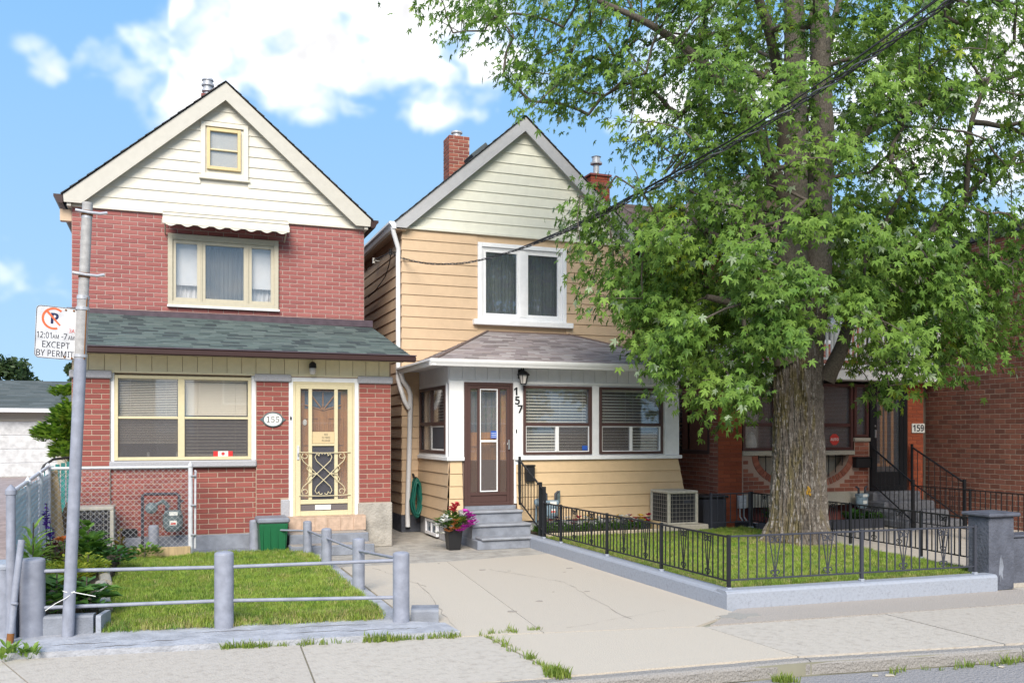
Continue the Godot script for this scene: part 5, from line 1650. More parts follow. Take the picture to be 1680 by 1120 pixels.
	pane(sw, SL, -15.88, -14.05, 1.43, 2.59, -0.05)
	bx(sw, "stile", M.brown, SL, -14.72, -14.66, 1.43, 2.59, -0.09, 0.0)
	blind(sw, SL, -15.85, -14.1, 1.45, 2.55, -0.11, 0.07, 0.06, 0.6, M.blind_dim, 2)
	# door, pier number
	var dr := ring(root, "front_door", M.iron, L, 12.46, 13.35, 0.645, 2.68, 0.075, -0.1, 0.01)
	room(dr, L, 12.46, 13.35, 0.62, 2.68, -1.2, -0.16, M.room_warm)
	ring(dr, "storm_door", M.iron, L, 12.537, 13.273, 0.65, 2.60, 0.085, -0.08, 0.0)
	bx(dr, "kick_panel", M.iron, L, 12.62, 13.19, 0.735, 1.0, -0.07, -0.02)
	pane(dr, L, 12.62, 13.19, 1.0, 2.515, -0.04)
	var hs := bx(dr, "handle", M.steel, L, 12.56, 12.59, 1.65, 1.8, 0.0, 0.03)
	bx(hs, "key_plate", M.steel, L, 12.565, 12.585, 1.86, 1.89, 0.0, 0.015)
	for q in [[12.66, 12.88], [12.93, 13.15]]: ring(dr, "inner_panel", M.wood_orange, L, q[0], q[1], 1.1, 2.4, 0.06, -0.15, -0.13)
	var np := bx(root, "number_plate", M.porcelain, L, 13.45, 13.765, 1.745, 1.925, 0.02, 0.032, 0.003)
	text(np, "number", "159", 0.125, M.ink, L * Transform3D(Basis.IDENTITY, Vector3(13.607, 1.835, 0.0335)), 0.002, 700)
	var mb := bx(root, "mailbox", M.black_plastic, L, 12.02, 12.40, 1.09, 1.27, 0.02, 0.15, 0.012)
	bx(mb, "mailbox_lid", M.black_plastic, L, 12.01, 12.41, 1.272, 1.295, 0.02, 0.165, 0.005)
	# porch ceiling, white fascia, balcony with white railing
	bx(root, "porch_fascia", M.white_b, Transform3D.IDENTITY, 9.0, 13.9, 2.72, 2.92, -15.6, -13.45, 0.01)
	bx(root, "fascia_moulding", M.white, Transform3D.IDENTITY, 8.96, 13.94, 2.925, 3.0, -15.6, -13.40, 0.01)
	var bal := MB.new()
	bal.box(Vector3(9.0, 3.70, -13.52), Vector3(13.9, 3.76, -13.46), 0.005)
	bal.box(Vector3(9.0, 3.08, -13.515), Vector3(13.9, 3.12, -13.465), 0.005)
	var rail := put(root, "balcony_rail", bal.mesh(), M.white)
	var bmesh := MB.new()
	bmesh.box(Vector3(-0.02, 3.12, -0.015), Vector3(0.02, 3.70, 0.015), 0.003)
	var bsh := bmesh.mesh()
	for i in 44: put(rail, "baluster", bsh, M.white, Transform3D(Basis.IDENTITY, at(9.1 + i * 0.108, 0, 13.49)))
	for x in [9.05, 11.45, 13.85]: bx(rail, "newel", M.white, Transform3D.IDENTITY, x - 0.06, x + 0.06, 3.0, 3.85, -13.55, -13.43)
	# upper storey
	m = MB.new()
	wall_sheet(m, 9.08, 13.76, 2.9, 5.5, [[9.7, 10.6, 3.3, 4.7], [11.4, 12.3, 3.0, 4.9], [12.7, 13.4, 3.6, 4.7]], 0.0, 0.12)
	put(root, "upper_wall", m.mesh(), M.mortar_rose, front(15.4))
	var ul := []
	lay_bricks(ul, front(15.4), 9.08, 13.76, 3.0, 5.45, 0.225, 0.076, 0.011, [[9.7, 10.6, 3.3, 4.7], [11.4, 12.3, 3.0, 4.9], [12.7, 13.4, 3.6, 4.7]])
	set_bricks(root, ul, tone_w, M.brick_dark, 0)
	for q in [[9.7, 10.6, 3.3, 4.7], [11.4, 12.3, 3.0, 4.9], [12.7, 13.4, 3.6, 4.7]]:
		var w := ring(root, "upper_window", M.white, front(15.4), q[0], q[1], q[2], q[3], 0.08, -0.1, 0.02)
		room(w, front(15.4), q[0], q[1], q[2], q[3], -1.0, -0.12, M.room)
		pane(w, front(15.4), q[0] + 0.07, q[1] - 0.07, q[2] + 0.07, q[3] - 0.07, -0.04)
		bx(w, "meeting_rail", M.white, front(15.4), q[0] + 0.08, q[1] - 0.08, 4.0, 4.06, -0.09, 0.0)
	house_shell(root, M.brick_side, 9.09, 13.75, 5.5, 15.41, 24.0, Vector2(0, 0))
	# roof: broad front slope with a gabled dormer
	var rt := [Color(0.155, 0.11, 0.09), Color(0.13, 0.092, 0.078), Color(0.185, 0.135, 0.11), Color(0.20, 0.15, 0.13)]
	var sl := put(root, "roof", slope_slab(at(8.75, 5.35, 14.9), at(14.1, 5.35, 14.9), at(13.2, 7.0, 18.6), at(9.6, 7.0, 18.6), 0.06), M.roof_brown)
	shingles(sl, rt, M.shingle, at(8.74, 5.36, 14.88), at(14.11, 5.36, 14.88), at(13.2, 7.01, 18.6), at(9.6, 7.01, 18.6), 0.16, 0.3, 0.016)
	put(root, "roof", slope_slab(at(8.75, 5.35, 24.0), at(8.75, 5.35, 14.9), at(9.6, 7.0, 18.6), at(9.6, 7.0, 20.0), 0.06), M.roof_brown)
	put(root, "roof", slope_slab(at(14.1, 5.35, 14.9), at(14.1, 5.35, 24.0), at(13.2, 7.0, 20.0), at(13.2, 7.0, 18.6), 0.06), M.roof_brown)
	bx(root, "eave_board", M.white_b, Transform3D.IDENTITY, 8.72, 14.12, 5.18, 5.345, -15.2, -14.87, 0.01)
	var dg := MB.new()
	dg.prism([Vector2(10.55, 5.5), Vector2(12.5, 5.5), Vector2(12.5, 6.1), Vector2(11.52, 7.0), Vector2(10.55, 6.1)], 0.0, 0.1)
	var dorm := put(root, "dormer", dg.mesh(), M.roof_brown, front(15.7))
	for s in [-1.0, 1.0]:
		var p := [Vector2(11.52, 7.22), Vector2(11.52 + s * 1.30, 6.05), Vector2(11.52 + s * 1.30, 5.86), Vector2(11.52, 7.0)]
		if s > 0: p.reverse()
		var bb := MB.new()
		bb.prism(p, 0.0, 0.05)
		put(dorm, "bargeboard", bb.mesh(), M.white_b, front(15.3))
		var a := at(11.52 + s * 1.32, 6.05, 15.27)
		var b := at(11.52 + s * 1.32, 6.05, 17.6)
		put(dorm, "dormer_roof", slope_slab(b, a, at(11.52, 7.25, 15.27), at(11.52, 7.25, 18.6), 0.04) if s < 0 else slope_slab(a, b, at(11.52, 7.25, 18.6), at(11.52, 7.25, 15.27), 0.04), M.roof_brown)
	# dark stone steps and handrails
	var st := bx(root, "steps", M.step_dark, Transform3D.IDENTITY, 12.28, 13.42, 0.03, 0.64, -13.72, -13.42, 0.03)
	for q in [[12.26, 13.46, 0.48, 13.12], [12.24, 13.50, 0.33, 12.82], [12.2, 13.55, 0.18, 12.52]]:
		bx(st, "step", M.step_dark, Transform3D.IDENTITY, q[0], q[1], 0.03, q[2], -13.72 + 0.01 * q[2], -q[3], 0.03)

func v3(p: Vector2, z: float) -> Vector3:
	return Vector3(p.x, p.y, z)

func make_block() -> void:
	var root := thing("brick_building", "tall plain brown brick side wall beyond the brick house steps", "building", at(14.0, 0, 12.0))
	var S := leftside(14.0)
	var m := MB.new()
	m.box(Vector3(14.0, 0, -26.0), Vector3(24.0, 5.27, -6.8))
	put(root, "wall", m.mesh(), M.mortar_grey)
	bx(root, "parapet", M.iron_grey, Transform3D.IDENTITY, 13.94, 24.06, 5.28, 5.46, -26.06, -6.74, 0.01)
	var tones := [Color(0.225, 0.09, 0.06), Color(0.195, 0.078, 0.054), Color(0.26, 0.107, 0.072), Color(0.165, 0.07, 0.05), Color(0.235, 0.095, 0.068)]
	var near_ := []
	lay_bricks(near_, S, -13.9, -11.5, 0.0, 5.26, 0.215, 0.0905, 0.012, [])
	# those the street sees best come first: lower courses beside the steps
	near_.sort_custom(func(a, b): return absf(a[3] - 1.7) + absf((a[1] + a[2]) / 2 + 12.4) * 0.3 < absf(b[3] - 1.7) + absf((b[1] + b[2]) / 2 + 12.4) * 0.3)
	var far_ := []
	lay_bricks(far_, S, -11.5, -8.2, 0.0, 5.26, 0.215, 0.0905, 0.012, [])
	near_.append_array(far_)
	set_bricks(root, near_, tones, M.brick_dark, 300)

func make_garage() -> void:
	var root := thing("garage", "low garage with white overhead door and grey shingle roof", "garage", at(-7.5, 0, 41.0))
	var F := front(41.0)
	var m := MB.new()
	wall_sheet(m, -16.0, -2.2, 0.0, 2.75, [[-9.6, -4.25, 0.0, 2.24]], 0.0, 0.15)
	m.quad(Vector3(-2.2, 0, 0), Vector3(-2.2, 0, -8), Vector3(-2.2, 2.6, -8), Vector3(-2.2, 2.6, 0))
	put(root, "wall", m.mesh(), M.stone_warm, F)
	var dr := bx(root, "garage_door", M.white_b, F, -9.6, -4.25, 0.0, 2.24, -0.12, -0.08)
	for r in 4:
		bx(dr, "door_section", M.garage_white, F, -9.58, -4.27, 0.02 + r * 0.555, 0.555 + r * 0.555, -0.08, -0.05, 0.012)
	bx(dr, "door_handle", M.iron, F, -6.98, -6.90, 0.55, 0.75, -0.05, -0.02)
	var rf := put(root, "roof", slope_slab(at(-16.4, 2.74, 40.5), at(-1.9, 2.74, 40.5), at(-1.9, 4.05, 45.0), at(-16.4, 4.05, 45.0), 0.1), M.roof_slate)
	shingles(rf, [Color(0.115, 0.135, 0.135), Color(0.10, 0.118, 0.12), Color(0.13, 0.15, 0.15)], M.shingle, at(-16.4, 2.76, 40.45), at(-1.9, 2.76, 40.45), at(-1.9, 4.07, 45.0), at(-16.4, 4.07, 45.0), 0.22, 0.6, 0.025)
	bx(root, "gutter", M.white, front(40.5), -16.4, -1.9, 2.58, 2.74, 0.0, 0.12, 0.02)

# the other side of the street, which the windows mirror
func make_opposite() -> void:
	var spec := [[-13.5, 7.2, 5.6, 8.4, "red brick house opposite with a dark gable roof, first in its row", M.brick_side], [-4.2, 7.0, 5.4, 8.0, "grey house opposite with a low gable roof, between its two neighbours", M.stone_warm], [5.0, 7.4, 5.8, 8.8, "brown brick house opposite with a tall gable roof, mirrored upstairs", M.mortar_rust], [14.4, 7.2, 5.4, 8.2, "tan house opposite with a plain gable roof, last in its row", M.tan_side]]
	for q in spec:
		var x: float = q[0]
		var w: float = q[1]
		var root := thing("opposite_house", q[4], "house", Vector3(x, -0.1, 18.0), "houses across the street")
		var F := Transform3D(Basis(UPV, PI), Vector3(x, -0.1, 17.0))
		var m := MB.new()
		wall_sheet(m, -w / 2, w / 2, 0.0, q[2], [[-w * 0.36, -w * 0.1, 3.2, 4.6], [w * 0.1, w * 0.36, 3.2, 4.6], [-w * 0.36, w * 0.02, 0.9, 2.4], [w * 0.15, w * 0.3, 0.3, 2.4]], 0.0, 0.15)
		m.tri(Vector3(-w / 2, q[2], 0), Vector3(w / 2, q[2], 0), Vector3(0, q[3], 0))
		m.quad(Vector3(-w / 2, 0, -9), Vector3(-w / 2, 0, 0), Vector3(-w / 2, q[2], 0), Vector3(-w / 2, q[2], -9))
		m.quad(Vector3(w / 2, 0, 0), Vector3(w / 2, 0, -9), Vector3(w / 2, q[2], -9), Vector3(w / 2, q[2], 0))
		put(root, "wall", m.mesh(), q[5], F)
		for s in [-1.0, 1.0]:
			var a := Vector3(s * (w / 2 + 0.3), q[2] - 0.15, 0.4)
			var b := Vector3(s * (w / 2 + 0.3), q[2] - 0.15, -9)
			var t := Vector3(0, q[3] + 0.12, 0.4)
			var u := Vector3(0, q[3] + 0.12, -9)
			put(root, "roof", slope_slab(b, a, t, u, 0.08) if s < 0 else slope_slab(a, b, u, t, 0.08), M.roof_edge, F)
		for h in [[-w * 0.36, -w * 0.1, 3.2, 4.6], [w * 0.1, w * 0.36, 3.2, 4.6], [-w * 0.36, w * 0.02, 0.9, 2.4]]:
			var wn := ring(root, "window", M.white_b, F, h[0], h[1], h[2], h[3], 0.08, -0.1, 0.03)
			bx(wn, "pane", M.fan_glass, F, h[0] + 0.08, h[1] - 0.08, h[2] + 0.08, h[3] - 0.08, -0.09, -0.06, 0)
		bx(root, "door", M.brown, F, w * 0.15, w * 0.3, 0.3, 2.4, -0.1, -0.05)

const ORD := ["first", "second", "third", "fourth", "fifth", "sixth", "seventh", "eighth", "ninth", "tenth", "eleventh", "twelfth", "thirteenth", "fourteenth", "fifteenth", "sixteenth"]

# ---------------------------------------------------------------- things in the yards and the street
func pipe_post(parent: Node, p: Vector3, h: float, r: float) -> void:
	var m := MB.new()
	m.lathe(Vector3.ZERO, [Vector2(r * 1.03, -0.03), Vector2(r, 0.01), Vector2(r, h - 0.02), Vector2(r * 0.96, h - 0.006), Vector2(r * 0.75, h + 0.004), Vector2(0, h + 0.012)], 24)
	put(parent, "post", m.mesh(), M.paint_grey_post, Transform3D(Basis.IDENTITY, p))

func tube_part(parent: Node, called: String, pts: Array, r, mat_: Material, seg := 8) -> MeshInstance3D:
	var m := MB.new()
	m.tube(pts, r, seg)
	return put(parent, called, m.mesh(), mat_)

func make_post_fence() -> void:
	var root := thing("post_fence", "low fence of thick grey painted pipe posts and thin rails round the lawn", "fence", at(0.6, 0.04, 8.3))
	var P := [[-1.07, 8.51, 0.64, 0.10], [0.446, 8.26, 0.655, 0.082], [1.946, 7.962, 0.62, 0.074], [1.917, 9.77, 0.55, 0.066], [1.84, 11.43, 0.50, 0.064], [1.782, 12.69, 0.48, 0.059], [1.139, 13.45, 0.45, 0.066]]
	for q in P: pipe_post(root, at(q[0], 0.04, q[1]), q[2], q[3])
	tube_part(root, "rail", [at(-1.05, 0.575, 8.5), at(0.44, 0.566, 8.26), at(1.94, 0.59, 7.97)], 0.016, M.paint_grey_post)
	tube_part(root, "rail", [at(-1.24, 0.268, 8.53), at(0.44, 0.275, 8.26), at(1.94, 0.258, 7.97)], 0.016, M.paint_grey_post)
	tube_part(root, "rail", [at(1.946, 0.60, 7.97), at(1.917, 0.46, 9.77), at(1.84, 0.42, 11.43), at(1.78, 0.395, 12.69)], 0.015, M.paint_grey_post)
	tube_part(root, "rail", [at(1.78, 0.39, 12.69), at(1.14, 0.355, 13.45)], 0.014, M.paint_grey_post)
	var bg := thing("concrete_bollard", "broad grey painted concrete cylinder beside the leaning pipe", "bollard", at(-1.30, 0.03, 8.62))
	var m := MB.new()
	m.lathe(at(-1.30, 0.03, 8.62), [Vector2(0.168, -0.02), Vector2(0.165, 0.58), Vector2(0.16, 0.595)], 32)
	put(bg, "body", m.mesh(), M.paint_grey_post)
	m = MB.new()
	m.lathe(at(-1.30, 0.03, 8.62), [Vector2(0.17, 0.575), Vector2(0.172, 0.60), Vector2(0.16, 0.62), Vector2(0.05, 0.635), Vector2(0, 0.637)], 32)
	put(bg, "cap", m.mesh(), M.paint_grey_light)
	var lp := thing("leaning_pipe", "thin grey painted pipe leaning beside the broad cylinder", "pipe", at(-1.2, 0.03, 8.25))
	tube_part(lp, "pipe", [at(-1.20, 0.0, 8.24), at(-1.165, 0.45, 8.28), at(-1.125, 0.86, 8.33)], 0.026, M.paint_grey_post, 12)
	tube_part(lp, "bolt", [at(-1.185, 0.36, 8.25), at(-1.14, 0.36, 8.22)], 0.012, M.paint_grey_post, 6)
	tube_part(lp, "rusty_collar", [at(-1.201, 0.0, 8.24), at(-1.191, 0.12, 8.25)], 0.0275, M.rust, 10)

func make_sign() -> void:
	var root := thing("parking_sign", "white no parking sign on a leaning grey steel pole", "sign", at(-0.79, 0, 8.36))
	var base := at(-0.79, 0.0, 8.36)
	var top := at(-0.639, 3.64, 8.36)
	var ax := (top - base).normalized()
	var on := func(y): return base + ax * (y / ax.y)
	tube_part(root, "pole", [on.call(-0.02), on.call(2.35)], 0.0475, M.paint_grey_post, 20)
	tube_part(root, "upper_pole", [on.call(2.35), on.call(2.86)], 0.0465, M.pole_stained, 20)
	tube_part(root, "top_pole", [on.call(2.86), on.call(3.655)], 0.041, M.pole_stained, 20)
	tube_part(root, "rust_streak", [on.call(2.34) + Vector3(0.0305, 0, 0.034), on.call(2.86) + Vector3(0.0305, 0, 0.034)], 0.006, M.rust, 6)
	tube_part(root, "cap_rim", [on.call(2.845), on.call(2.875)], 0.050, M.galv, 20)
	tube_part(root, "cap_rim", [on.call(3.52), on.call(3.54)], 0.0425, M.galv, 20)
	for y in [2.36, 2.755]: tube_part(root, "clamp", [on.call(y), on.call(y + 0.025)], 0.053, M.galv, 20)
	for y in [3.045, 3.565]:
		var b := tube_part(root, "old_bracket", [on.call(y) + Vector3(-0.085, 0.012, 0.05), on.call(y) + Vector3(0.01, 0.0, 0.052), on.call(y) + Vector3(0.10, -0.004, 0.045), on.call(y) + Vector3(0.155, 0.01, 0.03)], 0.013, M.galv, 6)
		tube_part(b, "rusty_strap", [on.call(y - 0.02), on.call(y + 0.02)], 0.046, M.rust, 18)
	# panel in its own axes: x right, y up the pole
	var mid: Vector3 = on.call(2.555) + Vector3(-0.187, 0, 0.03)
	var tilt := atan2(ax.x, ax.y)
	var pf := Transform3D(Basis(UPV, deg_to_rad(14)) * Basis(Vector3(0, 0, 1), -tilt), mid)
	var rr := func(w, h, r):
		var out := []
		for c in [[1, -1, -90], [1, 1, 0], [-1, 1, 90], [-1, -1, 180]]:
			for k in 6:
				var a := deg_to_rad(c[2] + k * 18.0)
				out.append(Vector2(c[0] * (w / 2 - r) + cos(a) * r, c[1] * (h / 2 - r) + sin(a) * r))
		return out
	var m := MB.new()
	m.prism(rr.call(0.312, 0.432, 0.035), -0.002, 0.0)
	var pan := put(root, "sign_panel", m.mesh(), M.sign_white, pf)
	m = MB.new()
	var edge := []
	for q in rr.call(0.303, 0.423, 0.031): edge.append(Vector3(q.x, q.y, 0.001))
	edge.append(edge[0])
	m.tube(edge, 0.0022, 4, false)
	put(pan, "border_line", m.mesh(), M.ink, pf)
	m = MB.new()
	var ringo := []
	for i in 33:      # faded on one side, as painted: the ring is open there
		var a := deg_to_rad(50 + i * 240.0 / 32.0)
		ringo.append(Vector2(cos(a), sin(a)))
	for i in 32:
		var a: Vector2 = ringo[i]
		var b: Vector2 = ringo[i + 1]
		var c := Vector2(-0.022, 0.115)
		m.quad(v3(c + b * 0.074, 0.0012), v3(c + a * 0.074, 0.0012), v3(c + a * 0.091, 0.0012), v3(c + b * 0.091, 0.0012)) if false else m.quad(v3(c + a * 0.074, 0.0012), v3(c + a * 0.091, 0.0012), v3(c + b * 0.091, 0.0012), v3(c + b * 0.074, 0.0012))
	m.quad(Vector3(-0.082, 0.166, 0.0022), Vector3(-0.072, 0.176, 0.0022) + Vector3(0.003, 0.003, 0) , Vector3(0.030, 0.066, 0.0022), Vector3(0.020, 0.058, 0.0022))
	put(pan, "prohibition_ring", m.mesh(), M.sign_orange, pf)
	text(pan, "letter_p", "P", 0.088, M.ink_navy, pf * Transform3D(Basis.IDENTITY, Vector3(-0.02, 0.115, 0.0014)), 0.0008, 800)
	text(pan, "words", "3A", 0.032, M.sign_red, pf * Transform3D(Basis.IDENTITY, Vector3(0.115, 0.026, 0.0012)), 0.0008, 400, false, 0.85)
	text(pan, "words", "12:01", 0.049, M.ink, pf * Transform3D(Basis.IDENTITY, Vector3(-0.086, -0.026, 0.0012)), 0.0008, 500, false, 0.72)
	text(pan, "words", "AM", 0.034, M.ink, pf * Transform3D(Basis.IDENTITY, Vector3(-0.002, -0.033, 0.0012)), 0.0008, 500, false, 0.72)
	text(pan, "words", "-7", 0.049, M.ink, pf * Transform3D(Basis.IDENTITY, Vector3(0.060, -0.026, 0.0012)), 0.0008, 500, false, 0.80)
	text(pan, "words", "AM", 0.034, M.ink, pf * Transform3D(Basis.IDENTITY, Vector3(0.115, -0.033, 0.0012)), 0.0008, 500, false, 0.72)
	text(pan, "words", "EXCEPT", 0.050, M.ink, pf * Transform3D(Basis.IDENTITY, Vector3(0.0, -0.101, 0.0012)), 0.0008, 500, false, 0.92)
	text(pan, "words", "BY PERMIT", 0.050, M.ink, pf * Transform3D(Basis.IDENTITY, Vector3(-0.004, -0.172, 0.0012)), 0.0008, 500, false, 0.84)
	for q in [[0.065, 0.195], [0.125, 0.195], [0.07, -0.195], [0.125, -0.2]]:
		m = MB.new()
		m.lathe(Vector3.ZERO, [Vector2(0.009, 0), Vector2(0.007, 0.004), Vector2(0, 0.006)], 8)
		put(pan, "rusty_bolt", m.mesh(), M.rust, pf * Transform3D(Basis(Vector3(1, 0, 0), PI / 2), Vector3(q[0], q[1], 0.001)))
	# white tie round the pole
	var t := MB.new()
	t.tube([on.call(0.42) + Vector3(-0.052, 0.0, 0), on.call(0.42) + Vector3(-0.03, -0.003, 0.042), on.call(0.418) + Vector3(0.03, -0.006, 0.042), on.call(0.415) + Vector3(0.10, -0.02, 0.05), on.call(0.40) + Vector3(0.20, -0.03, 0.06)], 0.004, 5)
	t.tube([on.call(0.42) + Vector3(0.04, -0.0, 0.035), on.call(0.40) + Vector3(-0.02, -0.03, 0.05), on.call(0.37) + Vector3(-0.10, -0.04, 0.07), on.call(0.33) + Vector3(-0.17, -0.05, 0.09)], 0.0035, 5)
	put(root, "cable_tie", t.mesh(), M.porcelain)

# chain-link mesh between two posts, as crossing wires
func chain_mesh(parent: Node, a: Vector3, b: Vector3, y0: float, y1: float, cell: float, r: float, mat_: Material) -> void:
	var m := MB.new()
	var l := Vector2(b.x - a.x, b.z - a.z).length()
	var h := y1 - y0
	var dir := (Vector3(b.x, 0, b.z) - Vector3(a.x, 0, a.z)).normalized()
	var nn := dir.cross(UPV) * r * 0.8
	for s in [-1.0, 1.0]:
		var c := -h
		while c < l:
			var x0 := c
			var x1 := c + h
			var ya := 0.0
			var yb := h
			if x0 < 0: ya = -x0; x0 = 0
			if x1 > l: yb = h - (x1 - l); x1 = l
			if yb > ya + 0.01:
				var p := a + dir * (x0 if s > 0 else l - x0)
				var q := a + dir * (x1 if s > 0 else l - x1)
				p.y = y0 + ya
				q.y = y0 + yb
				m.tube([p + nn * s, q + nn * s], r, 4, false)
			c += cell
	var o := put(parent, "wire_mesh", m.mesh(), mat_)
	o.set_meta("kind", "stuff")

func make_chain_fence() -> void:
	var f1 := thing("chain_link_fence", "short galvanised chain link fence across the front of the brick wall", "fence", at(-0.6, 0, 13.1))
	for q in [[-1.466, 0.034], [0.272, 0.03]]:
		var m := MB.new()
		m.lathe(at(q[0], 0, 13.1), [Vector2(q[1], 0), Vector2(q[1], 1.27), Vector2(q[1] * 1.15, 1.275), Vector2(q[1] * 1.15, 1.30), Vector2(q[1] * 0.6, 1.33), Vector2(0, 1.35)], 14)
		put(f1, "post", m.mesh(), M.galv_white)
	tube_part(f1, "top_rail", [at(-1.46, 1.275, 13.1), at(0.27, 1.275, 13.1)], 0.02, M.galv_white)
	tube_part(f1, "gate_frame", [at(0.33, 0.16, 13.14), at(0.335, 1.16, 13.14), at(0.345, 1.2, 13.3), at(0.345, 1.2, 13.6)], 0.016, M.galv_white)
	for y in [0.35, 0.75, 1.15]: tube_part(f1, "tie", [at(0.272, y, 13.07), at(0.34, y, 13.11)], 0.014, M.galv)
	chain_mesh(f1, at(-1.45, 0, 13.1), at(0.26, 0, 13.1), 0.16, 1.26, 0.074, 0.0021, M.galv)
	var f2 := thing("slatted_fence", "chain link fence with pale blue privacy slats along the lane", "fence", at(-1.35, 0, 10.7))
	var a := at(-1.235, 0, 8.42)
	var b := at(-1.46, 0, 13.05)
	var n := 46
	for i in n:
		var p := a.lerp(b, (i + 0.5) / n)
		var m := MB.new()
		m.box(Vector3(-0.003, 0.06, -0.038), Vector3(0.003, 1.2 + 0.01 * sin(i * 1.9), 0.038))
		put(f2, "slat", m.mesh(), M.slat_blue, Transform3D(Basis(UPV, -0.05), p))
	for t in [0.0, 0.33, 0.66]:
		var p := a.lerp(b, t)
		var r := 0.036 if t == 0.0 else 0.026
		var m := MB.new()
		m.lathe(p + Vector3(0.02, 0, 0), [Vector2(r, 0), Vector2(r, 1.22), Vector2(r * 1.2, 1.225), Vector2(r * 1.2, 1.26), Vector2(r * 0.6, 1.29), Vector2(0, 1.31)], 14)
		put(f2, "post", m.mesh(), M.paint_grey_post if t == 0.0 else M.galv_white)
	tube_part(f2, "top_rail", [a + Vector3(0.02, 1.235, 0), b + Vector3(0.0, 1.30, 0)], 0.02, M.galv_white)
	chain_mesh(f2, a + Vector3(0.022, 0, 0), b + Vector3(0.022, 0, 0), 0.08, 1.22, 0.09, 0.0016, M.galv)
	var f3 := thing("slatted_fence", "dark teal slatted fence panel with curved top beside the brick corner", "fence", at(-1.8, 0, 15.6))
	for i in 6:
		bx(f3, "slat", M.slat_teal, front(15.6 + 0.03 * i), -1.80 + i * 0.075, -1.74 + i * 0.075, 0.1, 1.16 + 0.16 * sqrt(i / 6.0), -0.01, 0.01)
	tube_part(f3, "top_rail", [at(-1.86, 1.10, 15.6), at(-1.80, 1.24, 15.6), at(-1.68, 1.33, 15.66), at(-1.40, 1.36, 15.8)], 0.02, M.black_plastic)
	chain_mesh(f3, at(-1.80, 0, 15.57), at(-1.42, 0, 15.77), 0.1, 1.2, 0.07, 0.0025, M.iron)
	# boards propped in the corner
	var wb := thing("wooden_board", "pale rough wooden board propped at the chain link corner post", "board", at(-1.33, 0.1, 13.25))
	var m2 := MB.new()
	m2.box(Vector3(-0.07, 0.0, -0.012), Vector3(0.07, 1.15, 0.012), 0.004)
	put(wb, "board", m2.mesh(), M.wood_pale, Transform3D(Basis(Vector3(0, 0, 1), 0.09), at(-1.33, 0.1, 13.2)))
	var wp := thing("wooden_sheet", "short brown wooden sheet leaning beside the air conditioner", "panel", at(-1.2, 0.1, 13.4))
	m2 = MB.new()
	m2.box(Vector3(-0.12, 0.0, -0.01), Vector3(0.12, 0.72, 0.01), 0.004)
	put(wp, "panel_board", m2.mesh(), M.wood_dull, Transform3D(Basis(Vector3(0, 0, 1), -0.35) * Basis(UPV, 0.4), at(-1.42, 0.1, 13.42)))
	var pk := thing("edge_plank", "pale wooden plank on edge below the chain link fence", "plank", at(-0.1, 0.07, 13.0))
	bx(pk, "plank", M.wood_pale, front(13.04), -0.52, 0.27, 0.06, 0.205, -0.02, 0.02)

func grille_unit(called: String, label: String, x0: float, x1: float, y0: float, y1: float, d0: float, d1: float, nx: int, ny: int) -> void:
	var root := thing(called, label, "air conditioner", at((x0 + x1) / 2, y0, (d0 + d1) / 2))
	bx(root, "case", M.fin_dark, Transform3D.IDENTITY, x0 + 0.03, x1 - 0.03, y0 + 0.03, y1 - 0.02, -d1 + 0.02, -d0 - 0.03)
	bx(root, "lid", M.unit_beige, Transform3D.IDENTITY, x0, x1, y1 - 0.05, y1, -d1, -d0, 0.012)
	bx(root, "base", M.unit_beige, Transform3D.IDENTITY, x0, x1, y0, y0 + 0.035, -d1, -d0, 0.008)
	for q in [[x0, d0], [x1 - 0.05, d0], [x0, d1 - 0.05], [x1 - 0.05, d1 - 0.05]]:
		bx(root, "corner_post", M.unit_beige, Transform3D.IDENTITY, q[0], q[0] + 0.05, y0 + 0.035, y1 - 0.05, -q[1] - 0.05, -q[1], 0.008)
	for side in 2:
		var m := MB.new()
		var lo := (x0 if side == 0 else -d1) + 0.05
		var hi := (x1 if side == 0 else -d0) - 0.05
		for i in nx: m.tube([Vector3(lerpf(lo, hi, (i + 0.5) / nx), y0 + 0.035, -0.006), Vector3(lerpf(lo, hi, (i + 0.5) / nx), y1 - 0.05, -0.006)], 0.0017, 4, false)
		for j in ny: m.tube([Vector3(lo, lerpf(y0 + 0.035, y1 - 0.05, (j + 0.5) / ny), -0.004), Vector3(hi, lerpf(y0 + 0.035, y1 - 0.05, (j + 0.5) / ny), -0.004)], 0.0017, 4, false)
		var o := put(root, "wire_grille", m.mesh(), M.unit_beige, front(d0) if side == 0 else leftside(x0))
		o.set_meta("kind", "stuff")
	bx(root, "badge", M.iron_grey, front(d0), lerpf(x0, x1, 0.52), lerpf(x0, x1, 0.74), lerpf(y0, y1, 0.62), lerpf(y0, y1, 0.72), -0.012, 0.0)

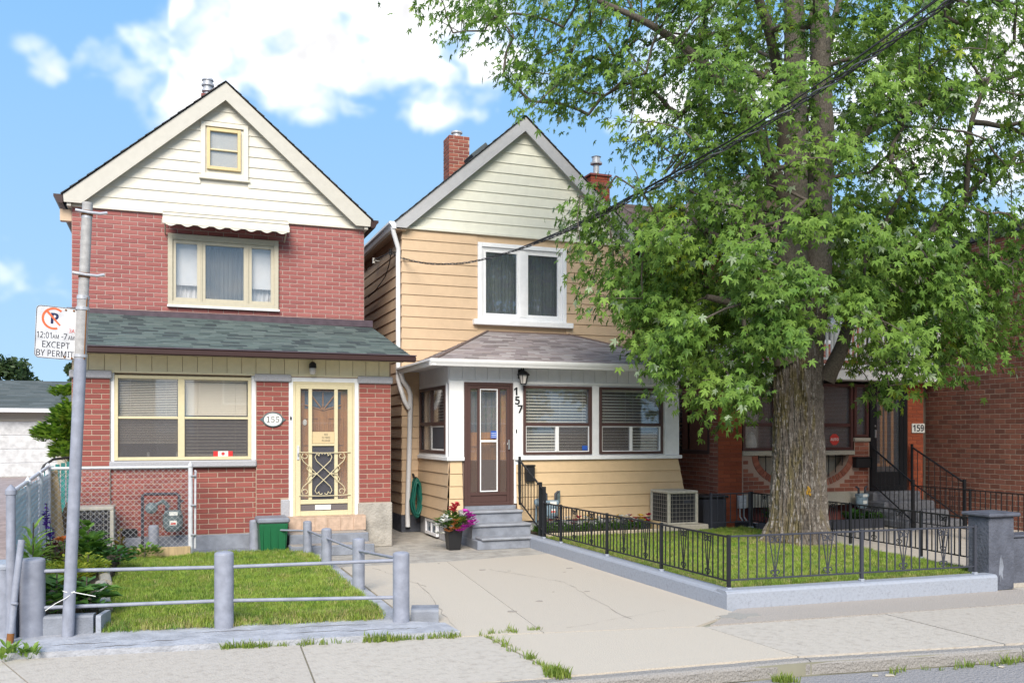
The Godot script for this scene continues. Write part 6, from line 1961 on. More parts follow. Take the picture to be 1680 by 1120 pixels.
func gas_meter(label: String, o: Vector3, s: float, mat_: Material, tag_color: Material) -> void:
	var root := thing("gas_meter", label, "gas meter", o)
	var xf := Transform3D(Basis.from_scale(Vector3(s, s, s)), o)
	var m := MB.new()
	m.lathe(Vector3(0, 0, 0), [Vector2(0, 0), Vector2(0.09, 0.01), Vector2(0.125, 0.06), Vector2(0.135, 0.13), Vector2(0.13, 0.24), Vector2(0.10, 0.27), Vector2(0.06, 0.28), Vector2(0, 0.285)], 16)
	put(root, "body", m.mesh(), mat_, xf * Transform3D(Basis.from_scale(Vector3(1, 1, 0.65)), Vector3.ZERO))
	m = MB.new()
	m.box(Vector3(-0.115, 0.22, -0.08), Vector3(0.115, 0.30, 0.085), 0.02)
	var hd := put(root, "head", m.mesh(), mat_, xf)
	m = MB.new()
	m.box(Vector3(-0.05, 0.235, 0.085), Vector3(0.06, 0.285, 0.09), 0.0)
	put(hd, "dial_plate", m.mesh(), M.porcelain, xf)
	m = MB.new()
	m.box(Vector3(-0.045, 0.10, 0.084), Vector3(0.05, 0.165, 0.09), 0.0)
	put(root, "label_plate", m.mesh(), M.porcelain, xf)
	m = MB.new()
	m.box(Vector3(-0.03, 0.11, 0.0905), Vector3(0.035, 0.135, 0.092), 0.0)
	put(root, "warning_label", m.mesh(), tag_color, xf)
	m = MB.new()
	for x in [-0.08, 0.08]: m.tube([Vector3(x, 0.29, 0), Vector3(x, 0.40, 0), Vector3(x * 0.4 + (-0.1 if x < 0 else 0.1), 0.43, -0.02)], 0.022, 8)
	put(root, "pipe", m.mesh(), M.iron_grey, xf)

func make_yard_left() -> void:
	grille_unit("air_conditioner", "beige air conditioner with wire grille behind the chain link fence", -1.255, -0.69, 0.21, 0.755, 13.2, 13.62, 9, 6)
	gas_meter("dark grey gas meter on the red brick wall behind chain link", at(0.05, 0.36, 13.5), 1.0, M.meter_grey, M.sign_red)
	var pp := thing("gas_pipe", "black gas riser pipe with regulator beside the dark grey meter", "pipe", at(-0.33, 0.07, 13.52))
	tube_part(pp, "riser", [at(-0.345, 0.07, 13.54), at(-0.345, 0.87, 13.54), at(-0.32, 0.89, 13.54), at(0.10, 0.885, 13.54), at(0.13, 0.86, 13.54), at(0.13, 0.74, 13.52)], 0.022, M.iron_grey, 10)
	var m := MB.new()
	m.lathe(Vector3.ZERO, [Vector2(0, -0.04), Vector2(0.07, -0.035), Vector2(0.085, 0), Vector2(0.075, 0.03), Vector2(0.04, 0.055), Vector2(0, 0.06)], 16)
	put(pp, "regulator", m.mesh(), M.meter_grey, Transform3D(Basis(Vector3(1, 0, 0), 1.1), at(-0.23, 0.70, 13.46)))
	tube_part(pp, "regulator_arm", [at(-0.2, 0.73, 13.5), at(-0.08, 0.79, 13.5), at(0.0, 0.70, 13.5)], 0.028, M.meter_grey, 10)
	var bp := thing("guard_post", "short grey painted guard post before the gas riser pipe", "bollard", at(-0.2, 0.07, 13.4))
	m = MB.new()
	m.lathe(at(-0.2, 0.07, 13.4), [Vector2(0.068, -0.02), Vector2(0.068, 0.38), Vector2(0.055, 0.40), Vector2(0, 0.405)], 16)
	put(bp, "pipe_post", m.mesh(), M.paint_grey_post)
	bx(bp, "collar", M.paint_grey, Transform3D.IDENTITY, -0.28, -0.12, 0.065, 0.085, -13.48, -13.32)
	var vb := thing("vent_box", "small black wall vent box beside the air conditioner", "vent", at(-0.5, 0.25, 13.68))
	bx(vb, "hood", M.black_plastic, front(13.77), -0.62, -0.42, 0.285, 0.40, 0.0, 0.06, 0.01)
	bx(vb, "flap", M.fin_dark, front(13.77), -0.60, -0.44, 0.295, 0.33, 0.06, 0.07, 0.003)
	# green bin under the number plate
	var gb := thing("storage_bin", "green plastic storage bin with grey lid beside the brick house steps", "bin", at(1.36, 0.07, 13.3))
	m = MB.new()
	m.hexa([at(1.20, 0.07, 13.08), at(1.54, 0.07, 13.08), at(1.57, 0.47, 13.05), at(1.17, 0.47, 13.05), at(1.20, 0.07, 13.48), at(1.54, 0.07, 13.48), at(1.57, 0.47, 13.5), at(1.17, 0.47, 13.5)], 0.012)
	put(gb, "tub", m.mesh(), M.bin_green)
	for k in 4: bx(gb, "tub_rib", M.bin_green, front(13.06), 1.21 + k * 0.1, 1.225 + k * 0.1, 0.10, 0.44, 0.0, 0.012)
	bx(gb, "lid", M.paint_grey, Transform3D.IDENTITY, 1.15, 1.59, 0.472, 0.545, -13.54, -13.03, 0.02)
	# planting bed
	structure("bed_soil", flat([Vector2(-1.40, 8.58), Vector2(-0.60, 8.50), Vector2(-0.62, 13.1), Vector2(-1.5, 13.1)], 0.13, -0.05), M.soil)
	var ke := thing("bed_kerb", "grey painted block edging at the end of the planting bed", "edging", at(-0.8, 0.04, 8.45))
	put(ke, "block", strip([Vector2(-0.60, 8.40), Vector2(-1.0, 8.46)], 0.12, 0.03, 0.20, 0.02), M.paint_grey)
	put(ke, "block", strip([Vector2(-0.54, 8.40), Vector2(-0.58, 8.41)], 0.26, 0.03, 0.19, 0.015), M.paint_grey_light)
	var be := thing("bed_board", "pale weathered stone edging between planting bed and lawn", "edging", at(-0.6, 0.05, 10.5))
	for q in [[9.1, 10.55], [10.6, 12.1]]:
		put(be, "edge_stone", strip(wavy(Vector2(-0.60 - 0.06 * (q[0] - 9.0), q[0]), Vector2(-0.66 - 0.05 * (q[1] - 9.0), q[1]), 8, 0.01, int(q[0] * 10)), 0.12, 0.03, 0.17, 0.03), M.stone_warm)
	var G := Color(0.09, 0.20, 0.04)
	var G2 := Color(0.17, 0.32, 0.05)
	var Y := Color(0.50, 0.54, 0.06)
	var plants := [
		["lily_plant", "tall pale green lily stem beside the blue slatted fence", -1.17, 9.3, 0.88, 120, 0.18, 0.018, [Color(0.33, 0.50, 0.09), Color(0.42, 0.58, 0.12)], 0.5, 0.05, "lily"],
		["leafy_plant", "broad leaved dark green plant behind the thick grey post", -0.93, 8.85, 0.42, 60, 0.17, 0.07, [G, G2, Color(0.08, 0.18, 0.05)], 0.35, 0.27, "hosta"],
		["leafy_plant", "broad leaved green plant spilling over the bed kerb behind the sign pole", -0.70, 8.95, 0.36, 52, 0.16, 0.06, [G, G2, Color(0.11, 0.24, 0.07)], 0.3, 0.22, "hosta"],
		["groundcover_plant", "low yellow-green groundcover plant in the planting bed", -1.05, 10.7, 0.32, 620, 0.055, 0.016, [Y, Color(0.38, 0.47, 0.06), Color(0.55, 0.56, 0.07)], 0.5, 0.36, "creeping jenny"],
		["groundcover_plant", "yellow-green groundcover plant against the pale bed edging", -0.86, 11.2, 0.28, 520, 0.055, 0.016, [Y, Color(0.38, 0.47, 0.06), Color(0.32, 0.42, 0.06)], 0.5, 0.30, "creeping jenny"],
		["coleus_plant", "mixed green and bronze coleus plant in the planting bed", -1.20, 11.3, 0.46, 150, 0.09, 0.03, [Color(0.12, 0.20, 0.03), Color(0.20, 0.09, 0.035), Color(0.24, 0.28, 0.05), Color(0.10, 0.03, 0.03)], 0.5, 0.3, "coleus"],
		["leafy_plant", "tall bright green leafy plant before the air conditioner", -0.92, 12.0, 0.56, 120, 0.13, 0.05, [G2, Color(0.12, 0.25, 0.035), G], 0.5, 0.26, "heuchera"],
		["leafy_plant", "round leaved green plant at the lawn edge before the air conditioner", -0.66, 11.9, 0.34, 80, 0.13, 0.055, [Color(0.06, 0.17, 0.05), Color(0.10, 0.24, 0.07), G], 0.35, 0.3, "bergenia"],
		["coleus_plant", "dark red leaved coleus plant below the propped board", -1.22, 11.8, 0.42, 90, 0.08, 0.03, [Color(0.09, 0.025, 0.03), Color(0.14, 0.05, 0.04), Color(0.12, 0.2, 0.03)], 0.55, 0.22, "coleus"],
		["leafy_plant", "small dark bronze plant in front of the air conditioner grille", -0.60, 12.8, 0.40, 46, 0.06, 0.02, [Color(0.11, 0.075, 0.02), Color(0.16, 0.13, 0.03)], 0.8, 0.08, "bronze"],
		["leafy_plant", "weedy green plant at the foot of the wooden plank", -0.30, 12.85, 0.17, 90, 0.08, 0.02, [G2, Color(0.13, 0.24, 0.04)], 0.5, 0.26, "weeds"]]
	for q in plants:
		var t := thing(q[0], q[1], "plant", at(q[2], 0.13, q[3]))
		put(t, "leaves", leafy(at(q[2], 0.12, q[3]), q[4], q[5], q[6], q[7], q[8], int(q[3] * 100), q[9], q[10]), M.leaf_tint)
		tube_part(t, "stem", [at(q[2], 0.10, q[3]), at(q[2] + 0.01, 0.12 + q[4] * 0.9, q[3])], 0.007, M.branch, 5)
	# purple flower spikes and one orange bloom
	for q in [[-1.28, 11.3, 0.82], [-1.22, 11.1, 0.62]]:
		var t := thing("flower_spike", ("taller" if q[2] > 0.7 else "shorter") + " upright purple flower spike beside the blue slatted fence", "flower", at(q[0], 0.13, q[1]), "purple flower spikes in the bed")
		tube_part(t, "stem", [at(q[0], 0.1, q[1]), at(q[0], 0.13 + q[2], q[1])], 0.005, M.branch, 5)
		put(t, "florets", leafy(at(q[0], 0.13 + q[2] * 0.62, q[1]), q[2] * 0.42, 60, 0.04, 0.016, [Color(0.15, 0.05, 0.42), Color(0.22, 0.10, 0.55), Color(0.10, 0.03, 0.30)], int(q[1] * 77), 0.5, 0.035), M.petal)
	var ob := thing("orange_flower", "single orange flower among the coleus leaves", "flower", at(-1.0, 0.13, 11.0))
	tube_part(ob, "stem", [at(-1.08, 0.1, 11.0), at(-1.08, 0.56, 11.0)], 0.005, M.branch, 5)
	put(ob, "petals", leafy(at(-1.08, 0.54, 11.0), 0.05, 26, 0.07, 0.024, [Color(0.62, 0.17, 0.04), Color(0.70, 0.25, 0.06)], 8, 0.5, 0.06), M.petal)
	# shrub at the brick corner, seen against the garage
	var sh := thing("corner_shrub", "bright green leafy shrub at the corner of the brick house", "shrub", at(-1.75, 0, 17.6))
	for c in [[-1.62, 2.05, 17.4, 0.34, 220], [-1.80, 1.75, 17.6, 0.42, 260], [-1.60, 1.45, 17.5, 0.42, 240], [-1.72, 2.45, 17.5, 0.2, 90], [-2.05, 1.72, 17.7, 0.22, 90]]:
		put(sh, "foliage", leafy(at(c[0], c[1] - c[3] * 0.6, c[2]), c[3] * 1.4, c[4] * 2, 0.13, 0.042, [Color(0.20, 0.36, 0.04), Color(0.30, 0.46, 0.06), Color(0.11, 0.22, 0.035)], int(c[1] * 100), 0.5, c[3]), M.leaf_tint)
	tube_part(sh, "trunk", [at(-1.6, 0.0, 17.6), at(-1.62, 1.2, 17.5), at(-1.7, 2.3, 17.5)], [0.03, 0.022, 0.01], M.branch, 6)

func blossom(parent: Node, p: Vector3, r: float, n: int, tones: Array, seed_: int) -> void:
	put(parent, "blossom", leafy(p, r * 0.9, n, r * 0.8, r * 0.36, tones, seed_, 0.45, r * 0.55), M.petal)

func make_yard_mid() -> void:
	# flower pot by the steps
	var fp := thing("flower_pot", "square black planter of mixed flowers beside the grey steps", "planter", at(3.96, 0, 12.95))
	var m := MB.new()
	var o := at(3.96, 0, 12.95)
	m.hexa([o + Vector3(-0.085, 0.0, 0.085), o + Vector3(0.085, 0.0, 0.085), o + Vector3(0.115, 0.31, 0.115), o + Vector3(-0.115, 0.31, 0.115), o + Vector3(-0.085, 0, -0.085), o + Vector3(0.085, 0, -0.085), o + Vector3(0.115, 0.31, -0.115), o + Vector3(-0.115, 0.31, -0.115)], 0.008)
	var pot := put(fp, "pot", m.mesh(), M.black_plastic)
	ring(pot, "rim", M.black_plastic, Transform3D(Basis(Vector3(1, 0, 0), -PI / 2), at(3.96, 0.30, 12.95)), -0.125, 0.125, -0.125, 0.125, 0.02, 0.0, 0.02)
	put(fp, "leaves", leafy(o + Vector3(0, 0.28, 0), 0.30, 210, 0.13, 0.022, [Color(0.05, 0.13, 0.03), Color(0.09, 0.20, 0.035), Color(0.14, 0.26, 0.05)], 4, 0.5, 0.27), M.leaf_tint)
	put(fp, "lime_leaves", leafy(o + Vector3(0.06, 0.36, 0.1), 0.14, 12, 0.15, 0.055, [Color(0.28, 0.40, 0.05)], 9, 0.5, 0.05), M.leaf_tint)
	for q in [[-0.21, 0.40, 0.12], [-0.26, 0.34, 0.06], [-0.13, 0.43, 0.14], [-0.24, 0.23, 0.10], [-0.16, 0.46, 0.02], [0.10, 0.50, 0.14]]:
		blossom(fp, o + Vector3(q[0], q[1], q[2]), 0.075, 14, [Color(0.74, 0.74, 0.70), Color(0.66, 0.66, 0.62)], int(q[0] * 1000))
	for q in [[0.20, 0.47, 0.10], [0.26, 0.43, 0.05], [0.17, 0.51, 0.04], [0.12, 0.32, 0.17], [0.20, 0.35, 0.16], [0.27, 0.37, 0.10], [0.05, 0.28, 0.17]]:
		blossom(fp, o + Vector3(q[0], q[1], q[2]), 0.088, 18, [Color(0.62, 0.04, 0.50), Color(0.70, 0.08, 0.56), Color(0.48, 0.03, 0.40)], int(q[0] * 1300 + 7))
	for q in [[-0.01, 0.60, 0.06], [0.03, 0.64, 0.03], [-0.03, 0.56, 0.09]]:
		blossom(fp, o + Vector3(q[0], q[1], q[2]), 0.075, 22, [Color(0.70, 0.07, 0.09), Color(0.62, 0.12, 0.13)], int(q[0] * 900 + 70))
	for q in [[-0.04, 0.36, 0.18], [-0.08, 0.31, 0.16], [0.0, 0.30, 0.18], [-0.02, 0.42, 0.16], [-0.11, 0.27, 0.12]]:
		blossom(fp, o + Vector3(q[0], q[1], q[2]), 0.068, 13, [Color(0.55, 0.22, 0.07), Color(0.45, 0.14, 0.06), Color(0.62, 0.32, 0.12)], int(q[0] * 700 + 30))
	# garden hose hung at the downspout
	var hs := thing("garden_hose", "green garden hose coiled on a bracket in the alley", "hose", at(3.95, 0.4, 15.3))
	var r := RandomNumberGenerator.new()
	r.seed = 3
	m = MB.new()
	for k in 11:
		var pts := []
		var w := r.randf_range(0.05, 0.12)
		var h := r.randf_range(0.26, 0.36)
		for i in 19:
			var a := TAU * i / 18.0
			pts.append(at(4.0 + sin(a) * w * (0.7 if cos(a) > 0 else 1.0) + r.randf_range(-0.006, 0.006), 0.62 + cos(a) * h, 15.36 - 0.02 * k + 0.01 * sin(a)))
		m.tube(pts, 0.016, 7, false)
	put(hs, "hose_coil", m.mesh(), M.hose_green)
	tube_part(hs, "bracket", [at(4.0, 1.02, 15.5), at(4.0, 0.95, 15.38), at(3.98, 0.93, 15.24), at(3.98, 0.98, 15.22)], 0.02, M.iron, 6)
	gas_meter("blue-grey gas meter on the tan clapboard porch behind the iron fence", at(5.74, 0.36, 13.42), 1.0, M.meter_blue, M.sign_red)
	var mr := thing("meter_pipe", "grey gas regulator and pipe beside the blue-grey meter", "pipe", at(5.55, 0.2, 13.5))
	tube_part(mr, "riser", [at(5.52, 0.1, 13.52), at(5.52, 0.62, 13.5), at(5.60, 0.74, 13.48)], 0.02, M.meter_blue, 8)
	m = MB.new()
	m.lathe(Vector3.ZERO, [Vector2(0, -0.03), Vector2(0.06, -0.025), Vector2(0.07, 0), Vector2(0.05, 0.03), Vector2(0, 0.04)], 14)
	put(mr, "regulator", m.mesh(), M.meter_blue, Transform3D(Basis(Vector3(1, 0, 0), 1.2), at(5.52, 0.63, 13.42)))
	tube_part(mr, "standpipe", [at(5.93, 0.60, 13.55), at(5.93, 0.80, 13.55)], 0.03, M.meter_grey, 8)
	grille_unit("air_conditioner", "beige corner air conditioner with black grille beside the tan porch", 7.62, 8.19, 0.235, 0.79, 12.95, 13.55, 7, 7)
	var pad := thing("concrete_pad", "grey concrete pad under the air conditioner by the porch", "slab", at(7.9, 0.1, 13.25))
	bx(pad, "pad", M.stone_warm, Transform3D.IDENTITY, 7.50, 8.35, 0.10, 0.234, -13.65, -12.88, 0.015)
	bx(pad, "block", M.wood_pale, Transform3D.IDENTITY, 7.36, 7.49, 0.13, 0.30, -13.3, -12.95, 0.01)
	var bn := thing("dark_bin", "dark blue-grey bin standing in the gap beside the air conditioner", "bin", at(8.75, 0.1, 13.5))
	bx(bn, "tub", M.iron_grey, Transform3D.IDENTITY, 8.52, 8.98, 0.05, 0.62, -13.75, -13.3, 0.02)
	bx(bn, "lid", M.black_plastic, Transform3D.IDENTITY, 8.49, 9.01, 0.622, 0.67, -13.78, -13.27, 0.015)
	# flower bed in front of the porch
	structure("bed_soil", flat([Vector2(5.30, 12.86), Vector2(7.45, 12.86), Vector2(7.45, 13.72), Vector2(5.30, 13.72)], 0.165, -0.05), M.soil)
	var ed := thing("bed_edging", "pale timber edging along the porch flower bed", "edging", at(6.3, 0.1, 12.8))
	for k in 3: bx(ed, "edging_board", M.wood_light, Transform3D.IDENTITY, 5.32 + k * 0.72, 6.03 + k * 0.72, 0.10, 0.20, -12.86, -12.81, 0.008)
	var cols := [[Color(0.50, 0.03, 0.03), "red"], [Color(0.74, 0.74, 0.70), "white"], [Color(0.72, 0.45, 0.03), "yellow"], [Color(0.05, 0.02, 0.06), "dark purple"], [Color(0.74, 0.74, 0.70), "white"], [Color(0.55, 0.02, 0.08), "red"], [Color(0.72, 0.45, 0.03), "yellow"], [Color(0.74, 0.74, 0.70), "white"]]
	var spots := [[5.36, 13.0, 1], [5.46, 12.98, 4], [5.50, 13.12, 0], [5.68, 13.05, 3], [5.78, 12.98, 1], [5.98, 13.08, 5], [6.10, 12.97, 4], [6.24, 13.12, 2], [6.36, 12.98, 7], [6.52, 13.1, 3], [6.66, 12.97, 1], [6.74, 13.1, 6], [6.86, 12.96, 7], [6.98, 13.08, 0], [7.10, 12.97, 2], [7.24, 13.08, 5]]
	for i in spots.size():
		var q: Array = spots[i]
		var c: Array = cols[q[2]]
		var t := thing("bedding_flower", "small %s bedding flower, %s from the stair rail in the porch bed" % [c[1], ORD[i]], "flower", at(q[0], 0.165, q[1]), "bedding flowers along the porch")
		put(t, "leaves", leafy(at(q[0], 0.16, q[1]), 0.20, 80, 0.07, 0.02, [Color(0.10, 0.23, 0.04), Color(0.17, 0.31, 0.06)], int(q[0] * 100), 0.5, 0.10), M.leaf_tint)
		for k in 3: blossom(t, at(q[0] + 0.06 * sin(k * 2.4 + q[0] * 9), 0.31 + 0.05 * k - 0.02, q[1] - 0.07 + 0.03 * cos(k * 2.0)), 0.058, 11, [c[0], c[0] * 0.8], int(q[0] * 50) + k)

# wrought iron fence: posts at the given points, rails, balusters, two scrolled panels in each bay
func iron_fence(label: String, pts: Array, y0: float, y1: float, base: float, gap: float, mat_: Material, scrolls := true, first := 0) -> void:
	var p0: Vector2 = pts[0]
	var root := thing("iron_fence", label, "fence", at(p0.x, base, p0.y))
	var bal := MB.new()
	bal.box(Vector3(-0.006, y0, -0.006), Vector3(0.006, y1, 0.006), 0.001)
	var bmesh := bal.mesh()
	for i in range(first, pts.size()):
		var q: Vector2 = pts[i]
		bx(root, "post", mat_, Transform3D(Basis.IDENTITY, at(q.x, 0, q.y)), -0.017, 0.017, base, y1 + 0.025, -0.017, 0.017)
		bx(root, "post_foot", M.paint_grey_light, Transform3D(Basis.IDENTITY, at(q.x, 0, q.y)), -0.024, 0.024, base - 0.01, base + 0.03, -0.024, 0.024, 0.006)
	for i in pts.size() - 1:
		var a: Vector2 = pts[i]
		var b: Vector2 = pts[i + 1]
		var l := (b - a).length()
		var t := Transform3D(Basis(UPV, atan2(b.y - a.y, b.x - a.x)), at(a.x, 0, a.y))
		bx(root, "top_rail", mat_, t, 0.012, l - 0.012, y1 - 0.004, y1 + 0.014, -0.012, 0.012)
		bx(root, "bottom_rail", mat_, t, 0.012, l - 0.012, y0 - 0.012, y0 + 0.004, -0.01, 0.01)
		var n := int(round(l / gap))
		var s1 := int(round(n * 0.33))
		var s2 := int(round(n * 0.70))
		for k in range(1, n):
			if scrolls and n > 7 and (k == s1 or k == s2): continue
			put(root, "baluster", bmesh, mat_, t * Transform3D(Basis.IDENTITY, Vector3(k * l / n, 0, 0)))
		if scrolls and n > 7:
			for k in [s1, s2]:
				var cx: float = k * l / n
				var w := l / n * 0.9
				var m := MB.new()
				for sx in [-1.0, 1.0]:
					m.tube([Vector3(cx + sx * w * 0.75, y1, 0), Vector3(cx + sx * w * 0.12, y0 + 0.09, 0), Vector3(cx + sx * 0.004, y0, 0)], 0.0065, 5)
					var c1 := scroll(Vector2(cx + sx * w * 0.42, y1 - 0.05), w * 0.38, PI / 2, sx * -1.1, 0.35, 0.0)
					m.tube(c1, 0.0065, 5)
					m.tube(scroll(Vector2(cx + sx * w * 0.35, y0 + 0.05), w * 0.34, -PI / 2, sx * 1.0, 0.35, 0.0), 0.0065, 5)
				m.tube([Vector3(cx, y0, 0), Vector3(cx, y1, 0)], 0.0055, 5)
				put(root, "scroll_panel", m.mesh(), mat_, t)

func stair_rail(label: String, a: Vector3, b: Vector3, foot: float, n: int, drop := 0.62) -> void:
	var root := thing("stair_rail", label, "handrail", Vector3(b.x, foot, b.z))
	tube_part(root, "handrail", [a, b], 0.017, M.iron, 6)
	tube_part(root, "lower_rail", [a - Vector3(0, drop, 0), b - Vector3(0, drop, 0)], 0.013, M.iron, 6)
	for k in range(1, n):
		var p := a.lerp(b, float(k) / n)
		tube_part(root, "baluster", [p, p - Vector3(0, drop, 0)], 0.0075, M.iron, 5)
	bx(root, "post", M.iron, Transform3D(Basis.IDENTITY, Vector3(b.x, 0, b.z)), -0.024, 0.024, foot, b.y + 0.06, -0.024, 0.024)
	bx(root, "wall_post", M.iron, Transform3D(Basis.IDENTITY, Vector3(a.x, 0, a.z)), -0.02, 0.02, a.y - drop - 0.06, a.y + 0.06, -0.02, 0.02)

func make_yard_right() -> void:
	iron_fence("black iron fence with scrolls along the driveway kerb", [Vector2(5.2, 12.42), Vector2(5.2, 11.80), Vector2(5.2, 10.35), Vector2(5.2, 8.99), Vector2(5.2, 7.67)], 0.265, 0.695, 0.17, 0.092, M.iron)
	iron_fence("black iron fence with scrolls on the kerb facing the pavement", [Vector2(5.205, 7.665), Vector2(6.78, 7.59), Vector2(8.27, 7.52)], 0.275, 0.70, 0.18, 0.108, M.iron_grey, true, 1)
	iron_fence("black iron fence with scrolls between lawn and concrete path", [Vector2(9.24, 12.95), Vector2(9.17, 11.9), Vector2(9.09, 10.4), Vector2(8.99, 9.0), Vector2(8.88, 7.75)], 0.26, 0.72, 0.13, 0.10, M.iron)
	iron_fence("plain black iron fence across the gap beside the air conditioner", [Vector2(8.42, 12.93), Vector2(9.2, 12.96)], 0.25, 0.72, 0.13, 0.13, M.iron_grey, false)
	iron_fence("plain black iron fence before the tall brown brick wall", [Vector2(12.1, 12.3), Vector2(12.0, 11.0), Vector2(11.85, 9.7), Vector2(11.7, 8.4)], 0.2, 0.82, 0.05, 0.105, M.iron, false)
	# stair rails
	stair_rail("black iron stair rail from the tan porch down to the fence", at(5.29, 1.30, 13.66), at(5.29, 0.93, 12.78), 0.16, 7, 0.66)
	tube_link("stair_rail_end", at(5.29, 0.93, 12.78), at(5.22, 0.90, 12.46))
	stair_rail("black iron stair rail on the near side of the dark stone steps", at(12.36, 1.46, 13.55), at(12.3, 0.86, 12.5), 0.06, 9, 0.68)
	stair_rail("black iron stair rail on the brick wall side of the dark stone steps", at(13.36, 1.47, 13.6), at(13.5, 0.84, 12.5), 0.06, 9, 0.68)
	# masonry pillar and low wall
	var pl := thing("masonry_pillar", "dark grey painted masonry gate pillar with flat cap at the path", "pillar", at(8.69, 0, 7.75))
	bx(pl, "shaft", M.paint_grey_pillar, Transform3D.IDENTITY, 8.49, 8.86, -0.02, 0.80, -7.82, -7.52, 0.012)
	bx(pl, "cap", M.paint_grey_pillar, Transform3D.IDENTITY, 8.44, 8.91, 0.80, 0.845, -7.87, -7.47, 0.014)
	var cm := MB.new()
	cm.hexa([at(8.45, 0.8455, 7.48), at(8.90, 0.8455, 7.48), at(8.76, 0.862, 7.62), at(8.59, 0.862, 7.62), at(8.45, 0.8455, 7.86), at(8.90, 0.8455, 7.86), at(8.76, 0.862, 7.72), at(8.59, 0.862, 7.72)])
	put(pl, "cap_slope", cm.mesh(), M.paint_grey_pillar)
	var worn := MB.new()
	var wp := []
	for k in 14:
		var a := TAU * k / 14
		wp.append(Vector2(8.66 + cos(a) * 0.045 * (0.7 + 0.4 * sin(k * 2.7)), 0.22 + sin(a) * 0.16 * (0.75 + 0.3 * cos(k * 3.1))))
	worn.prism(wp, 0.0, 0.0015)
	put(pl, "worn_patch", worn.mesh(), M.paint_grey, front(7.52))
	var lw := thing("low_wall", "low dark grey painted wall running on from the gate pillar", "wall", at(10.5, 0, 7.8))
	bx(lw, "wall_body", M.paint_grey_pillar, Transform3D.IDENTITY, 8.862, 11.9, -0.02, 0.545, -7.85, -7.62, 0.012)
	bx(lw, "wall_cap", M.paint_grey_pillar, Transform3D.IDENTITY, 8.862, 11.92, 0.546, 0.575, -7.87, -7.60, 0.008)
	# things against the brick house
	gas_meter("grey gas meter with curved pipes beside the dark stone steps", at(12.02, 0.34, 13.45), 0.95, M.meter_blue, M.porcelain)
	var eb := thing("meter_box", "small pale grey electric box with conduit on the brick pier", "electric box", at(9.52, 0.42, 13.68))
	bx(eb, "box", M.galv_white, front(13.70), 9.45, 9.60, 0.40, 0.63, 0.0, 0.09, 0.01)
	bx(eb, "cover_lip", M.galv, front(13.70), 9.455, 9.595, 0.515, 0.525, 0.09, 0.098)
	for q in [0.0, 0.08]: tube_part(eb, "conduit", [at(9.48 + q, 0.40, 13.64), at(9.48 + q, 0.26, 13.64), at(9.53 + q, 0.16, 13.60), at(9.72 + q, 0.13, 13.56)], 0.013, M.galv_white, 7)
	var pb := thing("planter_border", "low black border round the planting under the brick porch", "planter", at(10.2, 0.05, 13.0))
	bx(pb, "border", M.iron_grey, Transform3D.IDENTITY, 9.4, 12.1, 0.02, 0.20, -13.05, -12.98, 0.01)
	bx(pb, "border_end", M.iron_grey, Transform3D.IDENTITY, 9.34, 9.40, 0.02, 0.20, -13.6, -12.98, 0.01)
	bx(pb, "soil_fill", M.soil, Transform3D.IDENTITY, 9.40, 12.1, 0.02, 0.14, -13.6, -13.05, 0)
	var bps := [[9.95, 13.2, 0.42, 0.24], [10.35, 13.3, 0.34, 0.22], [11.6, 13.2, 0.22, 0.16], [12.0, 13.15, 0.16, 0.12]]
	for i in 4:
		var q: Array = bps[i]
		var t := thing("border_plant", "green leafy plant in the black border, %s from the brick pier" % ORD[i], "plant", at(q[0], 0.13, q[1]), "plants in the black border")
		put(t, "leaves", leafy(at(q[0], 0.12, q[1]), q[2], 110, 0.13, 0.035, [Color(0.06, 0.16, 0.03), Color(0.10, 0.22, 0.04)], int(q[0] * 40), 0.5, q[3]), M.leaf_tint)
		tube_part(t, "stem", [at(q[0], 0.1, q[1]), at(q[0], 0.12 + q[2] * 0.8, q[1])], 0.006, M.branch, 5)
	# a few scraps in the gutter
	var r := RandomNumberGenerator.new()
	r.seed = 9
	var scr := [[4.95, 5.40], [5.05, 5.36], [6.05, 5.25]]
	for i in 3:
		var q: Array = scr[i]
		var m := MB.new()
		var a := r.randf() * TAU
		var w := r.randf_range(0.02, 0.045)
		m.hexa([Vector3(-w, 0, 0.015), Vector3(w, 0.004, 0.02), Vector3(w * 0.8, 0.012, 0.018), Vector3(-w, 0.008, 0.015), Vector3(-w * 0.7, 0, -0.02), Vector3(w, 0.003, -0.012), Vector3(w * 0.8, 0.014, -0.012), Vector3(-w * 0.7, 0.01, -0.02)])
		var o := put(self, "paper_scrap", m.mesh(), M.stone_warm, Transform3D(Basis(UPV, a), at(q[0], -0.089, q[1])))
		tag(o, "pale scrap of litter in the road gutter, %s from the driveway" % ORD[i], "litter", "scraps in the gutter")

func tube_link(called: String, a: Vector3, b: Vector3) -> void:
	var t := thing("rail_link", "short black iron link between stair rail and driveway fence", "railing", Vector3(b.x, 0.17, b.z))
	tube_part(t, "link_bar", [a, b], 0.014, M.iron, 6)
	tube_part(t, "link_bar", [a - Vector3(0, 0.64, 0), b - Vector3(0, 0.62, 0)], 0.011, M.iron, 6)
	bx(t, "post", M.iron, Transform3D(Basis.IDENTITY, Vector3(b.x, 0, b.z)), -0.022, 0.022, 0.17, b.y + 0.04, -0.022, 0.022)
	tube_part(t, "baluster", [a.lerp(b, 0.5), a.lerp(b, 0.5) - Vector3(0, 0.63, 0)], 0.0075, M.iron, 5)

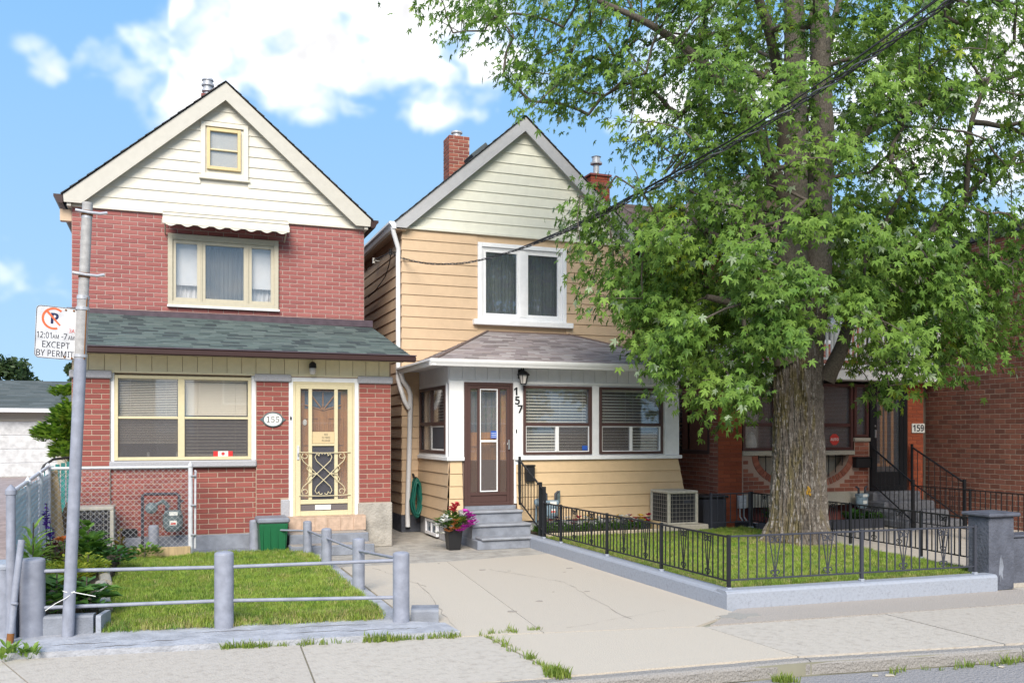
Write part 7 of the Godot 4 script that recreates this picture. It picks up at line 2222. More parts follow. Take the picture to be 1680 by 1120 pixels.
# service cable: three strands that wind about one another, plus two straight lines higher up
func make_cable() -> void:
	var pts := [at(3.69, 4.96, 15.88), at(3.82, 4.80, 15.54), at(4.07, 4.60, 14.84), at(4.30, 4.495, 14.2), at(4.52, 4.447, 13.59), at(4.87, 4.472, 12.62), at(5.18, 4.55, 11.75), at(5.49, 4.69, 10.86), at(5.84, 4.90, 9.88), at(6.15, 5.10, 9.02), at(6.42, 5.31, 8.26), at(6.66, 5.52, 7.59), at(6.84, 5.70, 7.1), at(7.0, 5.87, 6.65), at(7.25, 6.19, 5.94), at(7.56, 6.62, 5.08), at(8.4, 8.2, 2.2), at(9.3, 10.4, -1.2)]
	var root := thing("service_cable", "twisted overhead power cable running from the tan house past the maple", "cable", pts[0])
	var cv := Curve3D.new()
	for i in pts.size():
		var t: Vector3 = (pts[mini(i + 1, pts.size() - 1)] - pts[maxi(i - 1, 0)]) / 6.0
		cv.add_point(pts[i], -t, t)
	var len_ := cv.get_baked_length()
	for k in 3:
		var path := []
		var rads := []
		var n := int(len_ / 0.045)
		for i in n + 1:
			var s := len_ * i / n
			var a := s * 13.0 + TAU * k / 3
			var rr := 0.012 + 0.010 * clampf((s - 4.0) / 6.0, 0, 1)
			path.append(cv.sample_baked(s) + Vector3(cos(a) * rr, sin(a) * rr, 0))
			rads.append(0.0055 + 0.0035 * clampf((s - 3.0) / 6.0, 0, 1))
		tube_part(root, "strand", path, rads, M.cable_bare if k == 2 else M.cable, 5)
	for k in 2:
		var path := []
		for i in range(6, pts.size()): path.append(pts[i] + Vector3(0.05 * k, 0.035 + 0.008 * (i - 6) * (1 + k), -0.03))
		path.push_front(pts[5] + Vector3(0, 0.01, 0))
		tube_part(root, "telephone_line", path, 0.0085, M.cable, 5)
	tube_part(root, "drip_loop", [at(3.70, 4.96, 15.9), at(3.72, 4.80, 16.1), at(3.73, 4.62, 16.5), at(3.72, 4.5, 17.2), at(3.73, 4.45, 18.0)], 0.009, M.cable, 5)
	tube_part(root, "drip_loop", [at(3.70, 4.97, 15.9), at(3.69, 5.0, 16.5), at(3.69, 5.08, 17.3)], 0.009, M.cable_bare, 5)

# ---------------------------------------------------------------- the silver maple
# sprays of foliage: x, y, d (metres) and how leafy
const SPRAYS := [
	3.02,7.6,11.79,0.5,3.55,7.62,12.04,1.2,3.44,7.7,11.94,1.2,4.29,8.3,13.34,2.1,3.87,7.9,12.15,2.1,3.94,7.31,11.26,2.1,4.32,8.02,12.59,2.1,4.73,8.26,13.18,2.1,4.88,8.48,13.12,2.1,4.99,
	7.9,11.95,1.2,4.55,7.46,11.08,1.2,5.33,8.45,12.71,1.6,5.17,8,12.12,1.6,5.06,7.49,10.95,0.8,5.45,7.84,11.48,0.8,5.17,7.11,10.36,1.6,6.13,8.5,12.65,1.6,6.14,8.08,11.68,1.6,6.96,8.84,
	13.46,1.6,6.24,7.73,10.77,2.1,6.54,7.78,11.27,2.1,6.19,7.31,10.28,2.6,6.56,7.79,11.12,2.6,6.21,7.33,10.16,2.6,6.72,7.5,10.57,2.6,6.29,7.01,9.51,2.1,7.88,8.46,12.14,2.1,9.32,9.19,
	13.31,2.6,8.54,8.56,12.42,2.6,7.91,7.81,10.73,1.2,7.3,7.38,10.1,1.2,9.05,8.48,11.65,1.6,9.94,8.9,12.95,1.6,7.91,7.18,9.73,1.6,8.09,7.52,9.91,1.6,9.74,8.17,11.27,1.6,9.83,8.29,11.3,
	1.6,8.14,6.84,8.89,2.6,10.27,8.17,11.2,2.6,10.35,8.16,11.16,2.6,10.22,8.36,11.04,2.6,8.49,6.91,8.46,2.6,11.72,8.96,11.68,2.6,10.8,7.93,10.37,2.1,11.28,8.42,10.79,2.1,11.04,8.01,
	10.15,2.1,11.08,8.3,10.48,2.1,10.72,7.77,9.5,2.6,9.45,6.93,8.32,2.6,10.96,7.69,9.5,1.6,10.63,7.47,8.98,1.6,3.64,7.99,13.17,0.5,4.21,7.91,13.38,0.8,3.64,7.22,11.93,0.8,3.97,7.14,
	11.55,1.2,4.06,7.27,11.4,1.2,4.94,7.9,13.1,0.8,4.58,7.84,12.63,0.8,4.58,7.4,11.44,1.6,5.32,8.08,12.96,1.6,5.09,7.33,11.46,1.2,5.76,8.05,12.79,1.2,5.66,7.56,11.79,1,5.19,6.94,10.52,
	1.6,6.13,8.15,12.65,1.6,5.98,7.38,11.21,1.2,6.17,7.63,11.39,1.2,6.19,7.34,10.86,1.2,7.48,8.82,13.59,1.2,6.1,6.74,10.15,2.6,7.07,7.74,11.9,2.6,7.74,8.04,12.06,2.6,7.56,7.75,11.95,
	2.6,7.94,7.83,11.72,2.6,7.11,7.11,10.51,2.6,9.08,8.28,12.88,0.8,8.76,8.31,12.57,0.8,8.17,7.78,11.32,1.6,7.83,7.25,10.51,1.6,7.72,7.22,10.08,1,7.98,7.14,9.94,2.1,10.55,8.77,12.76,
	2.1,10.84,8.57,12.54,2.1,9.43,7.77,11.11,2.1,8.66,6.98,9.81,2.6,10.47,8.02,11.45,2.6,10.2,7.64,10.65,2.6,10.11,7.62,10.65,2.6,8.7,6.68,8.71,2.6,9.2,6.96,9.46,2.6,10.22,7.4,9.77,2.6,
	11.91,8.54,11.59,2.6,12.06,8.42,11.36,2.1,11.16,7.78,10.24,2.1,12.96,8.44,11.68,2.1,12.89,8.28,11.38,2.1,10.18,6.83,8.58,0.8,10.85,7.1,9.21,0.8,4.88,7.71,12.86,0.8,4.8,7.47,12.99,
	0.8,5.25,7.71,12.98,2.1,5.34,7.53,12.95,2.1,5.67,7.65,12.82,0.8,5.59,7.8,12.85,0.8,5.1,6.89,10.91,1.6,5.78,7.56,12.78,1.6,6.11,7.27,11.93,2.6,6.03,7.46,12.49,2.6,6.37,7.46,11.68,
	1.2,7.07,8.15,13.41,1.2,6.79,7.6,12.15,1,7.92,7.86,13.06,2.1,7.5,7.73,12.82,2.1,8.09,8.18,13.13,3.1,8.01,7.82,12.5,3.1,7.97,7.53,11.82,2.6,6.16,6.27,9.41,2.6,8.76,7.89,12.26,2.6,
	6.78,6.41,9.87,2.6,8.71,7.43,11.56,1.6,9.65,8.26,13.16,1.6,9.66,8.02,12.24,1.2,7.14,6.19,9.11,1.2,9.66,7.78,11.68,1.2,10.46,8.07,12.89,1.2,9.97,7.45,11.4,1.6,10.75,8.22,12.27,1.6,
	8.56,6.73,9.38,2.6,9.58,7.33,10.82,2.6,10.88,7.63,11.43,2.6,8.72,6.76,9.43,2.6,9.53,6.88,9.79,2.6,11.79,8.04,12.02,2.6,8.91,6.39,8.48,2.1,11.3,7.57,11.1,2.1,11.55,7.72,10.92,2.1,
	10.37,7.1,9.67,2.1,9.42,6.46,8.4,1.2,10.98,7.01,9.66,1.2,11.48,7.07,9.77,1,4.7,7.1,12.79,0.8,4.1,6.25,10.82,0.8,4.41,6.66,11.28,2.6,4.63,6.74,11.71,2.6,5.3,7.01,12.38,2.6,5.01,6.47,
	11.24,2.6,5.93,7.33,12.73,3.1,4.86,6.37,10.66,3.1,6.52,7.49,12.74,3.1,6.3,7.43,12.59,3.1,6.64,7.09,12.2,2.1,5.34,6.26,10.03,2.1,6.03,6.6,10.84,2.1,7.58,7.55,13.28,2.1,7.65,7.65,
	13.09,1.2,6.8,6.88,11.29,1.2,8.25,7.6,12.88,2.6,6.53,6.22,10.18,2.6,6.26,6.05,9.21,2.6,7.26,6.72,11.06,2.6,7.94,6.85,11.25,2.6,6.6,5.98,9.4,2.6,7.55,6.45,10.41,1.2,8.41,7.11,11.48,
	1.2,7.34,6.09,9.63,1.6,7.41,6.26,9.57,1.6,7.77,6.31,9.46,1.2,7.9,6.28,9.64,1.2,9.88,7.32,11.54,1.6,9.93,7.42,11.67,1.6,9.03,6.46,9.88,2.6,8.19,6.19,8.98,2.6,7.93,5.83,8.59,3.1,8.9,
	6.33,9.39,3.1,9.95,6.84,10.14,2.6,8.75,6.17,8.79,2.6,12.23,7.97,12.08,2.6,10.73,6.9,10.43,2.6,8.95,5.93,8.36,2.6,11.1,6.92,10.36,2.6,10.77,6.61,9.61,1,10.65,6.65,9.19,1.2,12.3,7.29,
	10.65,1.2,5.22,6.85,12.99,0.8,4.41,5.96,10.91,0.8,5.72,6.79,12.81,2.1,5.54,6.83,12.87,2.1,5.43,6.44,11.39,1.6,5.69,6.71,12.62,1.6,6.24,6.91,12.61,1.2,5.81,6.53,11.62,1.2,6.83,7.15,
	12.59,2.1,6.89,7.06,12.78,2.1,7.14,7.1,12.58,1.2,7.74,7.4,13.65,1.2,7.61,6.78,12.56,1.2,7.44,6.95,12.68,1.2,6.62,6.04,10.42,2.6,7.62,6.88,12.08,2.6,7.11,6.06,10.48,2.6,8.13,6.88,
	12.54,2.6,7.29,6.09,10.24,2.6,7.56,6.55,11.03,2.6,6.78,5.65,9.31,1.6,6.7,5.71,9.03,1.6,9.46,7.27,12.33,1.6,9.66,7.06,12.39,1.6,7.96,5.98,9.92,1.6,9.62,7.05,11.84,1.6,10.43,7,12.09,
	1.6,9.97,6.77,11.51,1.6,8.38,5.99,9.16,2.1,10.71,7.18,12.08,2.1,8.91,6.05,9.51,2.1,8.12,5.71,8.57,2.1,11.89,7.33,11.88,2.6,11.32,7.12,11.34,2.6,10.75,6.62,10.35,2.6,9.42,5.96,9.08,
	2.6,9.17,5.87,8.66,1.2,10.96,6.7,10.2,1.2,12.44,7.12,10.96,1,11.28,6.52,9.48,1.2,11.53,6.61,9.8,1.2,6.05,6.64,12.68,0.2,5.13,5.61,10.02,0.5,5.52,5.69,10.29,1,6.56,6.1,11.46,0.8,7,
	6.45,12.5,0.8,5.91,5.61,10,1.2,7.91,6.71,13.26,1.2,6.11,5.36,9.75,2.1,7.42,6.31,11.92,2.1,7.21,6.07,10.86,2.6,7.78,6.43,11.92,2.6,7.27,5.78,10.4,2.6,8.36,6.5,12.07,2.6,7.13,5.53,
	9.86,2.1,9.56,7.01,12.75,2.1,9.1,6.45,11.95,1.2,9.37,6.59,12.13,1.2,10.31,6.69,12.5,1.6,7.61,5.51,9.47,1.6,7.65,5.31,8.86,1.6,10.1,6.64,11.68,1.6,11.2,6.95,12.5,2.1,8.36,5.69,9.13,
	2.1,11.48,6.82,12.04,2.1,10.45,6.25,10.95,2.1,9.05,5.51,9.1,1.6,9.16,5.81,9.47,1.6,9.69,5.81,9.36,1.6,8.92,5.5,8.8,1.6,10.57,6.11,9.67,0.5,9.92,5.55,8.85,0.2,10.64,5.88,9.16,1.6,
	11.64,6.2,9.88,1.6,6.22,6.1,12.19,0.2,6.87,6.29,12.85,1,7.54,6.49,13.09,1.2,6.82,6.18,12.17,1.2,6.87,5.75,11.34,1.6,7.12,5.93,11.95,1.6,7.98,6.07,12.48,2.6,8.49,6.55,13.28,2.6,6.85,
	5.53,10.33,2.1,7.27,5.76,10.91,2.1,7.64,5.75,11.14,2.6,7.37,5.64,10.69,2.6,8.03,5.72,10.84,0.8,7.07,5.23,9.53,0.8,9.75,6.46,12.35,0.8,7.22,5.1,9.16,0.8,9.93,6.4,12.08,1.6,8.02,5.36,
	9.94,1.6,7.7,5,8.85,1.6,8.23,5.43,9.59,1.6,10.53,6.21,11.92,1.6,8.14,5.35,9.2,1.6,8.69,5.2,9.2,1.2,10.43,6.07,10.99,1.2,12.1,6.51,12.08,0.8,10.8,5.87,10.91,0.8,11.77,6.16,11.2,1.2,
	11.4,6.14,10.91,1.2,11.09,5.74,10.28,2.1,10.63,5.82,9.77,2.1,11.55,5.89,10.14,2.1,11.5,5.85,10.23,2.1,12.43,6.13,10.46,1.6,10.41,5.28,8.96,1.6,5.63,5.19,10.93,0.2,5.49,5.15,10.25,
	0.2,6.66,5.68,11.58,0.2,6.93,5.61,11.89,0.8,6.03,5.03,10.23,0.8,7.86,5.9,12.69,1.6,8.18,5.83,13.01,1.6,6.91,5.17,10.47,2.6,8.85,6.08,13.1,2.6,7.85,5.33,11.14,2.6,7.55,5.31,10.58,
	2.6,7.25,4.95,9.82,2.1,9.68,6.15,13.11,2.1,9.55,5.79,12.43,1,9.98,5.95,12.15,1,10.97,6,12.65,1.2,10,5.86,11.89,1.2,11.28,5.96,12.39,1.6,10.38,5.85,11.42,1.6,11.19,5.97,11.73,1.2,
	8.65,4.98,9.04,1.2,9.12,4.98,9.39,1.6,10.94,5.78,11.21,1.6,11.32,5.86,11.17,1.6,12.06,5.93,11.63,1.6,12.69,6.11,11.73,2.1,11.65,5.59,10.94,2.1,10.94,5.42,9.76,1.2,11.76,5.5,10.37,
	1.2,12.83,5.97,10.84,0.2,5.07,4.87,11.02,0.8,5.11,4.88,10.95,0.8,5.4,4.82,10.96,2.3,6.02,5.42,12.27,1.6,5.58,4.89,10.2,1,5.89,4.79,10.53,0.8,7.26,5.74,13,0.8,6.82,5.02,11.42,3.7,
	8.04,5.63,13.55,3.7,7.7,5.19,11.97,3.7,6.46,4.89,10.32,2.6,6.64,4.68,9.97,2.3,7.97,5.5,12.29,1.6,6.88,4.59,9.79,1.7,8.32,5.21,11.92,1.7,8.69,5.13,11.61,1.4,9.27,5.32,11.96,1.1,9.36,
	5.22,11.9,1.1,7.65,4.72,9.55,0.8,7.99,4.63,9.81,1.1,9.9,5.31,11.4,2.9,10.72,5.43,12.27,2.9,11.1,5.7,12.39,2.3,10.17,5.2,11.23,2.3,10.5,5.16,11.21,2.3,11.24,5.57,12,2.3,11.13,5.44,
	11.36,2.9,11.36,5.44,11.66,2.9,11.66,5.26,11.26,2.9,9.27,4.65,8.86,2.9,12.08,5.52,11.13,1.2,10.83,5.06,10,1.7,9.79,4.53,8.7,1.4,10.1,4.55,8.67,1.1,10.81,4.77,9.22,1.1,5.65,4.89,
	12.34,1.7,5.6,4.84,12.09,1.7,6,4.81,12.27,2.9,6.17,4.98,12.21,2.9,6.38,4.81,11.57,1.1,6.11,4.71,11.24,1.1,6.25,4.58,11.05,2.3,6.09,4.47,10.55,2.3,7.45,4.87,12.51,3.7,6.03,4.43,
	10.31,3.7,7.1,4.66,11.16,2.9,7.98,4.85,12.44,2.9,8.27,5.12,12.58,1.7,8.18,4.88,12.23,1.7,8.04,4.65,11.33,2.3,6.9,4.29,9.94,2.3,6.7,4.12,9.08,1.1,9.06,5.07,12.02,1.1,7.32,4.44,9.56,
	1.7,9.37,4.89,12.04,1.7,8.03,4.59,9.89,2.3,7.42,4.31,9.23,2.3,9.82,4.9,11.55,3.7,7.94,4.43,9.23,3.7,8.29,4.25,9.18,3.7,8.29,4.43,9.35,3.7,11.26,5.16,11.76,3.7,10.69,4.85,11.14,3.7,
	10.25,4.84,10.47,2.9,9.33,4.35,9.44,2.9,10.85,4.86,10.41,2.9,10.86,4.96,10.49,2.9,9.84,4.45,9.29,1.7,11.03,4.89,10.38,1.7,11.51,4.94,10.39,1.7,12.36,5.17,11.04,1.7,10.39,4.39,8.71,
	1.7,12.81,5.15,10.94,1.7,5.57,4.45,12.1,1.1,4.98,4.18,10.68,1.1,6.22,4.53,12.19,2.3,5.92,4.56,12.25,2.3,6.98,4.64,12.66,1.7,5.65,4.01,10.23,1.7,5.63,4.21,9.9,3.7,7.85,5.03,13.66,
	3.7,6.99,4.38,11.76,4.5,6.54,4.07,10.88,4.5,6.25,4.17,10.2,3.7,7.52,4.58,11.85,3.7,7.27,4.31,10.69,2.3,7.17,4.39,11,2.3,6.55,4.07,9.48,2.9,6.36,3.87,9.15,2.9,9.06,4.85,12.43,2.3,
	6.87,3.91,9.49,2.3,9.48,4.79,12.28,1.7,9.72,4.88,12.61,1.7,9.86,4.76,12.18,3.7,9.64,4.55,12.03,3.7,10.63,4.83,12.46,4.5,9.9,4.62,11.52,4.5,9.31,4.3,10.2,4.5,8.92,4.12,9.87,4.5,8.11,
	4.05,8.78,4.5,10.06,4.53,10.72,4.5,9.12,4.13,9.16,4.5,9.25,4.09,9.26,4.5,8.97,3.91,8.85,3.7,9.24,4.02,8.83,3.7,11.65,4.46,10.78,2.9,11.53,4.53,10.82,2.9,11.12,4.35,9.99,2.3,9.86,
	3.96,8.76,2.3,10.57,4.03,8.97,2.3,12.27,4.53,10.54,2.3,5.8,4.11,12.35,1.4,6.21,4.13,12.19,2.3,5.69,4.08,11.67,2.3,6.03,4,11.63,2.9,5.81,3.96,11.15,2.9,6.62,4.07,12.04,4.5,6.73,4.07,
	12.06,4.5,6.98,4.28,11.91,4.5,7.6,4.09,12.74,4.5,6.89,3.89,11.22,4.5,7.23,4.15,11.43,4.5,8.27,4.06,12.37,2.9,8.07,4.27,11.88,2.9,6.77,3.7,9.52,2.9,7.52,3.8,10.67,2.9,6.82,3.47,9.03,
	2.9,8.28,3.89,11.14,2.9,7.11,3.68,9.15,2.9,8.35,3.89,10.88,2.9,9.57,4.12,11.78,3.7,7.17,3.57,8.96,3.7,10.8,4.46,12.41,4.5,10,4.18,11.83,4.5,8.36,3.59,9.28,4.5,8.36,3.63,9.31,4.5,
	10.33,4.16,10.83,4.5,10.43,4.25,11.24,4.5,10.59,4.03,10.93,4.5,10.64,4.02,10.96,4.5,10.2,3.86,9.77,3.7,9.37,3.71,9.24,3.7,10.01,3.86,9.34,2.9,11.1,3.94,10.31,2.9,11.56,4.17,10.11,
	2.3,10.33,3.8,9.06,2.3,10.09,3.85,8.59,1.7,11.25,3.96,9.67,1.7,5.48,3.62,11.56,0.7,5.22,3.45,10.43,1.1,5.19,3.5,10.44,1.1,6.92,3.94,12.99,3.7,6.84,3.85,13.02,3.7,5.79,3.49,10.49,
	4.5,6.92,3.85,12.55,4.5,6.92,3.89,11.57,4.5,6.56,3.74,10.99,4.5,8.02,4.01,12.58,4.5,7.49,3.98,12.14,4.5,7.82,3.87,11.79,3.7,7.26,3.79,11.1,3.7,7.44,3.69,10.53,3.7,6.87,3.4,9.61,3.7,
	8.13,3.87,10.95,2.9,6.88,3.48,9.48,2.9,9.71,4.13,12.39,2.9,9.38,4.11,11.89,2.9,8.35,3.66,10.08,1.7,10.41,4.04,12.64,1.7,8.73,3.54,9.98,3.7,9.26,3.74,10.82,3.7,8.91,3.78,9.95,3.7,
	8.13,3.41,9.22,3.7,9.33,3.67,9.98,4.5,10.5,3.8,11.21,4.5,9.99,3.63,10.02,4.5,10.04,3.65,10.21,4.5,9.01,3.49,8.67,4.5,10.99,3.97,10.46,4.5,9.08,3.5,8.53,2.9,10.38,3.73,9.8,2.9,11.88,
	3.83,10.69,2.3,11.23,3.66,9.85,2.3,10.4,3.49,8.97,1.1,10.07,3.51,8.57,1.1,6.22,3.46,12.19,0.2,6.12,3.5,11.41,2.3,6.13,3.49,11.4,2.3,7.21,3.6,12.88,4.5,6.57,3.31,11.61,4.5,7.01,3.61,
	11.89,4.5,6.36,3.48,10.79,4.5,6.08,3.07,9.78,4.5,6.82,3.52,11,4.5,8.17,3.69,12.52,4.5,7.86,3.49,11.62,4.5,7.8,3.46,11.39,3.7,8.14,3.37,11.62,3.7,7.16,3.36,9.66,3.7,6.96,3.06,9.45,
	3.7,7.46,3.18,9.64,2.9,7.4,3.24,9.53,2.9,7.68,3.2,9.34,0.7,9.28,3.28,10.59,0.2,10.1,3.63,11.11,1.7,7.96,3.2,8.91,1.7,10.57,3.56,11.19,2.9,10.62,3.49,11.17,2.9,9.16,3.15,9.15,3.7,
	10.83,3.48,11.09,3.7,9.63,3.3,9.2,3.7,11.18,3.66,10.96,3.7,10.05,3.22,9.25,3.7,9.35,3.16,8.55,3.7,10.83,3.37,9.75,3.7,11.59,3.5,10.14,3.7,12.05,3.4,10.35,1.7,12.44,3.72,10.48,1.7,
	6.93,3.2,12.99,1.7,5.79,2.89,10.68,1.7,5.93,2.89,10.31,3.7,6.92,3.09,12.32,3.7,6.99,3.24,11.67,4.5,5.91,2.97,9.85,4.5,7.98,3.14,12.59,4.5,7.9,3.08,12.62,4.5,7.53,3.22,11.62,3.7,
	8.37,3.39,12.44,3.7,7.33,2.93,10.35,3.7,7.67,3.16,10.91,3.7,6.97,2.94,9.45,3.7,7.2,2.92,9.8,3.7,6.94,2.91,9.03,2.3,7.09,2.89,9.26,2.3,10.22,3.13,11.32,1.7,8.59,2.94,9.37,1.7,8.8,
	3.08,9.37,2.3,10.48,3.15,11.22,2.3,8.42,2.92,8.6,3.7,9.65,3.18,9.87,3.7,11.18,3.03,10.96,3.7,10.13,3.11,9.78,3.7,11.51,3.1,10.63,3.7,10.36,3.03,9.63,3.7,12,3.17,10.64,2.3,9.58,2.76,
	8.55,2.3,11.79,3,10.03,1.4,7.13,2.95,12.91,0.2,5.76,2.68,9.9,1.7,7.4,2.81,12.81,1.7,7.24,2.92,12.2,2.3,5.96,2.58,10.21,2.3,7.99,2.79,12.59,3.7,6.8,2.83,11.13,3.7,6.97,2.7,10.46,3.7,
	7.47,2.79,11.38,3.7,7.73,2.65,10.88,3.7,8.68,2.78,12.33,3.7,8.99,2.91,12.21,1.7,8.94,2.78,12.23,1.7,10.22,2.91,11.32,1.7,10.03,2.84,11.39,1.7,10.6,2.9,11.17,1.7,9.47,2.71,10.14,1.7,
	8.83,2.59,8.94,2.9,10.05,2.87,10.31,2.9,9.58,2.62,9.26,2.3,10.77,2.71,10.42,2.3,9.95,2.63,9.32,1.4,11.64,2.91,10.27,0.2,6.19,2.28,10.55,1.4,6.45,2.41,10.09,1.1,6.69,2.24,10.55,1.1,
	8.23,2.59,12.26,1.7,6.6,2.41,9.93,1.7,7.09,2.3,10.23,2.9,6.67,2.29,9.56,2.9,8.9,2.48,12.24,1.1,9.44,2.57,12.76,1.1,10.15,2.38,11.1,1.4,9.23,2.38,9.81,1.1,10.09,2.32,10.9,1.1,9.45,
	2.4,9.68,1.4,6.74,2.14,10.81,1.4,7.81,1.9,11.7,1.1,6.47,2.1,9.64,1.1,7.04,2.07,10.22,1.1,8.7,2.14,12.32,1.1,9.45,1.95,12.76,0.2,9.59,2.13,10.44,0.2,11.11,9.36,8.99,0.8,12.3,10.56,
	10.15,0.8,13.16,10.79,10.42,0.8,13.26,10.99,10.58,0.8,11.86,9.65,8.83,0.8,12.72,10.37,9.67,0.8,12.55,9.9,9.03,0.5,13,9.75,8.96,0.5,12.23,9.29,8.18,0.5,14.72,10.48,9.58,0.5,14.44,
	10.1,8.98,0.5,10.36,8.72,8.61,0.8,13.35,10.93,10.99,0.8,11.87,9.42,9.18,0.8,11.5,9.32,9.11,0.8,11.41,8.92,8.48,0.8,12.8,10.04,9.73,0.8,13.24,10.02,9.5,0.5,13.11,9.6,9.11,0.5,14.13,
	10.19,9.46,0.5,14.77,10.34,9.55,0.5,14.89,10.34,9.41,0.5,11.51,9.22,9.32,0.8,11.38,8.97,9.42,0.8,12.44,9.67,9.8,0.8,12.38,9.38,9.62,0.8,13.28,9.86,10.19,0.8,14.17,10.33,10.65,0.8,
	12.56,9.19,9.1,0.8,12.95,9.43,9.54,0.8,12.79,9.06,8.77,0.5,14.86,10.01,9.94,0.5,14.86,10.11,9.73,0.5,14.6,9.73,9.06,0.5,13.28,9.96,11.03,0.8,10.45,8.24,8.56,0.8,12.92,9.45,10.32,
	0.8,12.75,9.46,9.99,0.8,11,8.13,8.26,0.8,13.8,9.67,10.59,0.8,13.13,9.19,9.47,0.8,11.7,8.47,8.52,0.8,12.57,8.71,8.72,0.5,13.97,9.04,9.24,0.5,13.92,8.97,8.92,0.5,15.03,9.36,9.41,0.5,
	10.55,8.07,8.74,0.8,9.95,7.6,8.23,0.8,13.15,9.14,10.34,0.8,12.29,8.8,9.53,0.8,13.43,9.34,10.29,0.8,12.58,8.74,9.46,0.8,14.1,9.42,10.35,0.8,13.1,8.68,9.38,0.8,13.17,8.59,9.27,0.5,
	13.85,8.92,9.32,0.5,13.01,8.14,8.49,0.5,14.99,9.19,9.32,0.5,13.17,9.02,10.74,0.8,11.66,8.22,9.42,0.8,11.66,7.86,9.03,0.8,12.73,8.5,9.86,0.8,10.75,7.37,8.26,0.8,13.63,9.04,10.37,0.8,
	13.64,8.91,10.05,0.8,12.73,8.28,9.28,0.8,13.21,8.21,9.12,0.5,14.76,9,9.87,0.5,14.31,8.38,9.23,0.5,15.23,8.8,9.47,0.5,10.01,6.97,8.25,0.8,9.98,7.1,8.32,0.8,12.34,7.97,9.63,0.8,11.99,
	8.03,9.55,0.8,11.27,7.22,8.41,0.8,11.39,7.32,8.47,0.8,14.22,8.58,10.2,0.8,12.62,7.81,9.31,0.8,12.45,7.51,8.59,0.5,14.76,8.47,9.8,0.5,14.77,8.21,9.43,0.5,13.42,7.47,8.37,0.5,11.41,
	7.55,9.45,0.8,10.09,6.77,8.39,0.8,12.52,7.92,9.94,0.8,10.6,6.73,8.34,0.8,14.03,8.31,10.59,0.8,11.19,6.83,8.36,0.8,12.05,7.2,8.87,0.8,12.89,7.62,9.27,0.8,12.09,7.05,8.46,0.8,13.91,
	7.95,9.54,0.8,12.6,7.31,8.51,0.5,12.44,6.94,8.11,0.5,14.17,7.77,8.92,0.5,11.96,7.13,9.71,0.8,10.32,6.45,8.51,0.8,10.61,6.56,8.32,0.8,12.76,7.38,9.9,0.8,12.79,7.29,9.61,0.8,11.04,
	6.59,8.27,0.8,14.08,7.63,10.3,0.8,11.76,6.78,8.57,0.8,13.95,7.38,9.64,0.8,13.05,7.3,9.17,0.8,14.44,7.5,9.83,0.5,13.67,7.28,8.93,0.5,15.29,7.63,9.52,0.5,12.83,7.44,10.54,0.8,11.63,
	6.77,9.64,0.8,13,7.11,10.38,0.8,11.44,6.45,9.07,0.8,11.96,6.65,9.19,0.8,13.71,7.47,10.21,0.8,14.24,7.64,10.48,0.8,11.44,6.25,8.2,0.8,12.66,6.48,8.69,0.8,12.51,6.5,8.61,0.8,14.19,
	7.2,9.67,0.5,12.83,6.36,8.34,0.5,13.85,6.86,8.62,0.5,10.43,5.83,8.56,0.8,11.96,6.36,9.69,0.8,13.41,7.05,10.69,0.8,11.06,6.12,8.69,0.8,11.22,5.97,8.35,0.8,12.92,6.61,9.8,0.8,14.21,
	7.08,10.18,0.8,14.21,6.9,10.2,0.8,12.11,6.12,8.36,0.8,14.51,7.1,10.02,0.8,13.57,6.4,9.17,0.5,14.29,6.73,9.2,0.5,14.02,6.49,8.75,0.5,11.13,5.88,9.27,0.8,10.74,5.89,8.9,0.8,12.91,
	6.26,10.08,0.8,13.22,6.41,10.38,0.8,13.1,6.34,9.93,0.8,11.77,5.87,8.83,0.8,12.57,6.04,9.14,0.8,12.23,5.84,8.84,0.8,14.25,6.47,9.96,0.8,13.52,6.23,9.59,0.8,13.3,5.96,9.04,0.5,13,
	5.83,8.47,0.5,14.47,6.08,8.89,0.5,10.41,5.26,8.65,0.8,11.49,5.61,9.48,0.8,12.7,5.96,9.82,0.8,10.55,5.33,8.42,0.8,10.97,5.23,8.23,0.8,12.18,5.71,9.14,0.8,13.52,6.08,9.68,0.8,12.62,
	5.72,9.12,0.8,11.77,5.46,8.25,0.8,12.71,5.63,8.9,0.8,13.35,5.68,8.89,0.5,14.26,6,9.3,0.5,13.57,5.61,8.37,0.5,12.78,5.79,10.61,0.8,11.36,5.38,9.19,0.8,11.79,5.36,9.13,0.8,12.77,5.7,
	10.12,0.8,11.54,5.03,8.8,0.8,12.7,5.37,9.56,0.8,12.09,5.32,8.67,0.8,11.97,5.06,8.73,0.8,12.06,5.25,8.37,0.8,12.19,5.23,8.41,0.8,14.77,5.9,9.83,0.5,12.48,4.98,8.12,0.5,10.69,4.8,
	8.72,0.8,10.55,4.76,8.6,0.8,11.84,4.86,9.23,1.1,10.34,4.63,8.25,1.1,12.05,5.06,9.15,0.8,11.93,4.99,8.8,0.8,13.32,5.08,9.73,1.1,13.19,5.11,9.33,1.1,13.2,5,8.52,0.5,10.75,4.49,8.71,
	1.1,10.78,4.39,8.82,1.1,13.55,5.11,10.62,1.1,13.41,4.98,9.79,1.1,12.17,4.48,8.94,1.1,12.88,4.5,8.91,1.1,12.86,4.7,8.59,0.7,13.46,4.73,8.64,0.7,12.05,4.41,9.9,1.1,11.72,4.38,9.72,
	1.1,13,4.48,10.27,1.1,12.28,4.55,9.73,1.1,11.5,4.04,8.6,1.1,12.58,4.52,9.39,1.1,11.32,4.06,8.28,1.1,11.97,4.27,8.42,0.7,13.05,4.37,8.83,0.7,13.46,4.26,8.8,0.7,11.42,3.86,9.23,0.7,
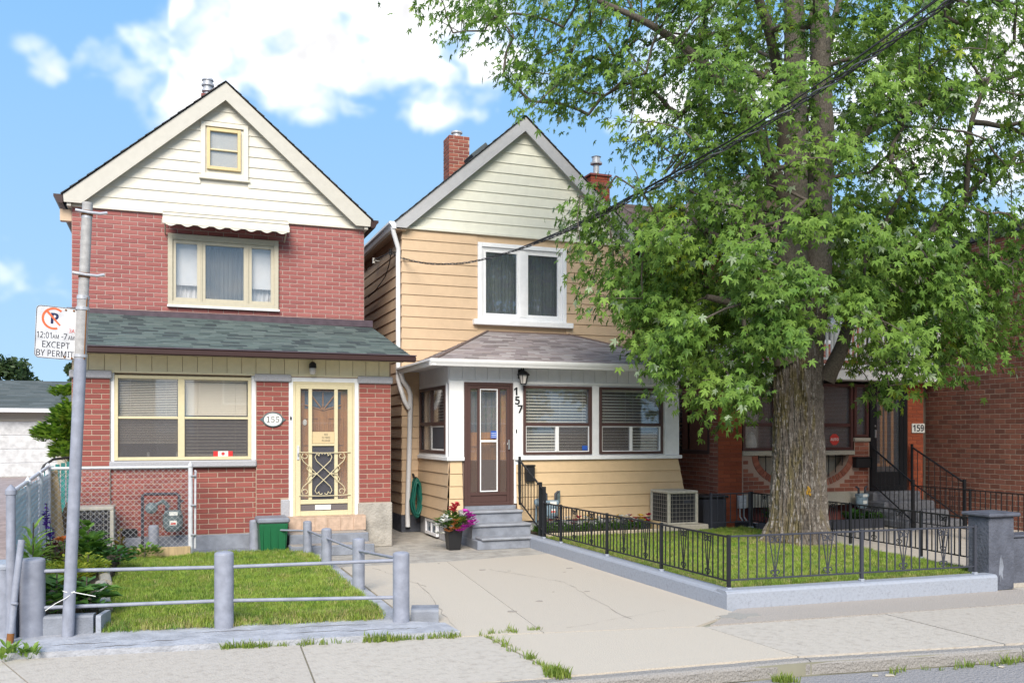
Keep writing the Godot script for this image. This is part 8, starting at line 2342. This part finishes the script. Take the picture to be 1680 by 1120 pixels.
	10.97,3.85,8.72,0.7,12.44,4.03,9.43,0.7,13.12,4.12,9.38,0.7,11.74,3.8,9.63,0.7,12.99,3.84,10.27,0.7,11.1,3.6,8.36,0.7,11.59,3.46,8.41,0.7,12.07,3.57,9.75,0.7,11.98,3.3,9.25,0.7,
	11.8,3.44,9.03,0.7,7.97,11.28,11.42,0.8,6.77,9.96,9.78,0.8,9.18,12.56,12.65,0.8,8.45,11.2,11.24,0.8,8.68,11.43,11.39,0.8,9.33,11.99,12.09,0.8,9.05,11.29,11.16,0.8,9.46,11.72,11.55,
	0.8,9.73,11.85,11.52,0.8,10.76,12.96,12.7,0.8,7.66,9.44,8.69,0.8,10,11.58,11.1,0.8,9.62,11.05,10.41,0.8,9.16,10.34,9.61,0.8,6.23,9.56,9.71,0.8,6.68,10.3,10.73,0.8,8.08,11.61,12.46,
	0.8,7.95,11.06,11.69,0.8,8.16,10.95,11.48,0.8,7.31,10.24,10.46,0.8,9.05,11.61,12.25,0.8,7.78,10.26,10.44,0.8,7.48,9.82,9.77,0.8,8.56,10.86,11.24,0.8,9.23,11.03,11.19,0.8,9.88,11.82,
	12.3,0.8,9.72,11.32,11.21,0.8,8.35,9.88,9.65,0.8,10,11.33,11.11,0.8,10.25,11.52,11.47,0.8,11.47,12.23,12.05,0.8,9.45,10.42,9.83,0.8,10.25,10.76,10.22,0.8,9.08,9.72,9.03,0.8,6.26,
	9.77,10.66,0.8,6.43,9.84,11.03,0.8,6.42,9.47,10.06,0.8,7.23,10.39,11.48,0.8,6.69,9.54,10.17,0.8,7.49,10.4,11.29,0.8,8.37,11.02,12.11,0.8,8.31,10.86,11.78,0.8,8.85,11.29,12.2,0.8,
	7.63,9.87,10.53,0.8,7.45,9.32,9.47,0.8,10.2,11.88,12.93,0.8,9.63,11.33,12.05,0.8,8.87,10.35,10.77,0.8,8.86,9.99,10.16,0.8,10.24,11.12,11.7,0.8,8.82,9.73,9.75,0.8,8.9,9.76,9.84,0.8,
	8.96,9.66,9.36,0.8,11.22,11.59,11.84,0.8,10.22,10.51,10.41,0.8,10.87,10.93,11.09,0.8,10.38,10.31,10.17,0.8,9.45,9.7,9.2,0.8,10.23,9.77,9.47,0.8,12.51,11.47,11.45,0.8,5.78,9.21,
	10.54,0.8,6.67,10.5,12.14,0.8,6.93,10.55,12.22,0.8,6.32,9.63,10.97,0.8,6.02,9.24,10.27,0.8,5.94,9.13,10.14,0.8,6.23,8.96,10.03,0.8,8.11,10.87,12.72,0.8,6.31,8.9,9.7,0.8,7.31,9.58,
	10.82,0.8,6.54,8.61,9.32,0.8,8.73,11.02,12.47,0.8,8.69,10.59,11.78,0.8,7.03,8.96,9.42,0.8,10.12,11.67,12.79,0.8,7.79,9.51,10.23,0.8,8.67,10.05,10.77,0.8,8.36,9.57,10.39,0.8,8.73,
	9.7,10.11,0.8,8.37,9.43,9.79,0.8,9.14,9.57,9.98,0.8,8.93,9.5,10.06,0.8,10.76,10.89,11.5,0.8,8.17,8.78,8.71,0.8,10.64,10.34,10.85,0.8,10.76,10.59,10.74,0.8,11.96,11.15,11.79,0.8,
	9.25,8.97,9.05,0.8,11.46,10.31,10.48,0.8,12.03,11.02,11.02,0.8,9.49,8.82,8.48,0.8,12.42,10.92,10.99,0.8,6.46,10.51,12.71,0.8,5.05,8.58,10.25,0.8,6.78,10.38,12.81,0.8,5.87,9.29,
	11.01,0.8,5.65,8.79,10.04,0.8,6.11,9.09,10.63,0.8,7.18,9.99,11.89,0.8,7.91,11.19,13.46,0.8,6.31,8.75,10.27,0.8,8.28,11.04,13.31,0.8,6.64,8.72,9.89,0.8,6.73,8.74,10.08,0.8,7.9,9.65,
	11.37,0.8,6.4,8.17,9.17,0.8,6.7,8.46,9.25,0.8,9.51,11.03,13.09,0.8,9.67,10.63,12.31,0.8,8.32,9.63,10.83,0.8,7.72,8.74,9.49,0.8,9.14,9.96,11.13,0.8,9.24,9.52,10.59,0.8,10.36,10.82,
	12.09,0.8,10.32,10.47,11.66,0.8,8.6,9.09,9.74,0.8,8.68,8.61,9.04,0.8,9.25,9.23,9.96,0.8,11.95,11.03,11.93,0.8,10.39,9.69,10.46,0.8,12.18,11.02,11.84,0.8,10.25,9.51,10.12,0.8,10.79,
	9.63,10.15,0.8,11.74,10.47,11.01,0.8,11.76,10.39,10.65,0.8,10.86,9.29,9.56,0.8,11.24,9.53,9.75,0.8,9.91,8.53,8.58,0.8,5.43,8.97,11.42,0.8,5.43,9.23,11.7,0.8,6.29,9.94,12.5,0.8,6.3,
	9.79,12.58,0.8,5.87,8.8,10.94,0.8,7.18,10.58,13.45,0.8,7.39,10.34,13.11,0.8,6.81,9.96,12.34,0.8,6.88,9.52,11.74,0.8,5.83,8.15,9.96,0.8,5.99,8.17,9.54,0.8,6.88,9.07,11.19,0.8,8.28,
	10.28,12.64,0.8,6.66,8.57,9.96,0.8,8.28,9.54,11.55,0.8,7.33,8.87,10.62,0.8,8.92,9.83,11.85,0.8,9.24,10.61,12.68,0.8,9.12,10.01,11.71,0.8,8.65,9.43,11.17,0.8,8.95,9.65,11.12,0.8,
	9.61,9.97,11.98,0.8,9.39,9.49,10.97,0.8,9.85,9.88,11.47,0.8,9.02,9.07,10.2,0.8,10.42,10.13,11.56,0.8,8.57,8.41,9.04,0.8,11.19,10.15,11.71,0.8,8.36,8,8.55,0.8,9.26,8.67,9.27,0.8,
	10.7,9.39,10.4,0.8,10.12,8.98,9.88,0.8,12.2,10.18,11.34,0.8,11.43,9.76,10.46,0.8,10.79,8.95,9.47,0.8,10.62,8.76,9.33,0.8,10.85,8.97,9.12,0.8,10.19,8.51,8.81,0.8,5.36,9.54,12.94,0.8,
	4.56,8.34,11.04,0.8,5.31,9.24,12.22,0.8,5.67,9.32,12.56,0.8,5.98,9.58,12.49,0.8,5.59,8.85,11.55,0.8,6.16,9.31,12.39,0.8,5.1,8.12,10.38,0.8,6.47,9.32,11.83,0.8,7.18,10.38,13.52,0.8,
	6.37,8.7,11,0.8,5.6,7.8,9.65,0.8,7.53,10.02,12.86,0.8,6.38,8.54,10.7,0.8,7.03,8.83,11.34,0.8,8.46,10.03,13.35,0.8,6.83,8.2,10.22,0.8,6.67,8.12,10.18,0.8,8.99,10.07,12.87,0.8,6.66,
	7.94,9.53,0.8,7.72,8.51,10.55,0.8,7.98,8.82,10.58,0.8,9.39,9.79,11.89,0.8,7.22,7.99,9.37,0.8,8.29,8.69,10.18,0.8,10.14,10.3,12.6,0.8,7.58,7.76,8.79,0.8,9.9,9.48,11.32,0.8,9.01,8.69,
	9.96,0.8,10.74,9.75,11.75,0.8,8.16,7.79,8.75,0.8,8.22,7.85,8.73,0.8,11.47,9.67,11.5,0.8,8.95,8.33,9.21,0.8,10.19,8.8,9.72,0.8,11.4,9.58,10.87,0.8,10.86,8.79,9.96,0.8,10.2,8.69,9.46,
	0.8,13.04,10.11,11.63,0.8,9.92,8.21,8.76,0.8,10.92,8.68,9.24,0.8,11.47,8.93,9.7,0.8,4.53,8.74,12.29,0.8,5.05,9.08,13.06,0.8,4.97,8.81,12.13,0.8,5.2,9.2,13,0.8,5.62,9.16,12.84,0.8,
	5.59,9.11,12.85,0.8,5.25,8.1,11.03,0.8,5.91,9.12,12.73,0.8,6.54,9.38,12.65,0.8,5.75,8.47,11.63,0.8,6.47,9.04,12.01,0.8,6.4,8.85,11.61,0.8,6.31,8.36,11.05,0.8,7.32,9.72,12.99,0.8,
	6.86,8.8,11.77,0.8,6.58,8.46,11.19,0.8,7.47,8.96,12.14,0.8,7.16,8.45,11.2,0.8,8.06,8.88,11.89,0.8,7.36,8.51,11.24,0.8,8.97,9.58,12.71,0.8,6.42,7.29,9.17,0.8,7.69,8.38,10.5,0.8,7.21,
	7.91,9.79,0.8,9.04,8.91,11.45,0.8,8.74,8.74,11.01,0.8,10.31,9.75,12.64,0.8,8.29,8.14,10.1,0.8,8.59,8.34,10.04,0.8,7.75,7.65,9.23,0.8,8.05,7.67,8.98,0.8,8.51,7.8,9.5,0.8,11.76,9.96,
	12.27,0.8,8.46,7.68,9.07,0.8,10.71,9.04,10.86,0.8,8.53,7.43,8.52,0.8,11.78,9.65,11.51,0.8,10.31,8.58,10.05,0.8,9.77,7.93,9.05,0.8,11.6,9.2,10.66,0.8,11.97,9.09,10.77,0.8,10.89,8.48,
	9.57,0.8,10.31,7.84,8.87,0.8,13.12,9.52,11.18,0.8,4.87,8.68,13.12,0.8,4.27,7.85,11.49,0.8,4.47,7.64,10.95,0.8,4.65,7.89,11.58,0.8,5.74,8.73,12.8,0.8,5.09,7.91,11.45,0.8,5.64,8.42,
	12.24,0.8,6,8.68,12.7,0.8,5.15,7.38,10.23,0.8,6.21,8.87,12.51,0.8,6.95,9.11,12.97,0.8,5.82,7.86,10.99,0.8,7.41,9.42,13.44,0.8,6.3,7.86,10.95,0.8,6.13,7.54,10.12,0.8,5.82,7.56,9.88,
	0.8,8.15,9.22,12.88,0.8,7.86,8.77,12.32,0.8,8.5,9.17,12.73,0.8,7.51,8.25,11.57,0.8,6.64,7.35,9.47,0.8,8.83,9.15,12.42,0.8,9.75,9.23,12.92,0.8,9.6,9.65,13.13,0.8,9.58,8.89,12.09,0.8,
	7.67,7.6,9.88,0.8,7.63,7.37,9.43,0.8,8.28,7.79,9.92,0.8,10.7,9.41,12.48,0.8,10.64,9.16,12.33,0.8,9.05,7.88,9.88,0.8,9.11,8,10.22,0.8,9.87,8.39,10.64,0.8,9.1,7.8,9.64,0.8,11.27,8.82,
	11.36,0.8,11.99,9.34,12.17,0.8,9.87,7.87,9.49,0.8,11.43,8.9,11.04,0.8,10.68,8.13,9.92,0.8,12.48,9.19,11.75,0.8,12.72,9.02,11.22,0.8,11.99,8.65,10.47,0.8,9.65,7.39,8.34,0.8,11.51,
	8.23,9.67,0.8]

func maple_leaf() -> ArrayMesh:
	# deep five-lobed leaf about one unit long, tip towards -y, slightly folded along each lobe
	var m := MB.new()
	var lobes := [[0.0, 1.0, 0.16], [0.80, 0.84, 0.135], [-0.80, 0.84, 0.135], [1.65, 0.5, 0.105], [-1.65, 0.5, 0.105]]
	for l in lobes:
		var a: float = l[0]
		var dir := Vector3(sin(a), -cos(a), 0)
		var sd := Vector3(cos(a), sin(a), 0)
		var ln: float = l[1]
		var w: float = l[2]
		var o := Vector3(0, 0, 0)
		var root := dir * ln * 0.12
		var mid := dir * ln * 0.52
		var tip := dir * ln + Vector3(0, 0, -0.10 * ln)
		var lift := Vector3(0, 0, 0.05)
		var la := mid - sd * w + lift
		var lb := mid + sd * w + lift
		var na := (Vector3(0, 0, 1) - sd * 0.35).normalized()
		var nb := (Vector3(0, 0, 1) + sd * 0.35).normalized()
		m.trin(o, la, tip, na, na, na)
		m.trin(o, tip, lb, nb, nb, nb)
		m.tri(root, o - sd * w * 0.6, la - dir * ln * 0.02)
	return m.mesh()

func make_maple() -> void:
	used_names["maple_tree"] = -1
	var root := thing("maple_tree", "big silver maple with furrowed trunk on the fenced lawn", "tree", at(8.61, 0.14, 10.94))
	var r := RandomNumberGenerator.new()
	r.seed = 12
	# trunk: furrowed surface
	var fn := FastNoiseLite.new()
	fn.seed = 3
	fn.frequency = 1.0
	fn.fractal_octaves = 3
	var axis := [[0.0, 8.61, 10.94, 0.47], [0.12, 8.61, 10.94, 0.44], [0.35, 8.61, 10.94, 0.405], [0.9, 8.62, 10.94, 0.375], [1.6, 8.62, 10.95, 0.355], [2.4, 8.63, 10.96, 0.345], [3.1, 8.64, 10.98, 0.37], [3.5, 8.63, 11.0, 0.385]]
	var m := MB.new()
	var rows := 190
	var seg := 230
	m.tinted = true

	var ring_ := []
	var y_top := 3.5
	for i in rows + 1:
		var y := y_top * i / rows
		var k := 0
		while k < axis.size() - 2 and axis[k + 1][0] < y: k += 1
		var q := inverse_lerp(axis[k][0], axis[k + 1][0], y)
		var cx: float = lerpf(axis[k][1], axis[k + 1][1], q)
		var cd: float = lerpf(axis[k][2], axis[k + 1][2], q)
		var rad: float = lerpf(axis[k][3], axis[k + 1][3], q)
		var row := []
		for j in seg:
			var a := TAU * j / seg
			var root_flare := maxf(0.0, 0.35 - y) * 0.35 * maxf(0.0, sin(a * 5.0 + 0.7))
			var n1 := 1.0 - absf(fn.get_noise_3d(cos(a) * 8.0, y * 1.0, sin(a) * 8.0)) * 3.2
			var n2 := 1.0 - absf(fn.get_noise_3d(cos(a) * 17.0 + 40, y * 2.2, sin(a) * 17.0)) * 3.0
			var n3 := fn.get_noise_3d(cos(a) * 30.0 + 9, y * 9.0, sin(a) * 30.0)
			var rr := rad + root_flare - 0.042 * clampf(n1, 0.0, 1.0) - 0.02 * clampf(n2, 0.0, 1.0) + 0.008 * n3 + 0.03
			rr += 0.05 * sin(a * 2.0 + 0.4) * (y / 3.5)
			row.append(at(cx + cos(a) * rr, 0.10 + y, cd + sin(a) * rr))
		ring_.append(row)
	for i in rows:
		for j in seg:
			var j2 := (j + 1) % seg
			# moss mostly on the left side of the trunk, pale scales here and there
			var a := TAU * j / seg
			var y := y_top * i / rows
			var mossy := clampf(fn.get_noise_3d(cos(a) * 3.0 + 7, y * 1.2, sin(a) * 3.0) * 1.6 + 0.5 * cos(a - PI * 1.08) - 0.1, 0.0, 0.75)
			m.col = Color(0.175, 0.15, 0.132).lerp(Color(0.17, 0.14, 0.06), mossy)
			if fn.get_noise_3d(cos(a) * 30.0, y * 5.0 + 30, sin(a) * 30.0) > 0.30: m.col = Color(0.31, 0.285, 0.26)
			m.quad(ring_[i][j2], ring_[i][j], ring_[i + 1][j], ring_[i + 1][j2])
	put(root, "trunk", m.mesh(), M.bark)
	# paint spot and moss on the bark
	var sp := MB.new()
	for k in 9:
		var a := -PI / 2 + r.randf_range(-0.06, 0.06)
		var y := r.randf_range(0.86, 1.0)
		var c := at(8.62 + cos(a - 0.32) * 0.398, y, 10.94 + sin(a - 0.32) * 0.398)
		sp.box(c - Vector3(0.012, 0.02, 0.012), c + Vector3(0.012, 0.02, 0.012), 0.006)
	put(root, "paint_spot", sp.mesh(), M.spot_yellow)
	# main stems: points (x, y, d), radius
	var stems := [
		[[8.54, 3.1, 10.97, 0.29], [8.53, 4.0, 11.0, 0.24], [8.58, 5.0, 11.0, 0.19], [8.64, 6.0, 11.0, 0.165], [8.60, 7.0, 11.0, 0.155], [8.57, 8.2, 11.0, 0.14], [8.4, 9.6, 11.1, 0.11], [8.1, 11.0, 11.2, 0.06]],
		[[8.76, 3.1, 11.0, 0.29], [9.0, 4.0, 11.05, 0.235], [9.12, 5.0, 11.1, 0.18], [9.20, 6.0, 11.1, 0.155], [9.20, 7.0, 11.15, 0.15], [9.20, 8.2, 11.2, 0.14], [9.35, 9.6, 11.4, 0.12], [9.5, 11.0, 11.5, 0.06]],
		[[8.98, 4.2, 11.15, 0.13], [9.25, 5.2, 11.4, 0.11], [9.45, 6.3, 11.6, 0.10], [9.75, 7.4, 11.8, 0.085], [10.2, 8.6, 12.0, 0.06], [10.8, 9.8, 12.1, 0.035]],
		[[8.95, 2.5, 10.75, 0.13], [9.12, 3.0, 10.6, 0.10], [9.3, 3.7, 10.5, 0.075], [9.8, 4.3, 10.4, 0.06], [10.6, 4.7, 10.4, 0.04]],
		[[8.30, 2.75, 10.85, 0.17], [8.15, 3.15, 10.8, 0.12], [7.98, 3.32, 10.75, 0.085], [7.5, 3.5, 10.7, 0.06], [6.9, 3.6, 10.7, 0.04]],
		[[7.98, 3.32, 10.75, 0.07], [7.93, 4.2, 10.85, 0.06], [7.90, 5.0, 10.9, 0.05], [7.85, 5.7, 10.95, 0.035]],
		[[8.42, 5.2, 11.05, 0.12], [7.9, 6.0, 10.9, 0.09], [7.1, 6.7, 10.8, 0.07], [6.2, 7.2, 10.8, 0.05], [5.3, 7.5, 10.9, 0.032], [4.4, 7.8, 11.0, 0.02]],
		[[8.48, 5.8, 11.1, 0.10], [8.0, 6.8, 10.6, 0.075], [7.2, 7.9, 10.2, 0.055], [6.2, 8.6, 10.0, 0.035]],
		[[9.0, 5.6, 11.3, 0.11], [9.7, 6.2, 10.9, 0.08], [10.6, 6.7, 10.6, 0.06], [11.6, 7.1, 10.4, 0.04]]]
	var nodes := []      # [position, parent, direct load]
	var limb := MB.new()
	var fork := MB.new()
	fork.tinted = true
	fork.col = Color(0.195, 0.165, 0.14)
	for s in stems:
		var path := []
		var rad := []
		for q in s:
			path.append(at(q[0], q[1], q[2]))
			rad.append(q[3])
		var fine := []
		var frad := []
		var cv := Curve3D.new()
		for i in path.size():
			var t: Vector3 = (path[mini(i + 1, path.size() - 1)] - path[maxi(i - 1, 0)]) / 6.0
			cv.add_point(path[i], -t, t)
		for i in path.size() - 1:
			for k in 5:
				fine.append(cv.sample(i, k / 5.0))
				frad.append(lerpf(rad[i], rad[i + 1], k / 5.0) * r.randf_range(0.97, 1.04))
		fine.append(path[-1])
		frad.append(rad[-1])
		(fork if rad[0] > 0.25 else limb).tube(fine, frad, 22 if rad[0] > 0.25 else 9)
		for i in fine.size(): nodes.append([fine[i], -1, 0, frad[i]])
	put(root, "stem", fork.mesh(), M.bark)
	var n0 := nodes.size()
	# each spray is joined to the nearest wood, nearer sprays first
	var sprays := []
	var core := at(8.6, 5.0, 11.0)
	for i in range(0, SPRAYS.size(), 4):
		sprays.append([at(SPRAYS[i], SPRAYS[i + 1], SPRAYS[i + 2]), SPRAYS[i + 3]])
	sprays.sort_custom(func(a, b): return a[0].distance_squared_to(core) < b[0].distance_squared_to(core))
	for s in sprays:
		var best := -1
		var bd := 1e9
		for k in nodes.size():
			var dd: float = nodes[k][0].distance_squared_to(s[0])
			if k < n0 and nodes[k][3] > 0.15: dd += 0.6
			if dd < bd:
				bd = dd
				best = k
		nodes.append([s[0], best, 1, 0.0])
	for k in range(nodes.size() - 1, n0 - 1, -1):
		if nodes[k][1] >= n0: nodes[nodes[k][1]][2] += nodes[k][2]
	for k in range(n0, nodes.size()):
		var p: Vector3 = nodes[nodes[k][1]][0]
		var q: Vector3 = nodes[k][0]
		var rad := minf(0.0055 * sqrt(float(nodes[k][2])), 0.035)
		var r0: float = rad * 1.25
		var mid := p.lerp(q, 0.5) + Vector3(r.randf_range(-0.06, 0.06), r.randf_range(0.0, 0.08), r.randf_range(-0.06, 0.06)) * minf(1.0, p.distance_to(q))
		limb.tube([p, mid, q], [r0, rad * 1.1, rad * 0.85], 5, false)
	put(root, "branches", limb.mesh(), M.branch)
	# leaves
	var xf := []
	var cols := []
	for s in sprays:
		var out: Vector3 = (s[0] - core)
		out.y *= 0.3
		out = out.normalized()
		var cnt := int(s[1] * LEAF_RATE)
		var tone := r.randf()
		var young := r.randf() < 0.08
		for k in cnt:
			var tw := r.randf()
			var o := Vector3(r.randfn(0, 0.135), r.randfn(0, 0.115), r.randfn(0, 0.135)) + out * r.randf_range(-0.12, 0.12)
			o.y -= 0.25 * Vector2(o.x, o.z).length()
			var p: Vector3 = s[0] + o
			var size := r.randf_range(0.062, 0.122)
			# leaf hangs: its tip points down and outwards, its face turns up and out
			var tip := (Vector3(0, -1, 0) * r.randf_range(0.5, 1.3) + (out + Vector3(o.x, 0, o.z) * 3.0).normalized() * r.randf_range(0.2, 1.0) + Vector3(r.randfn(0, 0.35), r.randfn(0, 0.2), r.randfn(0, 0.35))).normalized()
			var face := (UPV * r.randf_range(0.1, 0.9) + out * 0.7 + Vector3(r.randfn(0, 0.45), 0, r.randfn(0, 0.45))).normalized()
			var y := -tip
			var x := y.cross(face).normalized()
			if x.length() < 0.5: continue
			var z := x.cross(y).normalized()
			xf.append(Transform3D(Basis(x * size, y * size, z * size), p))
			var c := Color(0.112, 0.228, 0.04).lerp(Color(0.245, 0.39, 0.066), clampf(tone * 0.6 + r.randf() * 0.5, 0, 1))
			if r.randf() < 0.12: c = Color(0.065, 0.13, 0.026)
			if r.randf() < 0.04: c = Color(0.36, 0.45, 0.28)      # pale undersides turned up by the wind
			if young and r.randf() < 0.4: c = Color(0.34, 0.44, 0.045)
			cols.append(c * r.randf_range(0.85, 1.15))
	var mm := MultiMesh.new()
	mm.transform_format = MultiMesh.TRANSFORM_3D
	mm.use_colors = true
	mm.mesh = maple_leaf()
	mm.instance_count = xf.size()
	for i in xf.size():
		mm.set_instance_transform(i, xf[i])
		mm.set_instance_color(i, cols[i])
	var o := MultiMeshInstance3D.new()
	o.name = "crown"
	o.multimesh = mm
	o.material_override = M.leaf_tint
	root.add_child(o)
	o.transform = wx(root).affine_inverse()
	o.set_meta("kind", "stuff")
	print("leaves ", xf.size())

const LEAF_RATE := 27.0

# distant trees behind the garage
func far_tree(called: String, label: String, p: Vector3, h: float, w: float, tones: Array, leaf: float, count: int, conic: bool, seed_: int, group: String) -> void:
	var root := thing(called, label, "tree", p, group)
	var r := RandomNumberGenerator.new()
	r.seed = seed_
	tube_part(root, "trunk", [p, p + Vector3(0.1, h * 0.5, 0), p + Vector3(0, h * 0.92, 0)], [w * 0.07, w * 0.05, 0.02], M.branch, 7)
	var m := MB.new()
	m.tinted = true
	var heads := []
	for k in 26:
		var t := r.randf()
		var rad := w * 0.5 * ((1.0 - t) if conic else sqrt(maxf(0.05, 1.0 - pow(t * 2.0 - 1.0, 2.0))))
		var a := r.randf() * TAU
		heads.append([Vector3(cos(a) * rad * 0.8, h * (0.28 + 0.70 * t), sin(a) * rad * 0.8), w * (0.09 if conic else 0.17) * r.randf_range(0.7, 1.3)])
	for k in count:
		var hd: Array = heads[r.randi() % heads.size()]
		var o: Vector3 = Vector3(r.randfn(0, 1), r.randfn(0, 0.8), r.randfn(0, 1)).normalized() * hd[1] * pow(r.randf(), 0.4)
		var c: Vector3 = p + hd[0] + o
		m.col = tones[r.randi() % tones.size()] * r.randf_range(0.75, 1.2)
		var u := Vector3(r.randfn(0, 1), r.randfn(0, 1), r.randfn(0, 1)).normalized() * leaf
		var v := u.cross(Vector3(r.randfn(0, 1), r.randfn(0, 1), r.randfn(0, 1))).normalized() * leaf * 0.45
		m.tri(c - u, c + v, c + u)
		m.tri(c - u, c + u, c - v)
	var o := put(root, "crown", m.mesh(), M.leaf_tint)
	o.set_meta("kind", "stuff")

func make_far_trees() -> void:
	var dk := [Color(0.035, 0.07, 0.025), Color(0.05, 0.09, 0.03), Color(0.07, 0.11, 0.04)]
	far_tree("far_tree", "dark rounded tree rising behind the garage roof", at(-8.9, 0, 58), 5.6, 5.2, dk, 0.16, 9000, false, 3, "")
	far_tree("spruce_tree", "pointed conifer rising behind the garage roof beside the brick house", at(-5.6, 0, 62), 5.9, 4.4, [Color(0.05, 0.085, 0.035), Color(0.075, 0.11, 0.045)], 0.16, 8000, true, 5, "")
	far_tree("far_tree", "green rounded tree behind the garage, nearly hidden by the brick house", at(-3.2, 0, 62), 5.6, 5.0, dk, 0.16, 6000, false, 9, "")

func make_opposite_tree() -> void:
	var src := get_node("maple_tree")
	var o: Node3D = src.duplicate()
	o.name = numbered("maple_tree")
	add_child(o)
	o.transform = Transform3D(Basis(UPV, 2.4), Vector3(9.5, -0.1, 13.5))
	o.set_meta("label", "second silver maple across the street, mirrored in the upstairs window")

func _ready() -> void:
	rng.seed = 20
	make_view()
	make_materials()
	make_ground()
	make_155()
	make_157()
	make_159()
	make_block()
	make_garage()
	make_maple()
	make_opposite()
	make_opposite_tree()
	make_far_trees()
	make_grass()
	make_post_fence()
	make_sign()
	make_chain_fence()
	make_yard_left()
	make_yard_mid()
	make_yard_right()
	make_cable()
